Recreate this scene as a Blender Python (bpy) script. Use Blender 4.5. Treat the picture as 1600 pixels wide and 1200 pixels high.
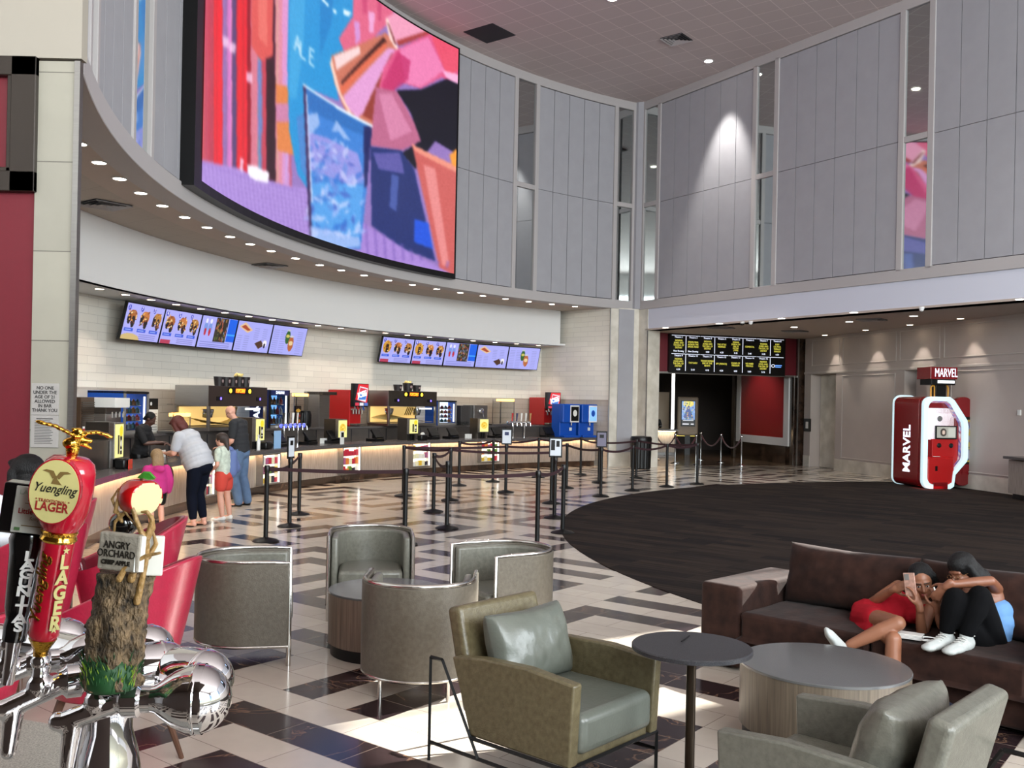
import bpy, math, random
import numpy as np
from mathutils import Vector, Matrix, noise as mnoise
for _o in list(bpy.data.objects): bpy.data.objects.remove(_o)
SC = bpy.context.scene; COL = SC.collection; PI = math.pi
random.seed(7)
# ------------------------------------------------------------------ camera
F = 1503.722; PIT = 0.000989; ROL = 0.020067; H = 1.93952; CX, CY = 772.108, 625.317
_u0 = Vector((0, -math.sin(PIT), math.cos(PIT))); FW = Vector((0, math.cos(PIT), math.sin(PIT)))
RI = math.cos(ROL)*Vector((1, 0, 0)) + math.sin(ROL)*_u0
UP = -math.sin(ROL)*Vector((1, 0, 0)) + math.cos(ROL)*_u0
cam = bpy.data.cameras.new('camera'); camo = bpy.data.objects.new('camera', cam); COL.objects.link(camo)
m3 = Matrix((RI, UP, -FW)).transposed(); camo.matrix_world = Matrix.Translation((0, 0, H)) @ m3.to_4x4()
cam.sensor_width = 36; cam.lens = F/1600*36; cam.shift_x = (800-CX)/1600; cam.shift_y = (CY-600)/1600
cam.clip_start = 0.05; cam.clip_end = 200
SC.camera = camo
# ------------------------------------------------------------------ colour management, world, light
SC.view_settings.view_transform = 'Standard'; SC.view_settings.look = 'None'
SC.view_settings.exposure = 0.35; SC.view_settings.gamma = 1.0; SC.view_settings.use_curve_mapping = False
cy = SC.cycles; cy.max_bounces = 6; cy.diffuse_bounces = 4; cy.glossy_bounces = 4; cy.transmission_bounces = 6
cy.transparent_max_bounces = 6; cy.caustics_reflective = False; cy.caustics_refractive = False
cy.sample_clamp_indirect = 4.0; cy.sample_clamp_direct = 0; cy.blur_glossy = 0.3
W = bpy.data.worlds.new('world'); SC.world = W; W.use_nodes = True
_bg = W.node_tree.nodes['Background']; _sky = W.node_tree.nodes.new('ShaderNodeTexSky')
_sky.sky_type = 'NISHITA'; _sky.sun_disc = False; _sky.sun_elevation = math.radians(38)
W.node_tree.links.new(_sky.outputs[0], _bg.inputs[0]); _bg.inputs[1].default_value = 0.25
def light(name, typ, loc, energy, col=(1, 1, 1), target=None, **kw):
    l = bpy.data.lights.new(name, typ); o = bpy.data.objects.new(name, l); COL.objects.link(o)
    l.energy = energy; l.color = col; o.location = loc
    for k, v in kw.items(): setattr(l, k, v)
    if target is not None: o.rotation_euler = (Vector(target)-Vector(loc)).to_track_quat('-Z', 'Y').to_euler()
    return o
SUND = Vector((-0.80, -0.53, -0.60)).normalized()
_s = light('sun', 'SUN', (20, 20, 15), 16.0, (1.0, 0.97, 0.90), target=Vector((20, 20, 15))+SUND, angle=0.009)
# daylight through the glazed front of the building (behind and to the right of the camera)
light('window_daylight', 'AREA', (6, -8.6, 6.6), 4600, (0.92, 0.97, 0.97), target=(6, 10, 8.0), shape='RECTANGLE', size=20, size_y=6)
light('window_daylight_side', 'AREA', (19.6, -1.5, 6.4), 2700, (0.90, 0.95, 0.98), target=(4, 8, 8.0), shape='RECTANGLE', size=9, size_y=7)
# ------------------------------------------------------------------ helpers
CCX, CCY = 13.06, 14.46                    # centre of the round lobby
def ray(x, y): return FW + RI*((x-CX)/F) - UP*((y-CY)/F)
def at_z(x, y, z=0.0):
    d = ray(x, y); t = (z-H)/d.z; return Vector((d.x*t, d.y*t, z))
def at_Y(x, y, Y):
    d = ray(x, y); t = Y/d.y; return Vector((d.x*t, Y, d.z*t+H))
def at_R(x, y, R):
    d = ray(x, y); a = d.x*d.x+d.y*d.y; b = -2*(d.x*CCX+d.y*CCY); c = CCX**2+CCY**2-R*R
    t = (-b+math.sqrt(b*b-4*a*c))/(2*a); p = Vector((d.x*t, d.y*t, d.z*t+H))
    return p, math.degrees(math.atan2(p.y-CCY, p.x-CCX)) % 360
def at_P(x, y, o, n):                      # ray against the vertical plane through o with normal n
    d = ray(x, y); c = Vector((0, 0, H)); t = (Vector(o)-c).dot(Vector(n))/d.dot(Vector(n)); return c+d*t
def pol(R, phi, z=0.0):
    p = math.radians(phi); return Vector((CCX+R*math.cos(p), CCY+R*math.sin(p), z))
def lin(c): return tuple(((v/255.0)/12.92 if v/255.0 <= 0.04045 else ((v/255.0+0.055)/1.055)**2.4) for v in c)
def M(name, col, rough=0.5, metal=0.0, var=0.0, vs=8.0, bump=0.0, bs=60.0, emit=0.0, spec=0.5, stretch=None, coat=0.0, trans=0.0, col2=None, sheen=0.0, alpha=1.0):
    m = bpy.data.materials.new(name); m.use_nodes = True; nt = m.node_tree; b = nt.nodes['Principled BSDF']
    L = nt.links.new; c = (*lin(col), 1)
    b.inputs['Base Color'].default_value = c; b.inputs['Roughness'].default_value = rough; b.inputs['Metallic'].default_value = metal
    b.inputs['Specular IOR Level'].default_value = spec; b.inputs['Coat Weight'].default_value = coat; b.inputs['Coat Roughness'].default_value = 0.15
    b.inputs['Transmission Weight'].default_value = trans; b.inputs['Sheen Weight'].default_value = sheen; b.inputs['Alpha'].default_value = alpha
    if emit: b.inputs['Emission Color'].default_value = c; b.inputs['Emission Strength'].default_value = emit
    if var or bump or col2:
        tc = nt.nodes.new('ShaderNodeTexCoord'); mp = nt.nodes.new('ShaderNodeMapping'); L(tc.outputs['Object'], mp.inputs[0])
        if stretch: mp.inputs['Scale'].default_value = stretch
    if var or col2:
        n = nt.nodes.new('ShaderNodeTexNoise'); n.inputs['Scale'].default_value = vs; n.inputs['Detail'].default_value = 6; L(mp.outputs[0], n.inputs[0])
        r = nt.nodes.new('ShaderNodeValToRGB'); r.color_ramp.elements[0].position = 0.3; r.color_ramp.elements[1].position = 0.7
        k1, k2 = 1-var, 1+var; c2 = (*lin(col2), 1) if col2 else c
        r.color_ramp.elements[0].color = (c[0]*k1, c[1]*k1, c[2]*k1, 1); r.color_ramp.elements[1].color = (min(1, c2[0]*k2), min(1, c2[1]*k2), min(1, c2[2]*k2), 1)
        L(n.outputs[0], r.inputs[0]); L(r.outputs[0], b.inputs['Base Color'])
    if bump:
        n2 = nt.nodes.new('ShaderNodeTexNoise'); n2.inputs['Scale'].default_value = bs; n2.inputs['Detail'].default_value = 3; L(mp.outputs[0], n2.inputs[0])
        bp = nt.nodes.new('ShaderNodeBump'); bp.inputs['Strength'].default_value = bump; bp.inputs['Distance'].default_value = 0.01
        L(n2.outputs[0], bp.inputs['Height']); L(bp.outputs[0], b.inputs['Normal'])
    return m
def brickmat(name, c1, c2, mortar, bw, bh, ms, rough=0.4, coord='UV', off=0.5, bump=0.2, vein=0.0, spec=0.5, noisev=0.0, vcol=(150, 116, 92), rot=0.0):
    m = bpy.data.materials.new(name); m.use_nodes = True; nt = m.node_tree; b = nt.nodes['Principled BSDF']; L = nt.links.new
    tc = nt.nodes.new('ShaderNodeTexCoord'); br = nt.nodes.new('ShaderNodeTexBrick'); L(tc.outputs[coord], br.inputs['Vector'])
    br.offset = off; br.inputs['Scale'].default_value = 1.0; br.inputs['Brick Width'].default_value = bw; br.inputs['Row Height'].default_value = bh
    br.inputs['Mortar Size'].default_value = ms; br.inputs['Mortar Smooth'].default_value = 0.1
    for k, c in (('Color1', c1), ('Color2', c2), ('Mortar', mortar)): br.inputs[k].default_value = (*lin(c), 1)
    out = br.outputs['Color']
    if vein:
        n = nt.nodes.new('ShaderNodeTexNoise'); n.inputs['Scale'].default_value = 0.55; n.inputs['Detail'].default_value = 7; n.inputs['Distortion'].default_value = 1.2; L(tc.outputs[coord], n.inputs[0])
        r = nt.nodes.new('ShaderNodeValToRGB'); e = r.color_ramp.elements; e[0].position = 0.487; e[0].color = (0, 0, 0, 1); e[1].position = 0.5; e[1].color = (1, 1, 1, 1)
        e2 = r.color_ramp.elements.new(0.513); e2.color = (0, 0, 0, 1); L(n.outputs[0], r.inputs[0])
        mu = nt.nodes.new('ShaderNodeMath'); mu.operation = 'MULTIPLY'; mu.inputs[1].default_value = vein; L(r.outputs[0], mu.inputs[0])
        mx = nt.nodes.new('ShaderNodeMix'); mx.data_type = 'RGBA'; L(mu.outputs[0], mx.inputs[0]); L(out, mx.inputs[6]); mx.inputs[7].default_value = (*lin(vcol), 1); out = mx.outputs[2]
    if noisev:
        n = nt.nodes.new('ShaderNodeTexNoise'); n.inputs['Scale'].default_value = 2.2; n.inputs['Detail'].default_value = 6; L(tc.outputs[coord], n.inputs[0])
        mr = nt.nodes.new('ShaderNodeMapRange'); mr.inputs[3].default_value = 1-noisev; mr.inputs[4].default_value = 1+noisev; L(n.outputs[0], mr.inputs[0])
        mx = nt.nodes.new('ShaderNodeMix'); mx.data_type = 'RGBA'; mx.blend_type = 'MULTIPLY'; mx.inputs[0].default_value = 1; L(out, mx.inputs[6]); L(mr.outputs[0], mx.inputs[7]); out = mx.outputs[2]
    L(out, b.inputs['Base Color']); b.inputs['Roughness'].default_value = rough; b.inputs['Specular IOR Level'].default_value = spec
    bp = nt.nodes.new('ShaderNodeBump'); bp.inputs['Strength'].default_value = bump; bp.inputs['Distance'].default_value = 0.003; bp.invert = True
    L(br.outputs['Fac'], bp.inputs['Height']); L(bp.outputs[0], b.inputs['Normal'])
    return m
def attrmat(name, emit=1.0, rough=0.3):
    m = bpy.data.materials.new(name); m.use_nodes = True; nt = m.node_tree; b = nt.nodes['Principled BSDF']
    a = nt.nodes.new('ShaderNodeAttribute'); a.attribute_name = 'Col'; b.inputs['Roughness'].default_value = rough
    if emit:
        nt.links.new(a.outputs[0], b.inputs['Emission Color']); b.inputs['Emission Strength'].default_value = emit; b.inputs['Base Color'].default_value = (0.01, 0.01, 0.01, 1)
    else: nt.links.new(a.outputs[0], b.inputs['Base Color'])
    return m
class MB:
    def __init__(s): s.v = []; s.f = []; s.m = []; s.uv = None; s.T = None; s.mi = 0
    def add(s, vs, fs, mi=None):
        o = len(s.v); T = s.T
        s.v += [tuple(T @ Vector(v)) if T is not None else tuple(v) for v in vs]
        s.f += [tuple(i+o for i in f) for f in fs]; s.m += [s.mi if mi is None else mi]*len(fs); return s
    def box(s, c, d, rz=0.0, mi=None, rx=0.0, ry=0.0):
        R = Matrix.Rotation(rz, 3, 'Z') @ Matrix.Rotation(ry, 3, 'Y') @ Matrix.Rotation(rx, 3, 'X'); c = Vector(c)
        vs = [c + R @ Vector((x*d[0]/2, y*d[1]/2, z*d[2]/2)) for z in (-1, 1) for y in (-1, 1) for x in (-1, 1)]
        return s.add(vs, [(0, 2, 3, 1), (4, 5, 7, 6), (0, 1, 5, 4), (2, 6, 7, 3), (0, 4, 6, 2), (1, 3, 7, 5)], mi)
    def bb(s, x0, x1, y0, y1, z0, z1, mi=None): return s.box(((x0+x1)/2, (y0+y1)/2, (z0+z1)/2), (abs(x1-x0), abs(y1-y0), abs(z1-z0)), mi=mi)
    def cyl(s, p0, p1, r0, r1=None, n=16, mi=None, cap=True):
        r1 = r0 if r1 is None else r1; p0 = Vector(p0); p1 = Vector(p1); d = (p1-p0).normalized()
        a = d.orthogonal().normalized(); b = d.cross(a); vs = []; fs = []
        for p, r in ((p0, r0), (p1, r1)):
            for i in range(n): t = 2*PI*i/n; vs.append(p + a*(r*math.cos(t)) + b*(r*math.sin(t)))
        for i in range(n): j = (i+1) % n; fs.append((i, j, n+j, n+i))
        if cap: fs.append(tuple(range(n-1, -1, -1))); fs.append(tuple(range(n, 2*n)))
        return s.add(vs, fs, mi)
    def lathe(s, c, prof, n=24, mi=None, axis=None):
        c = Vector(c); vs = []; fs = []; Q = Vector((0, 0, 1)).rotation_difference(Vector(axis).normalized()) if axis is not None else None
        for r, z in prof:
            for i in range(n):
                t = 2*PI*i/n; v = Vector((r*math.cos(t), r*math.sin(t), z)); v = Q @ v if Q else v; vs.append(c+v)
        for k in range(len(prof)-1):
            for i in range(n): j = (i+1) % n; fs.append((k*n+i, k*n+j, (k+1)*n+j, (k+1)*n+i))
        if prof[0][0] > 1e-6: fs.append(tuple(range(n-1, -1, -1)))
        if prof[-1][0] > 1e-6: fs.append(tuple((len(prof)-1)*n+i for i in range(n)))
        return s.add(vs, fs, mi)
    def tube(s, path, r, n=8, mi=None, closed=False, flat=None):
        P = [Vector(p) for p in path]; N = len(P); vs = []; fs = []; up = None
        for k in range(N):
            a = P[(k-1) % N] if (closed or k > 0) else P[k]; b = P[(k+1) % N] if (closed or k < N-1) else P[k]
            d = (b-a).normalized() if (b-a).length > 1e-9 else Vector((0, 0, 1))
            if up is None: up = Vector((0, 0, 1)) if abs(d.z) < 0.9 else Vector((1, 0, 0))
            x = d.cross(up)
            if x.length < 1e-5: x = d.orthogonal()
            x.normalize(); y = x.cross(d).normalized(); up = y
            rr = r[k] if isinstance(r, (list, tuple)) else r; rx, ry = (rr, rr) if flat is None else flat
            for i in range(n): t = 2*PI*i/n; vs.append(P[k] + x*(rx*math.cos(t)) + y*(ry*math.sin(t)))
        for k in range(N if closed else N-1):
            for i in range(n): j = (i+1) % n; k2 = (k+1) % N; fs.append((k*n+i, k*n+j, k2*n+j, k2*n+i))
        if not closed: fs.append(tuple(range(n-1, -1, -1))); fs.append(tuple((N-1)*n+i for i in range(n)))
        return s.add(vs, fs, mi)
    def prism(s, poly, z0, z1, mi=None):   # counter-clockwise outline in XY
        n = len(poly); vs = [(x, y, z0) for x, y in poly] + [(x, y, z1) for x, y in poly]
        fs = [tuple(range(n-1, -1, -1)), tuple(range(n, 2*n))] + [(i, (i+1) % n, n+(i+1) % n, n+i) for i in range(n)]
        return s.add(vs, fs, mi)
    def slab(s, poly, o, ax, ay, th, mi=None):   # outline in the plane (ax, ay) through o, extruded th along ax x ay
        o = Vector(o); ax = Vector(ax); ay = Vector(ay); nn = ax.cross(ay).normalized()*th; n = len(poly)
        vs = [o+ax*x+ay*y for x, y in poly]; vs += [v+nn for v in vs]
        fs = [tuple(range(n-1, -1, -1)), tuple(range(n, 2*n))] + [(i, (i+1) % n, n+(i+1) % n, n+i) for i in range(n)]
        return s.add(vs, fs, mi)
    def arc(s, R0, R1, f0, f1, z0, z1, n=None, mi=None, c=(CCX, CCY)):   # block bent about c, radii R0<R1, degrees
        n = n or max(1, int(abs(f1-f0)/1.5)+1); vs = []; fs = []
        for i in range(n+1):
            t = math.radians(f0+(f1-f0)*i/n); cc, ss = math.cos(t), math.sin(t)
            for R, z in ((R0, z0), (R1, z0), (R1, z1), (R0, z1)): vs.append((c[0]+R*cc, c[1]+R*ss, z))
        for i in range(n):
            a = i*4; b = a+4
            for k in range(4): fs.append((a+k, b+k, b+(k+1) % 4, a+(k+1) % 4))
        fs.append((0, 1, 2, 3)); fs.append((n*4+3, n*4+2, n*4+1, n*4)); return s.add(vs, fs, mi)
    def ell(s, c, r, Rm=None, n=16, mi=None):
        c = Vector(c); r = (r, r, r) if not hasattr(r, '__len__') else r; vs = []; fs = []; m = n//2
        for k in range(m+1):
            a = PI*k/m
            for i in range(n):
                t = 2*PI*i/n; v = Vector((r[0]*math.sin(a)*math.cos(t), r[1]*math.sin(a)*math.sin(t), r[2]*math.cos(a)))
                vs.append(c + (Rm @ v if Rm is not None else v))
        for k in range(m):
            for i in range(n): j = (i+1) % n; fs.append((k*n+i, (k+1)*n+i, (k+1)*n+j, k*n+j))
        return s.add(vs, fs, mi)
    def cap(s, p0, p1, r0, r1, n=14, mi=None):   # tapered capsule
        p0 = Vector(p0); p1 = Vector(p1); L = (p1-p0).length
        if L < 1e-6: return s.ell(p0, r0)
        pr = [(r0*math.cos(a), -r0*math.sin(a)) for a in (PI/2, PI/3, PI/6)] + [(r0, 0), (r1, L)] + [(r1*math.cos(a), L+r1*math.sin(a)) for a in (PI/6, PI/3, PI/2)]
        pr = [(max(r, 1e-4), z) for r, z in pr]
        return s.lathe(p0, pr, n, mi, axis=p1-p0)
    def build(s, name, mats, parent=None, smooth=None, bevel=0.0, seg=2, sub=0, remesh=0.0, sm=0, loc=None, rot=None):
        me = bpy.data.meshes.new(name); me.from_pydata(s.v, [], s.f)
        if not isinstance(mats, (list, tuple)): mats = [mats]
        for m in mats: me.materials.append(m)
        if len(mats) > 1: me.polygons.foreach_set('material_index', s.m)
        if s.uv is not None:
            l = me.uv_layers.new(name='UVMap'); vi = np.empty(len(me.loops), 'i'); me.loops.foreach_get('vertex_index', vi)
            l.data.foreach_set('uv', np.asarray(s.uv, 'f')[vi].ravel())
        me.update(); o = bpy.data.objects.new(name, me); COL.objects.link(o)
        if parent is not None: o.parent = parent
        if loc is not None: o.location = loc
        if rot is not None: o.rotation_euler = rot
        if remesh:
            r = o.modifiers.new('r', 'REMESH'); r.mode = 'VOXEL'; r.voxel_size = remesh; r.use_smooth_shade = True
            if sm: k = o.modifiers.new('s', 'SMOOTH'); k.iterations = sm; k.factor = 0.5
        if bevel: b = o.modifiers.new('b', 'BEVEL'); b.width = bevel; b.segments = seg; b.limit_method = 'ANGLE'; b.angle_limit = 0.6; b.harden_normals = False
        if sub: b = o.modifiers.new('u', 'SUBSURF'); b.levels = sub; b.render_levels = sub
        if smooth is None: smooth = bool(sub)
        if smooth is True: me.polygons.foreach_set('use_smooth', [True]*len(me.polygons))
        elif smooth:                                     # angle in degrees
            me.polygons.foreach_set('use_smooth', [True]*len(me.polygons))
            try: me.set_sharp_from_angle(angle=math.radians(smooth))
            except Exception: pass
        return o
def tag(o, label=None, cat=None, group=None, kind=None):
    for k, v in (('label', label), ('category', cat), ('group', group), ('kind', kind)):
        if v: o[k] = v
    return o
def thing(name, label, cat, loc=(0, 0, 0), rz=0.0, group=None):
    o = bpy.data.objects.new(name, None); COL.objects.link(o); o.location = loc; o.rotation_euler = (0, 0, rz); o.empty_display_size = 0.1
    return tag(o, label, cat, group)
def kids(o): return [c for c in bpy.data.objects if c.parent == o]
def dup(root, loc, rz=0.0, label=None, group=None, sc=None):
    def rec(o, par):
        c = o.copy(); COL.objects.link(c)
        if par is not None: c.parent = par
        for ch in KID.get(o.name, []): rec(ch, c)
        return c
    KID = {}
    for c in bpy.data.objects:
        if c.parent: KID.setdefault(c.parent.name, []).append(c)
    r = rec(root, None); r.location = loc; r.rotation_euler = (0, 0, rz)
    if label: r['label'] = label
    if group: r['group'] = group
    if sc: r.scale = (sc, sc, sc)
    return r
def text(name, body, size, m, parent=None, loc=(0, 0, 0), rot=(PI/2, 0, 0), ext=0.002, align='CENTER', bold=0.0, sx=1.0, shear=0.0, valign='CENTER'):
    c = bpy.data.curves.new(name, 'FONT'); c.body = body; c.size = size; c.extrude = ext; c.align_x = align; c.align_y = valign; c.offset = bold; c.shear = shear
    c.resolution_u = 3; c.space_line = 0.95
    c.materials.append(m); o = bpy.data.objects.new(name, c); COL.objects.link(o); o.parent = parent; o.location = loc; o.rotation_euler = rot; o.scale = (sx, 1, 1)
    return o
class Pic:                                   # small raster painted in code and carried by a mesh as a colour attribute
    def __init__(s, w, h, bg=(0, 0, 0)): s.w, s.h = w, h; s.a = np.zeros((h, w, 3)); s.a[:] = bg; s.Y, s.X = np.mgrid[0:h, 0:w]; s.X = (s.X+.5)/w; s.Y = 1-(s.Y+.5)/h
    def put(s, m, c, al=1.0): s.a[m] = s.a[m]*(1-al)+np.array(c, float)*al; return s
    def rect(s, x0, y0, x1, y1, c, al=1.0): return s.put((s.X >= x0) & (s.X <= x1) & (s.Y >= y0) & (s.Y <= y1), c, al)
    def el(s, x, y, rx, ry, c, al=1.0): return s.put(((s.X-x)/rx)**2+((s.Y-y)/ry)**2 <= 1, c, al)
    def poly(s, P, c, al=1.0):
        ins = np.zeros(s.X.shape, bool); n = len(P)
        for i in range(n):
            x0, y0 = P[i]; x1, y1 = P[(i+1) % n]
            if y0 == y1: continue
            k = ((y0 > s.Y) != (y1 > s.Y)) & (s.X < (x1-x0)*(s.Y-y0)/(y1-y0)+x0); ins ^= k
        return s.put(ins, c, al)
    def line(s, P, wd, c, al=1.0, asp=1.0):
        for (x0, y0), (x1, y1) in zip(P[:-1], P[1:]):
            dx, dy = (x1-x0)*asp, y1-y0; L = dx*dx+dy*dy+1e-12; t = np.clip((((s.X-x0)*asp)*dx+(s.Y-y0)*dy)/L, 0, 1)
            s.put(np.hypot((s.X-x0)*asp-t*dx, (s.Y-y0)-t*dy) < wd, c, al)
        return s
    def blur(s, k):
        for _ in range(k):
            p = np.pad(s.a, ((1, 1), (1, 1), (0, 0)), 'edge'); s.a = (p[1:-1, 1:-1]*2+p[:-2, 1:-1]+p[2:, 1:-1]+p[1:-1, :-2]+p[1:-1, 2:])/6
        return s
    def seg(s, ch, x, y, w, h, c, wd=0.02, asp=1.0):     # simple stroke characters
        D = {'1': [[(.3, .8), (.55, 1), (.55, 0)]], '2': [[(.1, .85), (.5, 1), (.9, .75), (.1, 0), (.9, 0)]], '3': [[(.1, 1), (.9, 1), (.4, .6), (.9, .35), (.5, 0), (.1, .1)]],
             '4': [[(.7, 0), (.7, 1), (.1, .35), (.95, .35)]], '5': [[(.9, 1), (.2, 1), (.15, .6), (.8, .55), (.8, .1), (.1, 0)]], '6': [[(.8, 1), (.2, .5), (.2, .05), (.8, .05), (.8, .45), (.2, .45)]],
             'A': [[(0, 0), (.5, 1), (1, 0)], [(.2, .4), (.8, .4)]], 'L': [[(.1, 1), (.1, 0), (.9, 0)]], 'E': [[(.9, 1), (.1, 1), (.1, 0), (.9, 0)], [(.1, .5), (.7, .5)]],
             'I': [[(.5, 1), (.5, 0)]], 'C': [[(.9, .9), (.3, 1), (.05, .5), (.3, 0), (.9, .1)]]}
        for st in D.get(ch, []): s.line([(x+a*w, y+b*h) for a, b in st], wd, c, asp=asp)
        return s
    def mesh(s, name, fn, mat, parent=None, loc=None, rot=None):
        w, h = s.w, s.h; P = [fn(i/(w-1), 1-j/(h-1)) for j in range(h) for i in range(w)]
        me = bpy.data.meshes.new(name); I = np.arange(w*h).reshape(h, w)
        q = np.stack([I[1:, :-1], I[1:, 1:], I[:-1, 1:], I[:-1, :-1]], -1).reshape(-1, 4)
        me.from_pydata([tuple(p) for p in P], [], q.tolist()); me.materials.append(mat)
        at = me.color_attributes.new('Col', 'FLOAT_COLOR', 'POINT'); L = np.clip(s.a/255.0, 0, 1); L = np.where(L <= .04045, L/12.92, ((L+.055)/1.055)**2.4)
        buf = np.ones((w*h, 4), 'f'); buf[:, :3] = L.reshape(-1, 3); at.data.foreach_set('color', buf.ravel())
        o = bpy.data.objects.new(name, me); COL.objects.link(o)
        if parent is not None: o.parent = parent
        if loc is not None: o.location = loc
        if rot is not None: o.rotation_euler = rot
        return o
def flat(w, h, y=0.0, x0=None, z0=None): 
    x0 = -w/2 if x0 is None else x0; z0 = -h/2 if z0 is None else z0
    return lambda u, v: (x0+u*w, y, z0+v*h)
def rrect(w, h, r, n=5, cx=0, cy=0):
    P = []
    for sx, sy, a0 in ((1, -1, -90), (1, 1, 0), (-1, 1, 90), (-1, -1, 180)):
        for i in range(n+1): a = math.radians(a0+90*i/n); P.append((cx+sx*(w/2-r)+r*math.cos(a), cy+sy*(h/2-r)+r*math.sin(a)))
    return P
# ------------------------------------------------------------------ common materials
m_panel = M('fabric_panel_grey', (160, 160, 166), 0.85, var=0.03, vs=3, bump=0.15, bs=400)
m_gap = M('dark_joint', (40, 40, 46), 0.9)
m_trim = M('painted_trim', (176, 172, 172), 0.6)
m_white = M('white_paint', (222, 222, 222), 0.6)
m_beam = M('pale_beam_paint', (206, 209, 222), 0.6)
m_mirror = M('mirror', (205, 212, 212), 0.03, 1.0)
m_gyp = M('warm_ceiling_paint', (184, 170, 160), 0.8)
m_black = M('black_plastic', (7, 7, 8), 0.35, spec=.35)
m_blackm = M('black_powder_coat', (8, 8, 8), 0.45, 0.0, spec=.3)
m_chrome = M('chrome', (225, 225, 228), 0.04, 1.0)
m_steel = M('brushed_steel', (165, 162, 158), 0.32, 1.0, var=0.06, vs=3, stretch=(1, 1, 40))
m_dsteel = M('dark_steel', (92, 86, 80), 0.35, 0.9, var=0.1, vs=4)
m_lamp = M('lamp_diffuser', (255, 244, 225), 0.5, emit=14)
m_lampw = M('warm_lamp_diffuser', (255, 232, 200), 0.5, emit=14)
m_led = M('warm_led_strip', (255, 214, 160), 0.5, emit=10)
m_marb = M('beige_marble', (196, 190, 176), 0.35, var=0.10, vs=2.2, col2=(214, 209, 198))
m_dmarb = M('dark_marble', (34, 24, 20), 0.2, var=0.5, vs=3.5, col2=(62, 46, 36), coat=0.3)
m_wood = M('grey_wood_laminate', (128, 118, 108), 0.45, var=0.13, vs=7, stretch=(9, 9, 0.7))
m_top = M('dark_solid_worktop', (88, 84, 84), 0.22, var=0.1, vs=30)
m_red = M('red_wall_paint', (104, 14, 30), 0.55, var=0.03, vs=20)
m_white_tile = brickmat('white_wall_tile', (226, 222, 212), (218, 214, 204), (190, 186, 178), 0.62, 0.155, 0.004, 0.28, bump=0.5)
m_beige_tile = brickmat('beige_wall_tile', (176, 166, 154), (168, 158, 146), (140, 132, 122), 0.62, 0.155, 0.004, 0.28, bump=0.5)
scr = attrmat('screen_picture', 0.84)
scr_dim = attrmat('printed_picture', 0)
lbx = attrmat('backlit_picture', 0.95)
# ================================================================== FLOOR
TW = 0.3048; TH = 0.673319; GX, GY = -1.1262, 6.1846; cT, sT = math.cos(TH), math.sin(TH)
def ab2w(a, b): return (GX+TW*(a*cT+b*sT), GY+TW*(-a*sT+b*cT))
def w2ab(x, y): return (((x-GX)*cT-(y-GY)*sT)/TW, ((x-GX)*sT+(y-GY)*cT)/TW)
DK = set(); KN = set()
def _blk(a, b): return ((a+1)//5, b//5)
def strip(a0, a1, b0, b1):
    for a in range(a0, a1):
        for b in range(b0, b1): DK.add((a, b)); KN.add(_blk(a, b))
for s_ in [(-1,0,-6,-1),(-1,7,-2,-1),(1,2,-7,-3),(1,8,-4,-3),(-1,0,0,4),(1,2,0,4),(-4,-3,-2,2),(-6,-5,-3,1),(-5,-1,3,4),(6,7,0,4),(8,9,0,3),(8,9,3,4),(4,5,6,10),(4,8,6,7),(6,7,8,10),
    (-1,3,13,14),(-1,3,11,12),(-1,0,8,12),(-1,0,15,19),(-7,-3,16,17),(-4,-3,11,15),(-7,-3,14,15),(-7,-3,18,19),(-7,-6,21,25),(-12,-8,23,24),(-9,-8,20,24),(-14,-13,20,24),(-12,-11,18,22),
    (-15,-13,18,19),(-14,-13,15,19),(-12,-8,16,17),(-11,-10,7,15),(-9,-8,13,17),(-9,-5,13,14),(-9,-8,6,10),(-9,-5,6,7),(-9,-5,11,12),(-19,-15,23,24),(-19,-18,20,24),(-16,-15,20,24),
    (-21,-20,28,32),(-21,-17,28,29),(-21,-17,31,32),(-21,-17,26,27),(-16,-15,26,32),(-16,-12,26,27),(-21,-20,20,24),(-21,-20,15,19),(-21,-17,18,19),(-19,-18,15,18),(-24,-23,26,30),
    (-29,-28,26,30),(-29,-25,26,27),(-26,-25,26,30),(-27,-23,21,22),(-24,-23,18,22),(-27,-23,18,19),(-27,-23,23,24),(-32,-28,23,24),(-29,-28,20,24),(-36,-32,26,27),(-34,-33,28,32),(-34,-32,28,29),
    (-34,-32,31,32),(-31,-30,26,30),(-36,-32,33,34),(-36,-35,30,34),(-31,-30,31,35),(-31,-23,31,32),(-24,-23,31,35),(-29,-28,31,35),(-29,-25,34,35),(-27,-23,36,37),(-32,-28,36,37),(-29,-28,36,42),
    (-27,-26,38,42),(-27,-23,38,39),(-24,-23,38,42),(-27,-24,41,42),(-27,-23,43,44),(-21,-20,35,39),(-21,-17,33,34),(-21,-20,40,44),(-20,-16,38,39),(-20,-16,36,37),(-24,-23,46,50),(-26,-25,46,50),
    (-24,-23,51,54),(-21,-17,45,46),(-21,-20,48,51),(-26,-25,51,54),(-14,-13,8,12),(-14,-10,11,12),(-16,-12,13,14),(-16,-15,10,14),(-21,-17,13,14),(-21,-20,8,12),(-21,-18,11,12),(-24,-23,11,15),(-26,-23,16,17),
    (-26,-25,13,17),(-13,-12,3,7)]: strip(*s_)
rr = random.Random(11)
for i in range(-16, 10):
    for j in range(-8, 24):
        if (i, j) in KN: continue
        a, b = 5*i-1, 5*j
        if rr.random() < 0.5: cs = [(a, a+1, b, b+4), (a+2, a+3, b, b+4)]
        else: cs = [(a, a+4, b+1, b+2), (a, a+4, b+3, b+4)]
        for c in cs:
            for x in range(c[0], c[1]):
                for y in range(c[2], c[3]): DK.add((x, y))
fl = MB(); uv = []
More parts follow.
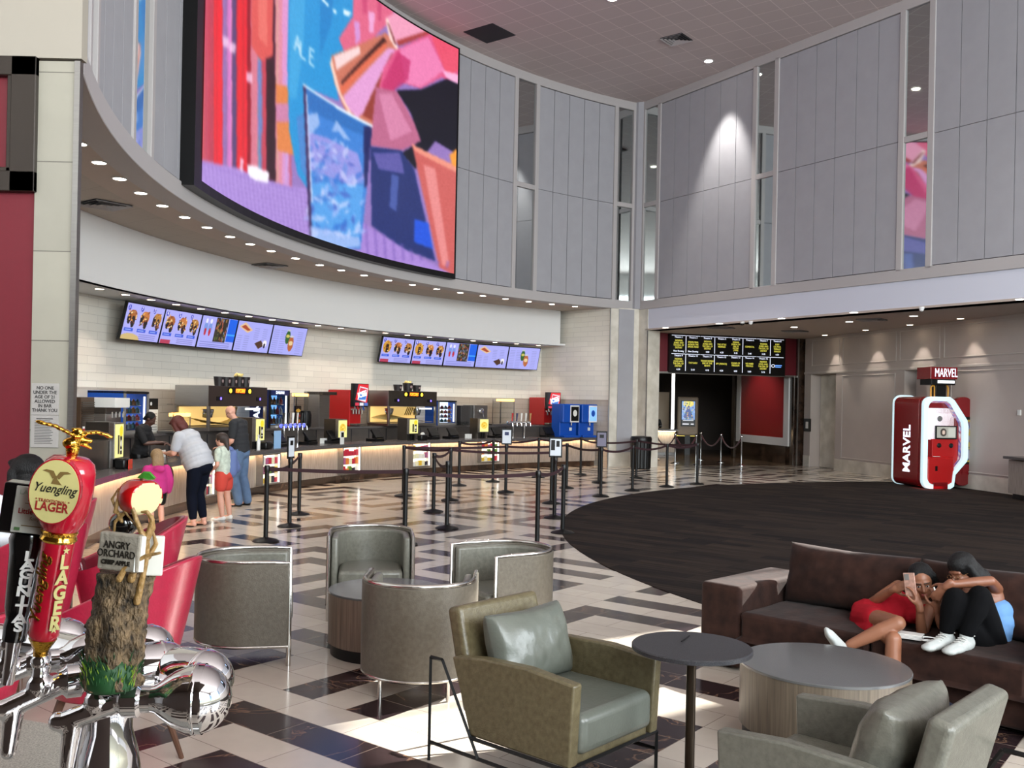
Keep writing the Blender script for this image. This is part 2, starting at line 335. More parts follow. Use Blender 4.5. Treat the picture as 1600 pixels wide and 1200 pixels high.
for a in range(-72, 42):
    for b in range(-48, 92):
        x, y = ab2w(a+.5, b+.5)
        if not (-9.3 < x < 20.3 and -9.2 < y < 33.2): continue
        o = len(fl.v)
        for p in ((a, b), (a, b+1), (a+1, b+1), (a+1, b)):
            w = ab2w(*p); fl.v.append((w[0], w[1], 0.0)); uv.append(p)
        fl.f.append((o+3, o+2, o+1, o)); fl.m.append(1 if (a, b) in DK else 0)
fl.uv = uv
m_ft = brickmat('cream_floor_tile', (200, 190, 177), (190, 180, 168), (128, 118, 110), 2, 1, 0.008, 0.16, bump=0.2, spec=0.32, noisev=0.08)
m_fd = brickmat('brown_marble_floor_tile', (44, 33, 36), (54, 42, 43), (150, 135, 122), 2, 1, 0.008, 0.16, bump=0.2, vein=0.55, spec=0.32, noisev=0.35)
tag(fl.build('floor', [m_ft, m_fd]), kind='structure')
# carpet, a disc concentric with the lobby, cut by the far right wall
def clipline(P, o, n):
    out = []
    for i in range(len(P)):
        a, b = P[i], P[(i+1) % len(P)]; da = (a[0]-o[0])*n[0]+(a[1]-o[1])*n[1]; db = (b[0]-o[0])*n[0]+(b[1]-o[1])*n[1]
        if da >= 0: out.append(a)
        if da*db < 0: t = da/(da-db); out.append((a[0]+(b[0]-a[0])*t, a[1]+(b[1]-a[1])*t))
    return out
MV0, MV1 = Vector((10.28, 31.9, 0)), Vector((13.55, 14.9, 0)); mvd = (MV1-MV0).normalized(); mvn = Vector((mvd.y, -mvd.x, 0))   # mvn points into the lobby
disc = [(12.72+11.68*math.cos(t*PI/90), 14.18+11.68*math.sin(t*PI/90)) for t in range(180)]
disc = clipline(disc, (MV0.x, MV0.y), (mvn.x, mvn.y)); disc = clipline(disc, (14.6, 12), (-1, 0)) if False else disc
def carpetmat():
    m = bpy.data.materials.new('dark_streaked_carpet'); m.use_nodes = True; nt = m.node_tree; b = nt.nodes['Principled BSDF']; L = nt.links.new
    tc = nt.nodes.new('ShaderNodeTexCoord'); mp = nt.nodes.new('ShaderNodeMapping'); mp.inputs['Rotation'].default_value = (0, 0, math.radians(38.6)); L(tc.outputs['Object'], mp.inputs[0])
    br = nt.nodes.new('ShaderNodeTexBrick'); L(mp.outputs[0], br.inputs['Vector']); br.inputs['Scale'].default_value = 1; br.inputs['Brick Width'].default_value = 1.0; br.inputs['Row Height'].default_value = 0.25
    br.inputs['Mortar Size'].default_value = 0; br.inputs['Color1'].default_value = (*lin((27, 23, 23)), 1); br.inputs['Color2'].default_value = (*lin((46, 38, 33)), 1)
    m2 = nt.nodes.new('ShaderNodeMapping'); m2.inputs['Scale'].default_value = (0.6, 14, 1); L(mp.outputs[0], m2.inputs[0])
    n = nt.nodes.new('ShaderNodeTexNoise'); n.inputs['Scale'].default_value = 1.6; n.inputs['Detail'].default_value = 5; L(m2.outputs[0], n.inputs[0])
    mr = nt.nodes.new('ShaderNodeMapRange'); mr.inputs[1].default_value = 0.3; mr.inputs[2].default_value = 0.7; mr.inputs[3].default_value = 0.55; mr.inputs[4].default_value = 1.7; L(n.outputs[0], mr.inputs[0])
    mx = nt.nodes.new('ShaderNodeMix'); mx.data_type = 'RGBA'; mx.blend_type = 'MULTIPLY'; mx.inputs[0].default_value = 1; L(br.outputs['Color'], mx.inputs[6]); L(mr.outputs[0], mx.inputs[7])
    L(mx.outputs[2], b.inputs['Base Color']); b.inputs['Roughness'].default_value = 0.95; b.inputs['Specular IOR Level'].default_value = 0.1; return m
cp = MB(); cp.prism(disc, 0.0005, 0.006)
tag(cp.build('floor_carpet', carpetmat()), kind='structure')
# brown stone floor beyond the theatre entrance
EO = Vector((4.95, 30.3, 0)); ED = Vector((0.952, 0.306, 0)).normalized(); EN = Vector((-ED.y, ED.x, 0)); ERZ = math.atan2(ED.y, ED.x)
m_fb = brickmat('brown_stone_floor', (112, 92, 74), (96, 78, 62), (70, 56, 46), 0.6, 0.6, 0.004, 0.18, coord='Object', noisev=0.2)
f2 = MB(); P = [EO-ED*0.3+EN*0.05, EO+ED*5.8+EN*0.05, Vector((12, 32.6, 0)), Vector((12, 43, 0)), EO-ED*1.6+EN*12]; f2.prism([(p.x, p.y) for p in P], -0.03, 0.004)
tag(f2.build('floor_corridor', m_fb), kind='structure')
# ================================================================== UPPER WALLS
ZS, ZT, ZM = 4.886, 11.31, 8.08
RW = 17.83
def panels_arc(mb, f0, f1, step):           # f0 > f1
    n = max(1, round((f0-f1)/step)); d = (f0-f1)/n; g = 0.035
    for i in range(n):
        a, b = f0-i*d-g, f0-(i+1)*d+g
        for z0, z1 in ((ZS+0.27, ZM-0.006), (ZM+0.006, ZT-0.27)): mb.arc(RW, RW+0.05, a, b, z0, z1, 1)
ul = MB(); ul.mi = 1; ul.arc(RW+0.05, RW+0.35, 198.4, 119.55, ZS, ZT, 60); ul.mi = 0
for f0, f1 in ((198.3, 196.3), (194.6, 187.7), (184.6, 178.6), (178.5, 143.2), (142.9, 135.2), (131.95, 122.3)): panels_arc(ul, f0, f1, 1.95)
ul.mi = 0; ul.prism([(4.16, 30.02), (4.30, 29.86), (4.47, 29.82), (4.62, 29.98), (4.5, 30.4), (4.2, 30.4)], ZS, ZT); tag(ul.build('wall_left', [m_panel, m_gap]), kind='structure')
tl = MB(); tl.arc(RW-0.03, RW+0.35, 198.4, 119.5, ZS-0.02, ZS+0.25, 60); tl.arc(RW-0.03, RW+0.2, 198.4, 119.5, ZT-0.25, ZT, 60)
MIRL = [(196.1, 194.85), (187.4, 184.9), (134.75, 132.4), (121.85, 119.95)]
for a, b in MIRL:
    for e, s in ((a, 1), (b, -1)): tl.arc(RW-0.03, RW+0.06, e+(0.45 if s > 0 else 0.0), e-(0.0 if s > 0 else 0.45), ZS+0.2, ZT-0.2, 1)
    tl.arc(RW-0.02, RW+0.06, a, b, ZM-0.06, ZM+0.08, 1)
tag(tl.build('trim_1', m_trim, bevel=0.008, seg=1), kind='structure')
mlab = ['tall narrow mirror panel beside the marble pillar high on the curved wall', 'tall mirror panel left of the giant screen, showing a strip of its picture',
        'tall mirror panel in the curved wall just right of the giant screen', 'tall mirror panel at the curved wall side of the far corner']
for (a, b), lb in zip(MIRL, mlab):
    p0, p1 = pol(RW+0.03, a), pol(RW+0.03, b); c = (p0+p1)/2; w = (p1-p0).length; an = math.atan2((p1-p0).y, (p1-p0).x)
    t = thing('wall_mirror', lb, 'mirror', (c.x, c.y, 0), an, 'mirror panels in the upper walls')
    for z0, z1 in ((ZS+0.25, ZM-0.06), (ZM+0.08, ZT-0.25)): q = MB(); q.bb(-w/2, w/2, 0, 0.02, z0, z1); q.build('mirror_pane', m_mirror, t)
# straight upper wall on the right, local frame (t along, y away from the room)
K = Vector((4.45, 29.9, 0)); DW = Vector((0.5186, -0.855, 0)); KRZ = math.atan2(DW.y, DW.x)
def wl(mb, name, mats, kind='structure', **k):
    o = mb.build(name, mats, loc=K, rot=(0, 0, KRZ), **k); 
    if kind: tag(o, kind=kind)
    return o
ur = MB(); ur.mi = 1
ur.bb(0, 16.4, 0.05, 0.4, ZS, ZT); ur.bb(16.4, 18.1, 0.05, 0.4, ZS, 8.4); ur.bb(16.4, 18.1, 0.05, 0.4, 10.95, ZT); ur.bb(18.1, 30.5, 0.05, 0.4, ZS, ZT); ur.mi = 0  # out-of-view opening, placed and sized to shape the sun patch
for t0, t1, n in ((0.86, 4.6, 6), (5.5, 9.13, 6), (10.0, 13.7, 6), (19.2, 30, 18)):
    d = (t1-t0)/n
    for i in range(n):
        for z0, z1 in ((ZS+0.27, ZM-0.006), (ZM+0.006, ZT-0.27)): ur.bb(t0+i*d+0.008, t0+(i+1)*d-0.008, 0, 0.05, z0, z1)
wl(ur, 'wall_right', [m_panel, m_gap])
tr = MB(); tr.bb(0, 30.5, -0.03, 0.3, ZS-0.02, ZS+0.25); tr.bb(0, 30.5, -0.03, 0.2, ZT-0.25, ZT)
MIRR = [(0.14, 0.72), (4.75, 5.36), (9.26, 9.86), (13.86, 14.46)]
for a, b in MIRR:
    tr.bb(a-0.15, a, -0.03, 0.06, ZS+0.2, ZT-0.2); tr.bb(b, b+0.15, -0.03, 0.06, ZS+0.2, ZT-0.2); tr.bb(a, b, -0.02, 0.06, ZM-0.06, ZM+0.08)
for t in (16.4, 17.25, 18.1): tr.bb(t-0.03, t+0.03, 0.0, 0.2, 8.3, 10.95)
wl(tr, 'trim_2', m_trim, bevel=0.008, seg=1)
mlab = ['tall mirror panel at the straight wall side of the far corner', 'tall mirror panel right of the wall panel lit by a spotlight', 'tall mirror panel on the right reflecting the pink picture of the screen', 'tall mirror panel at the outermost end of the straight wall']
for (a, b), lb in zip(MIRR, mlab):
    t = thing('wall_mirror', lb, 'mirror', K+DW*((a+b)/2), KRZ, 'mirror panels in the upper walls'); w = b-a
    for z0, z1 in ((ZS+0.25, ZM-0.06), (ZM+0.08, ZT-0.25)): q = MB(); q.bb(-w/2, w/2, 0.02, 0.04, z0, z1); q.build('mirror_pane', m_mirror, t)
bm_ = MB(); bm_.bb(0.0, 30.5, 0.02, 0.45, 4.21, ZS-0.02); wl(bm_, 'trim_3', m_beam)
# ceilings
def ceilmat(name, c, line, ms=0.012):
    return brickmat(name, c, tuple(int(v*0.985) for v in c), line, 2, 2, ms, 0.8, off=0.0, bump=0.4)
def plate(name, poly, z, th, m, uvs=None):
    n = len(poly); mb = MB(); mb.v = [(x, y, z) for x, y in poly]+[(x, y, z+th) for x, y in poly]
    mb.f = [tuple(range(n-1, -1, -1)), tuple(range(n, 2*n))]+[(i, (i+1) % n, n+(i+1) % n, n+i) for i in range(n)]; mb.m = [0]*len(mb.f)
    mb.uv = [w2ab(x, y) for x, y in poly]*2; return tag(mb.build(name, m), kind='structure')
plate('ceiling', [(-9.4, -9.4), (20.5, -9.4), (20.5, 3.9), (4.7, 30.2), (4.0, 31), (-9.4, 31)], ZT, 0.1, ceilmat('ceiling_tile', (196, 184, 182), (236, 224, 220), 0.02))
arcp = lambda R, f0, f1, n: [tuple(pol(R, f0+(f1-f0)*i/n)[:2]) for i in range(n+1)]
def ring(name, R0, R1, f0, f1, z, m, n=50):
    mb = MB(); mb.arc(R0, R1, f0, f1, z, z+0.06, n); mb.uv = [w2ab(v[0], v[1]) for v in mb.v]; return tag(mb.build(name, m), kind='structure')
ring('ceiling_soffit', RW+0.01, 18.72, 198.5, 119.6, ZS-0.005, m_gyp)
ring('ceiling_soffit_tiled', 18.72, 21.2, 198.5, 119.0, ZS+0.0, ceilmat('soffit_tile', (176, 166, 156), (150, 140, 132), 0.012))
# low ceiling over the entrance side, right
lowc = [tuple((K+DW*0.3)[:2]), tuple((K+DW*16.6)[:2]), (MV1.x+.3, MV1.y), (MV0.x+.4, MV0.y+.6), tuple((EO-ED*0.3+EN*0.6)[:2])]
plate('ceiling_lower', lowc, 4.21, 0.05, m_gyp)
plate('ceiling_corridor', [(3.2, 30.4), (12, 33), (12, 43), (2, 43)], 4.25, 0.05, M('dark_corridor_ceiling', (30, 26, 24), 0.9))
# bulkhead, back wall and side wall of the concession stand
bk = MB(); bk.arc(19.8, 19.95, 197, 123.68, 3.77, ZS, 56); bk.arc(19.8, 20.95, 197, 122.6, 3.77, 3.83, 56)
tag(bk.build('wall_bulkhead', m_white), kind='structure')
def tiled_arc(name, R, f0, f1, z0, z1, m, n=50):
    mb = MB(); mb.v = []; 
    for i in range(n+1):
        f = f0+(f1-f0)*i/n
        for z in (z0, z1): mb.v.append(tuple(pol(R, f, z)))
    mb.f = [(2*i, 2*i+2, 2*i+3, 2*i+1) for i in range(n)]; mb.m = [0]*n; mb.uv = [(math.radians(f0-(f0+(f1-f0)*(i//2)/n))*R, mb.v[i][2]) for i in range(2*n+2)]
    return tag(mb.build(name, m), kind='structure')
tiled_arc('wall_back_tiled', 20.9, 197, 121.9, 2.05, 3.78, m_white_tile); tiled_arc('wall_back_tiled_lower', 20.88, 197, 121.9, 0, 2.05, m_beige_tile)
bo = MB(); bo.arc(20.95, 21.1, 197, 121.0, 0, 5, 50); tag(bo.build('wall_back', m_white), kind='structure')
A1 = at_z(950, 481, ZS); A2 = at_z(876, 487, ZS); A1.z = A2.z = 0; sdv = (A2-A1).normalized(); A3 = A1+sdv*4.4; A1 = A1-sdv*0.1
def quadwall(name, a, b, z0, z1, m):
    L = (Vector(b)-Vector(a)).length; mb = MB(); mb.v = [(a[0], a[1], z0), (b[0], b[1], z0), (b[0], b[1], z1), (a[0], a[1], z1)]; mb.f = [(0, 1, 2, 3)]; mb.m = [0]
    mb.uv = [(0, z0), (L, z0), (L, z1), (0, z1)]; return tag(mb.build(name, m), kind='structure')
quadwall('wall_side_tiled', A1, A3, 2.05, ZS, m_white_tile); quadwall('wall_side_tiled_lower', A1, A3, 0, 2.05, m_beige_tile)
# corner column: marble edges with a grey inset panel
c0 = pol(17.86, 122.35); c1 = Vector((K.x, K.y, 0)); c2 = K+DW*0.42; outd = Vector((0.55, 0.83, 0)).normalized()
cm = MB(); cm.prism([tuple(c0[:2]), tuple(c1[:2]), tuple(c2[:2]), tuple((c2+Vector((.855, .5186, 0))*0.5)[:2]), tuple((c1+outd*1.2)[:2]), tuple((c0+outd*1.0)[:2])], 0, ZS)
tag(cm.build('column_corner', m_marb), kind='structure')
dd = (c1-c0).normalized(); nn = Vector((dd.y, -dd.x, 0)); Lc = (c1-c0).length
q = MB(); a = c0+dd*Lc*0.30+nn*0.012; q.slab([(0, 0.45), (Lc*0.52, 0.45), (Lc*0.52, ZS-0.03), (0, ZS-0.03)], a, dd, (0, 0, 1), 0.01)
q2 = q.build('column_inset_panel', m_panel); tag(q2, kind='structure')
q = MB(); q.slab([(0, 0), (0.03, 0), (0.03, ZS), (0, ZS)], c0+nn*0.01, dd, (0, 0, 1), 0.02); q.slab([(0, 0), (0.03, 0), (0.03, 4.2), (0, 4.2)], c2+Vector((-.855, -.5186, 0))*0.005, DW, (0, 0, 1), 0.02); tag(q.build('trim_4', m_steel), kind='structure')
# far right wall with panel mouldings and two recesses
m_rw = M('taupe_wall', (186, 176, 170), 0.7, var=0.03, vs=2); m_rw2 = M('moulding_paint', (192, 184, 178), 0.6)
MRZ = math.atan2(mvd.y, mvd.x); LM = (MV1-MV0).length
def mt(x):                                   # distance along the right wall of the pixel column x
    p = at_P(x, 600, MV0, mvn); return (p-MV0).dot(mvd)
R1a, R1b, R2a, R2b = mt(1267), mt(1306), mt(1413), mt(1448)
mv = MB(); mv.mi = 0
for a, b in ((0, R1a), (R1b, R2a), (R2b, LM)): mv.bb(a, b, 0, 0.45, 0, 3.02)
mv.bb(0, LM, 0, 0.45, 3.02, 4.25); mv.bb(0, LM, 0.4, 0.5, 0, 3.1)
def wm(mb, name, mats, kind='structure', **k): return tag(mb.build(name, mats, loc=MV0, rot=(0, 0, MRZ), **k), kind=kind)
wm(mv, 'wall_far_right', m_rw)
ml = MB(); wd = 0.035
def frame(mb, a, b, z0, z1, d=0.02):
    mb.bb(a, b, -d, 0, z0, z0+wd); mb.bb(a, b, -d, 0, z1-wd, z1); mb.bb(a, a+wd, -d, 0, z0+wd, z1-wd); mb.bb(b-wd, b, -d, 0, z0+wd, z1-wd)
e = [mt(v) for v in (1268, 1311, 1316, 1400, 1405, 1468, 1474)]+[mt(1474)+5.2]
for a, b in ((e[0], e[1]), (e[2], e[3]), (e[4], e[5]), (e[6], e[7])): frame(ml, a, b, 3.28, 4.12)
frame(ml, e[2], mt(1399), 0.4, 2.95); frame(ml, mt(1486), LM-0.3, 0.4, 2.95)
ml.bb(0, LM, -0.03, 0, 3.03, 3.10)
wm(ml, 'trim_5', m_rw2, bevel=0.006, seg=1)
bs = MB()
for a, b in ((0, R1a), (R1b, R2a), (R2b, LM)): bs.bb(a, b, -0.015, 0.0, 0, 0.36)
wm(bs, 'baseboard_right', m_marb)
# openings seen side-on get a door leaf at the back
for k, (a, b) in enumerate(((R1a, R1b), (R2a, R2b))):
    q = MB(); q.bb(a+0.05, b-0.05, 0.33, 0.39, 0.01, 3.0); wm(q, 'door_%d' % (k+1), m_marb if k == 0 else m_rw)
# theatre entrance front
def eo(mb, name, mats, kind='structure', **k): return tag(mb.build(name, mats, loc=EO, rot=(0, 0, ERZ), **k), kind=kind)
def es(x, z=600): p = at_P(x, z, EO, EN); return (p-EO).dot(ED)
q = MB(); q.bb(es(1009), es(1019), -0.02, 0.5, 0, 4.22); q.bb(es(1246), es(1258), -0.02, 0.6, 0, 4.22); eo(q, 'wall_entrance_marble', m_dmarb)
q = MB(); q.bb(es(1019), es(1246), 0.1, 0.4, 2.98, 4.25); eo(q, 'wall_entrance_header', m_red)
q = MB(); q.bb(es(1018), es(1246), 0.05, 0.11, 2.93, 2.99); q.bb(es(1245), es(1247), -0.04, 0.0, 0, 4.22); eo(q, 'trim_6', m_steel)
q = MB(); P = [EO+ED*es(1246), EO+ED*es(1246)+EN*0.2, Vector((9.1, 36.8, 0)), Vector((8.9, 36.8, 0))]
PA, PB = Vector((9.15, 36.6, 0)), EO+ED*(es(1246)-0.05)+EN*0.15; pd = (PB-PA).normalized(); pn = Vector((pd.y, -pd.x, 0)); PL = (PB-PA).length; PRZ = math.atan2(pd.y, pd.x)
def pw(mb, name, mats, kind='structure', **k): return tag(mb.build(name, mats, loc=PA, rot=(0, 0, PRZ), **k), kind=kind)
q = MB(); q.bb(0, PL, 0.02, 0.3, 0, 3.4); pw(q, 'wall_corridor_right', m_dmarb)
q = MB(); q.bb(-0.2, 0.02, -0.03, 0.3, 0, 3.4); pw(q, 'trim_7', M('bronze_post', (60, 48, 38), 0.4, 0.5))
q = MB(); q.bb(-9, 0, 5.5, 5.6, 0, 4.3); q.T = None
dkw = M('dark_brown_wall', (44, 32, 26), 0.7, var=0.2, vs=1.5)
q = MB(); q.prism([(2.4, 42), (12, 42), (12, 42.2), (2.4, 42.2)], 0, 4.3); q.prism([(2.6, 31.2), (2.8, 31.2), (3.0, 42), (2.8, 42)], 0, 4.3); q.prism([(9.3, 36.7), (12, 36.9), (12, 37.1), (9.3, 36.9)], 0, 4.3); q.prism([(11.2, 31.6), (11.4, 31.6), (12.2, 42.2), (12.0, 42.2)], 0, 4.3); q.prism([(10.3, 32.3), (11.4, 32.0), (11.4, 32.2), (10.3, 32.5)], 0, 4.3); tag(q.build('wall_corridor', dkw), kind='structure')
# pillar, red bar wall and the wall above the bar
PY = 8.6
px0 = at_Y(112, 400, PY).x; px1 = at_Y(52, 400, PY).x
q = MB(); q.bb(px1, px0, PY, PY+0.06, 0, 4.9); q.uv = [(v[0], v[2]) for v in q.v]; tag(q.build('column_bar', brickmat('marble_cladding', (158, 154, 141), (150, 146, 134), (104, 100, 92), 3, 0.80, 0.005, 0.3, noisev=0.12)), kind='structure')
q = MB(); q.bb(px0, px0+0.05, PY-0.02, PY+0.05, 0, 4.9); tag(q.build('trim_8', m_steel), kind='structure')
q = MB(); q.bb(-9.4, px1, PY+0.02, PY+0.3, 0, 4.92); tag(q.build('wall_bar', m_red), kind='structure')
q = MB(); q.bb(-9.4, px0+0.06, PY-0.02, PY+0.1, 4.92, ZT); tag(q.build('wall_above_bar', M('beige_upper_paint', (158, 151, 140), .7)), kind='structure')
mfr = M('dark_bronze_frame', (50, 42, 36), 0.45, 0.3); fx = at_Y(56, 150, PY-.05).x; fz0 = at_Y(50, 299, PY-.05).z; fz1 = at_Y(50, 88, PY-.05).z
q = MB(); q.bb(fx-0.22, fx, PY-0.06, PY+0.02, fz0, fz1); q.bb(-8, fx, PY-0.06, PY+0.02, fz0, fz0+0.18); q.bb(-8, fx, PY-0.06, PY+0.02, fz1-0.17, fz1)
q.bb(fx-0.26, fx-0.215, PY-0.045, PY+0.02, fz0+0.15, fz1-0.14); q.bb(-8, fx-0.22, PY-0.045, PY+0.02, fz0+0.17, fz0+0.215); tag(q.build('trim_9', mfr, bevel=0.006, seg=1), kind='structure')
# enclosing walls behind the camera with glazing
q = MB(); q.bb(-9.4, -9.2, -9.4, 9, 0, ZT); q.bb(-9.4, 24, -9.4, -9.2, 0, 0.6); q.bb(-9.4, 24, -9.4, -9.2, 9.6, ZT); q.bb(-9.4, -4.5, -9.4, -9.2, 0.6, 9.6); q.bb(20.3, 20.5, -9.4, 4.6, 0, 0.6); q.bb(20.3, 20.5, -9.4, 4.6, 9.6, ZT)
tag(q.build('wall_front', m_white), kind='structure')
q = MB()
for i in range(17): x = -4.5+i*1.55; q.bb(x-0.05, x+0.05, -9.35, -9.2, 0.6, 9.6)
for z in (0.6, 3.4, 6.4, 9.55): q.bb(-4.5, 20.4, -9.35, -9.2, z, z+0.08)
for i in range(10): y = -9.3+i*1.54; q.bb(20.32, 20.45, y-0.05, y+0.05, 0.6, 9.6)
tag(q.build('window_1', m_steel), kind='structure')
q = MB(); q.bb(-9.2, 1.1, -1.75, -1.6, 0, 3.9); q.bb(-9.2, 1.1, -1.75, 0.4, 3.9, 4.0); tag(q.build('wall_daylight_block', M('daylight_block_paint', (96, 84, 78), .6)), kind='structure')  # unseen wall and canopy, added to keep rear daylight off the taps
q = MB(); q.bb(16.4, 30.5, 0.1, 0.3, 0, 4.21); wl(q, 'wall_shopfront', m_rw)
# ================================================================== LAMPS, VENTS, SCREEN, MENUS
def downlight(name, x, y, z, r, label, group, mat=None, watts=0, cone=75, blend=0.6, col=(1, 0.93, 0.82), target=None):
    t = thing(name, label, 'downlight', (x, y, z), 0, group)
    q = MB(); q.lathe((0, 0, 0), [(r*1.22, 0.001), (r*1.22, -0.012), (r, -0.014), (r, -0.004)], 20); q.build('trim_ring', m_white, t)
    q = MB(); q.lathe((0, 0, 0), [(r*0.98, -0.013), (r*0.98, -0.004)], 20); q.build('lens', mat or m_lamp, t)
    if watts:
        l = light('lamp_light', 'SPOT', (x, y, z-0.03), watts, col, target=target or (x, y, 0), spot_size=math.radians(cone), spot_blend=blend, shadow_soft_size=r*0.8)
    return t
sof = [192.7, 189.84, 186.98, 184.16, 181.32, 178.46, 175.56, 172.66, 169.7, 167.1, 164.42, 161.3, 158.19, 155.43, 152.5, 149.37, 146.3, 143.2, 140.18, 137.3, 134.43, 131.48, 128.55, 125.66]
def ordn(k): return ['first', 'second', 'third', 'fourth', 'fifth', 'sixth', 'seventh', 'eighth', 'ninth', 'tenth', 'eleventh', 'twelfth', 'thirteenth', 'fourteenth', 'fifteenth', 'sixteenth', 'seventeenth', 'eighteenth', 'nineteenth', 'twentieth',
    'twenty-first', 'twenty-second', 'twenty-third', 'twenty-fourth'][k]
for k, f in enumerate(sof):
    p = pol(18.28, f)
    downlight('recessed_downlight', p.x, p.y, ZS-0.006, 0.085, 'round downlight in the soffit under the curved wall, %s from the marble pillar' % ordn(k), 'soffit downlights under the curved wall', watts=75, cone=110, blend=1.0)
k = 0
for i in range(22):
    f = 178.4-i*2.52; p = pol(20.12, f)
    if not (124.2 < f < 176): continue
    tg = pol(20.55, f, 0.5)
    downlight('bulkhead_downlight', p.x, p.y, 3.768, 0.075, 'small round downlight above the menu screens, %s from the marble pillar' % ordn(k), 'downlights under the bulkhead', m_lampw, watts=42, cone=88, blend=0.5, target=tg, col=(1, 0.88, 0.72)); k += 1
near = [(1275, 522.5, 'left recess'), (1345, 515, 'plain panel left of the red kiosk'), (1425.6, 507, 'second recess behind the kiosk'), (1518.6, 498, 'panel right of the kiosk')]
for x, y, w in near:
    p = at_z(x, y, 4.21); d = (p-MV0).dot(mvn); p = p+mvn*(0.42-d)
    downlight('wall_washer', p.x, p.y, 4.208, 0.08, 'downlight close to the far right wall, lighting the %s' % w, 'wall washers by the far right wall', m_lampw, watts=55, cone=62, blend=0.35, target=p-mvn*0.26+Vector((0, 0, -2)), col=(1, 0.9, 0.78))
for k, (x, y) in enumerate([(1040, 511.6), (1124, 505), (1221, 497), (1334, 487.6), (1241, 510.5), (1327, 502), (1427.5, 493), (1594, 467)]):
    p = at_z(x, y, 4.21)
    lab = ['by the corner column', 'second from the corner column along the front edge', 'third from the corner column along the front edge', 'fourth from the corner column along the front edge', 'nearest the showtimes board in the second row', 'second in the row behind the front edge', 'third in the row behind the front edge', 'at the outermost end of the front edge'][k]
    downlight('ceiling_downlight', p.x, p.y, 4.208, 0.09, 'low ceiling downlight %s' % lab, 'downlights in the low ceiling', watts=38, cone=120, blend=1.0)
for (x, y), lab, w in (((957, -2), 'high ceiling downlight at the top edge above the lobby middle', 500), ((1107, 95), 'high ceiling downlight making a bright patch on the right wall panels', 0)):
    p = at_z(x, y, ZT); downlight('high_downlight', p.x, p.y, ZT-0.002, 0.11, lab, 'downlights in the high ceiling', watts=w, cone=90, blend=0.8)
p = K+DW*3.75+Vector((-.855, -.5186, 0))*0.85; light('panel_wash_light', 'SPOT', (p.x, p.y, ZT-0.06), 900, (1, 0.95, 0.88), target=K+DW*3.6+Vector((0, 0, 7.0)), spot_size=math.radians(50), spot_blend=0.7, shadow_soft_size=0.08)
for (x, y) in ((3, 14), (8, 17), (9, 9)):
    light('lobby_fill_spot', 'SPOT', (x, y, ZT-0.1), 420, (1, 0.95, 0.9), target=(x, y, 0), spot_size=math.radians(100), spot_blend=1.0, shadow_soft_size=0.12)  # spots without fixtures, added to brighten the lobby from above
# vents
def vent(x, y, z, s, label, n=5, zr=TH, dark=False):
    p = at_z(x, y, z) if not isinstance(x, float) else Vector((x, y, z))
    t = thing('air_vent', label, 'vent', (p.x, p.y, z-0.001), -zr, None)
    if dark: q = MB(); q.bb(-s/2, s/2, -s/2, s/2, -0.012, 0); q.build('vent_opening', m_gap, t); return
    for k in range(4):
        a = s/2*(1-k*0.24); b = a-s*0.05; q = MB()
        for i in range(4):
            T = Matrix.Rotation(i*PI/2, 4, 'Z'); q.T = T; q.add([(-a, -a, -0.03), (a, -a, -0.03), (b, -b, -0.002), (-b, -b, -0.002)], [(0, 1, 2, 3)])
        q.T = None; q.build('louver', m_trim, t)
    q = MB(); q.bb(-s/2, s/2, -s/2, s/2, -0.003, 0); q.build('vent_backing', m_gap, t)
vent(765, 52, ZT, 0.95, 'dark square opening in the high ceiling beside the giant screen', dark=True)
vent(1057, 61, ZT, 0.62, 'pale square louvred vent in the high ceiling above the far corner')
vent(163, 319, ZS, 0.62, 'louvred vent in the soffit near the marble pillar')
vent(420, 414, ZS, 0.62, 'louvred vent in the soffit below the middle of the screen')
vent(1127, 512, 4.21, 0.62, 'vent in the low ceiling in front of the showtimes board'); vent(1242, 517, 4.21, 0.62, 'vent in the low ceiling above the end of the showtimes board'); vent(1362, 499, 4.21, 0.62, 'vent in the low ceiling left of the red kiosk')
for x, y, lb in ((1160, 503, 'left'), (1173, 502, 'right')):
    p = at_z(x, y, 4.21); t = thing('mounted_dome_camera', '%s of the twin white dome cameras on the low ceiling' % lb, 'camera', (p.x, p.y, 4.215)); q = MB(); q.lathe((0, 0, 0), [(0.06, 0.002), (0.06, -0.03), (0.05, -0.05)]); q.build('housing', m_white, t)
    q = MB(); q.lathe((0, 0, -0.05), [(0.05, 0), (0.045, -0.03), (0.02, -0.05), (0.001, -0.053)], 16); q.build('dome', m_black if lb == 'left' else m_white, t, smooth=40)
p = at_z(1440, 480, 4.21); t = thing('mounted_dome_camera', 'single white dome camera on the low ceiling above the kiosk', 'camera', (p.x, p.y, 4.215)); q = MB(); q.lathe((0, 0, 0), [(0.06, 0.002), (0.06, -0.03), (0.05, -0.05)]); q.build('housing', m_white, t); q = MB(); q.lathe((0, 0, -0.05), [(0.05, 0), (0.045, -0.03), (0.02, -0.05), (0.001, -0.053)], 16); q.build('dome', m_white, t, smooth=40)
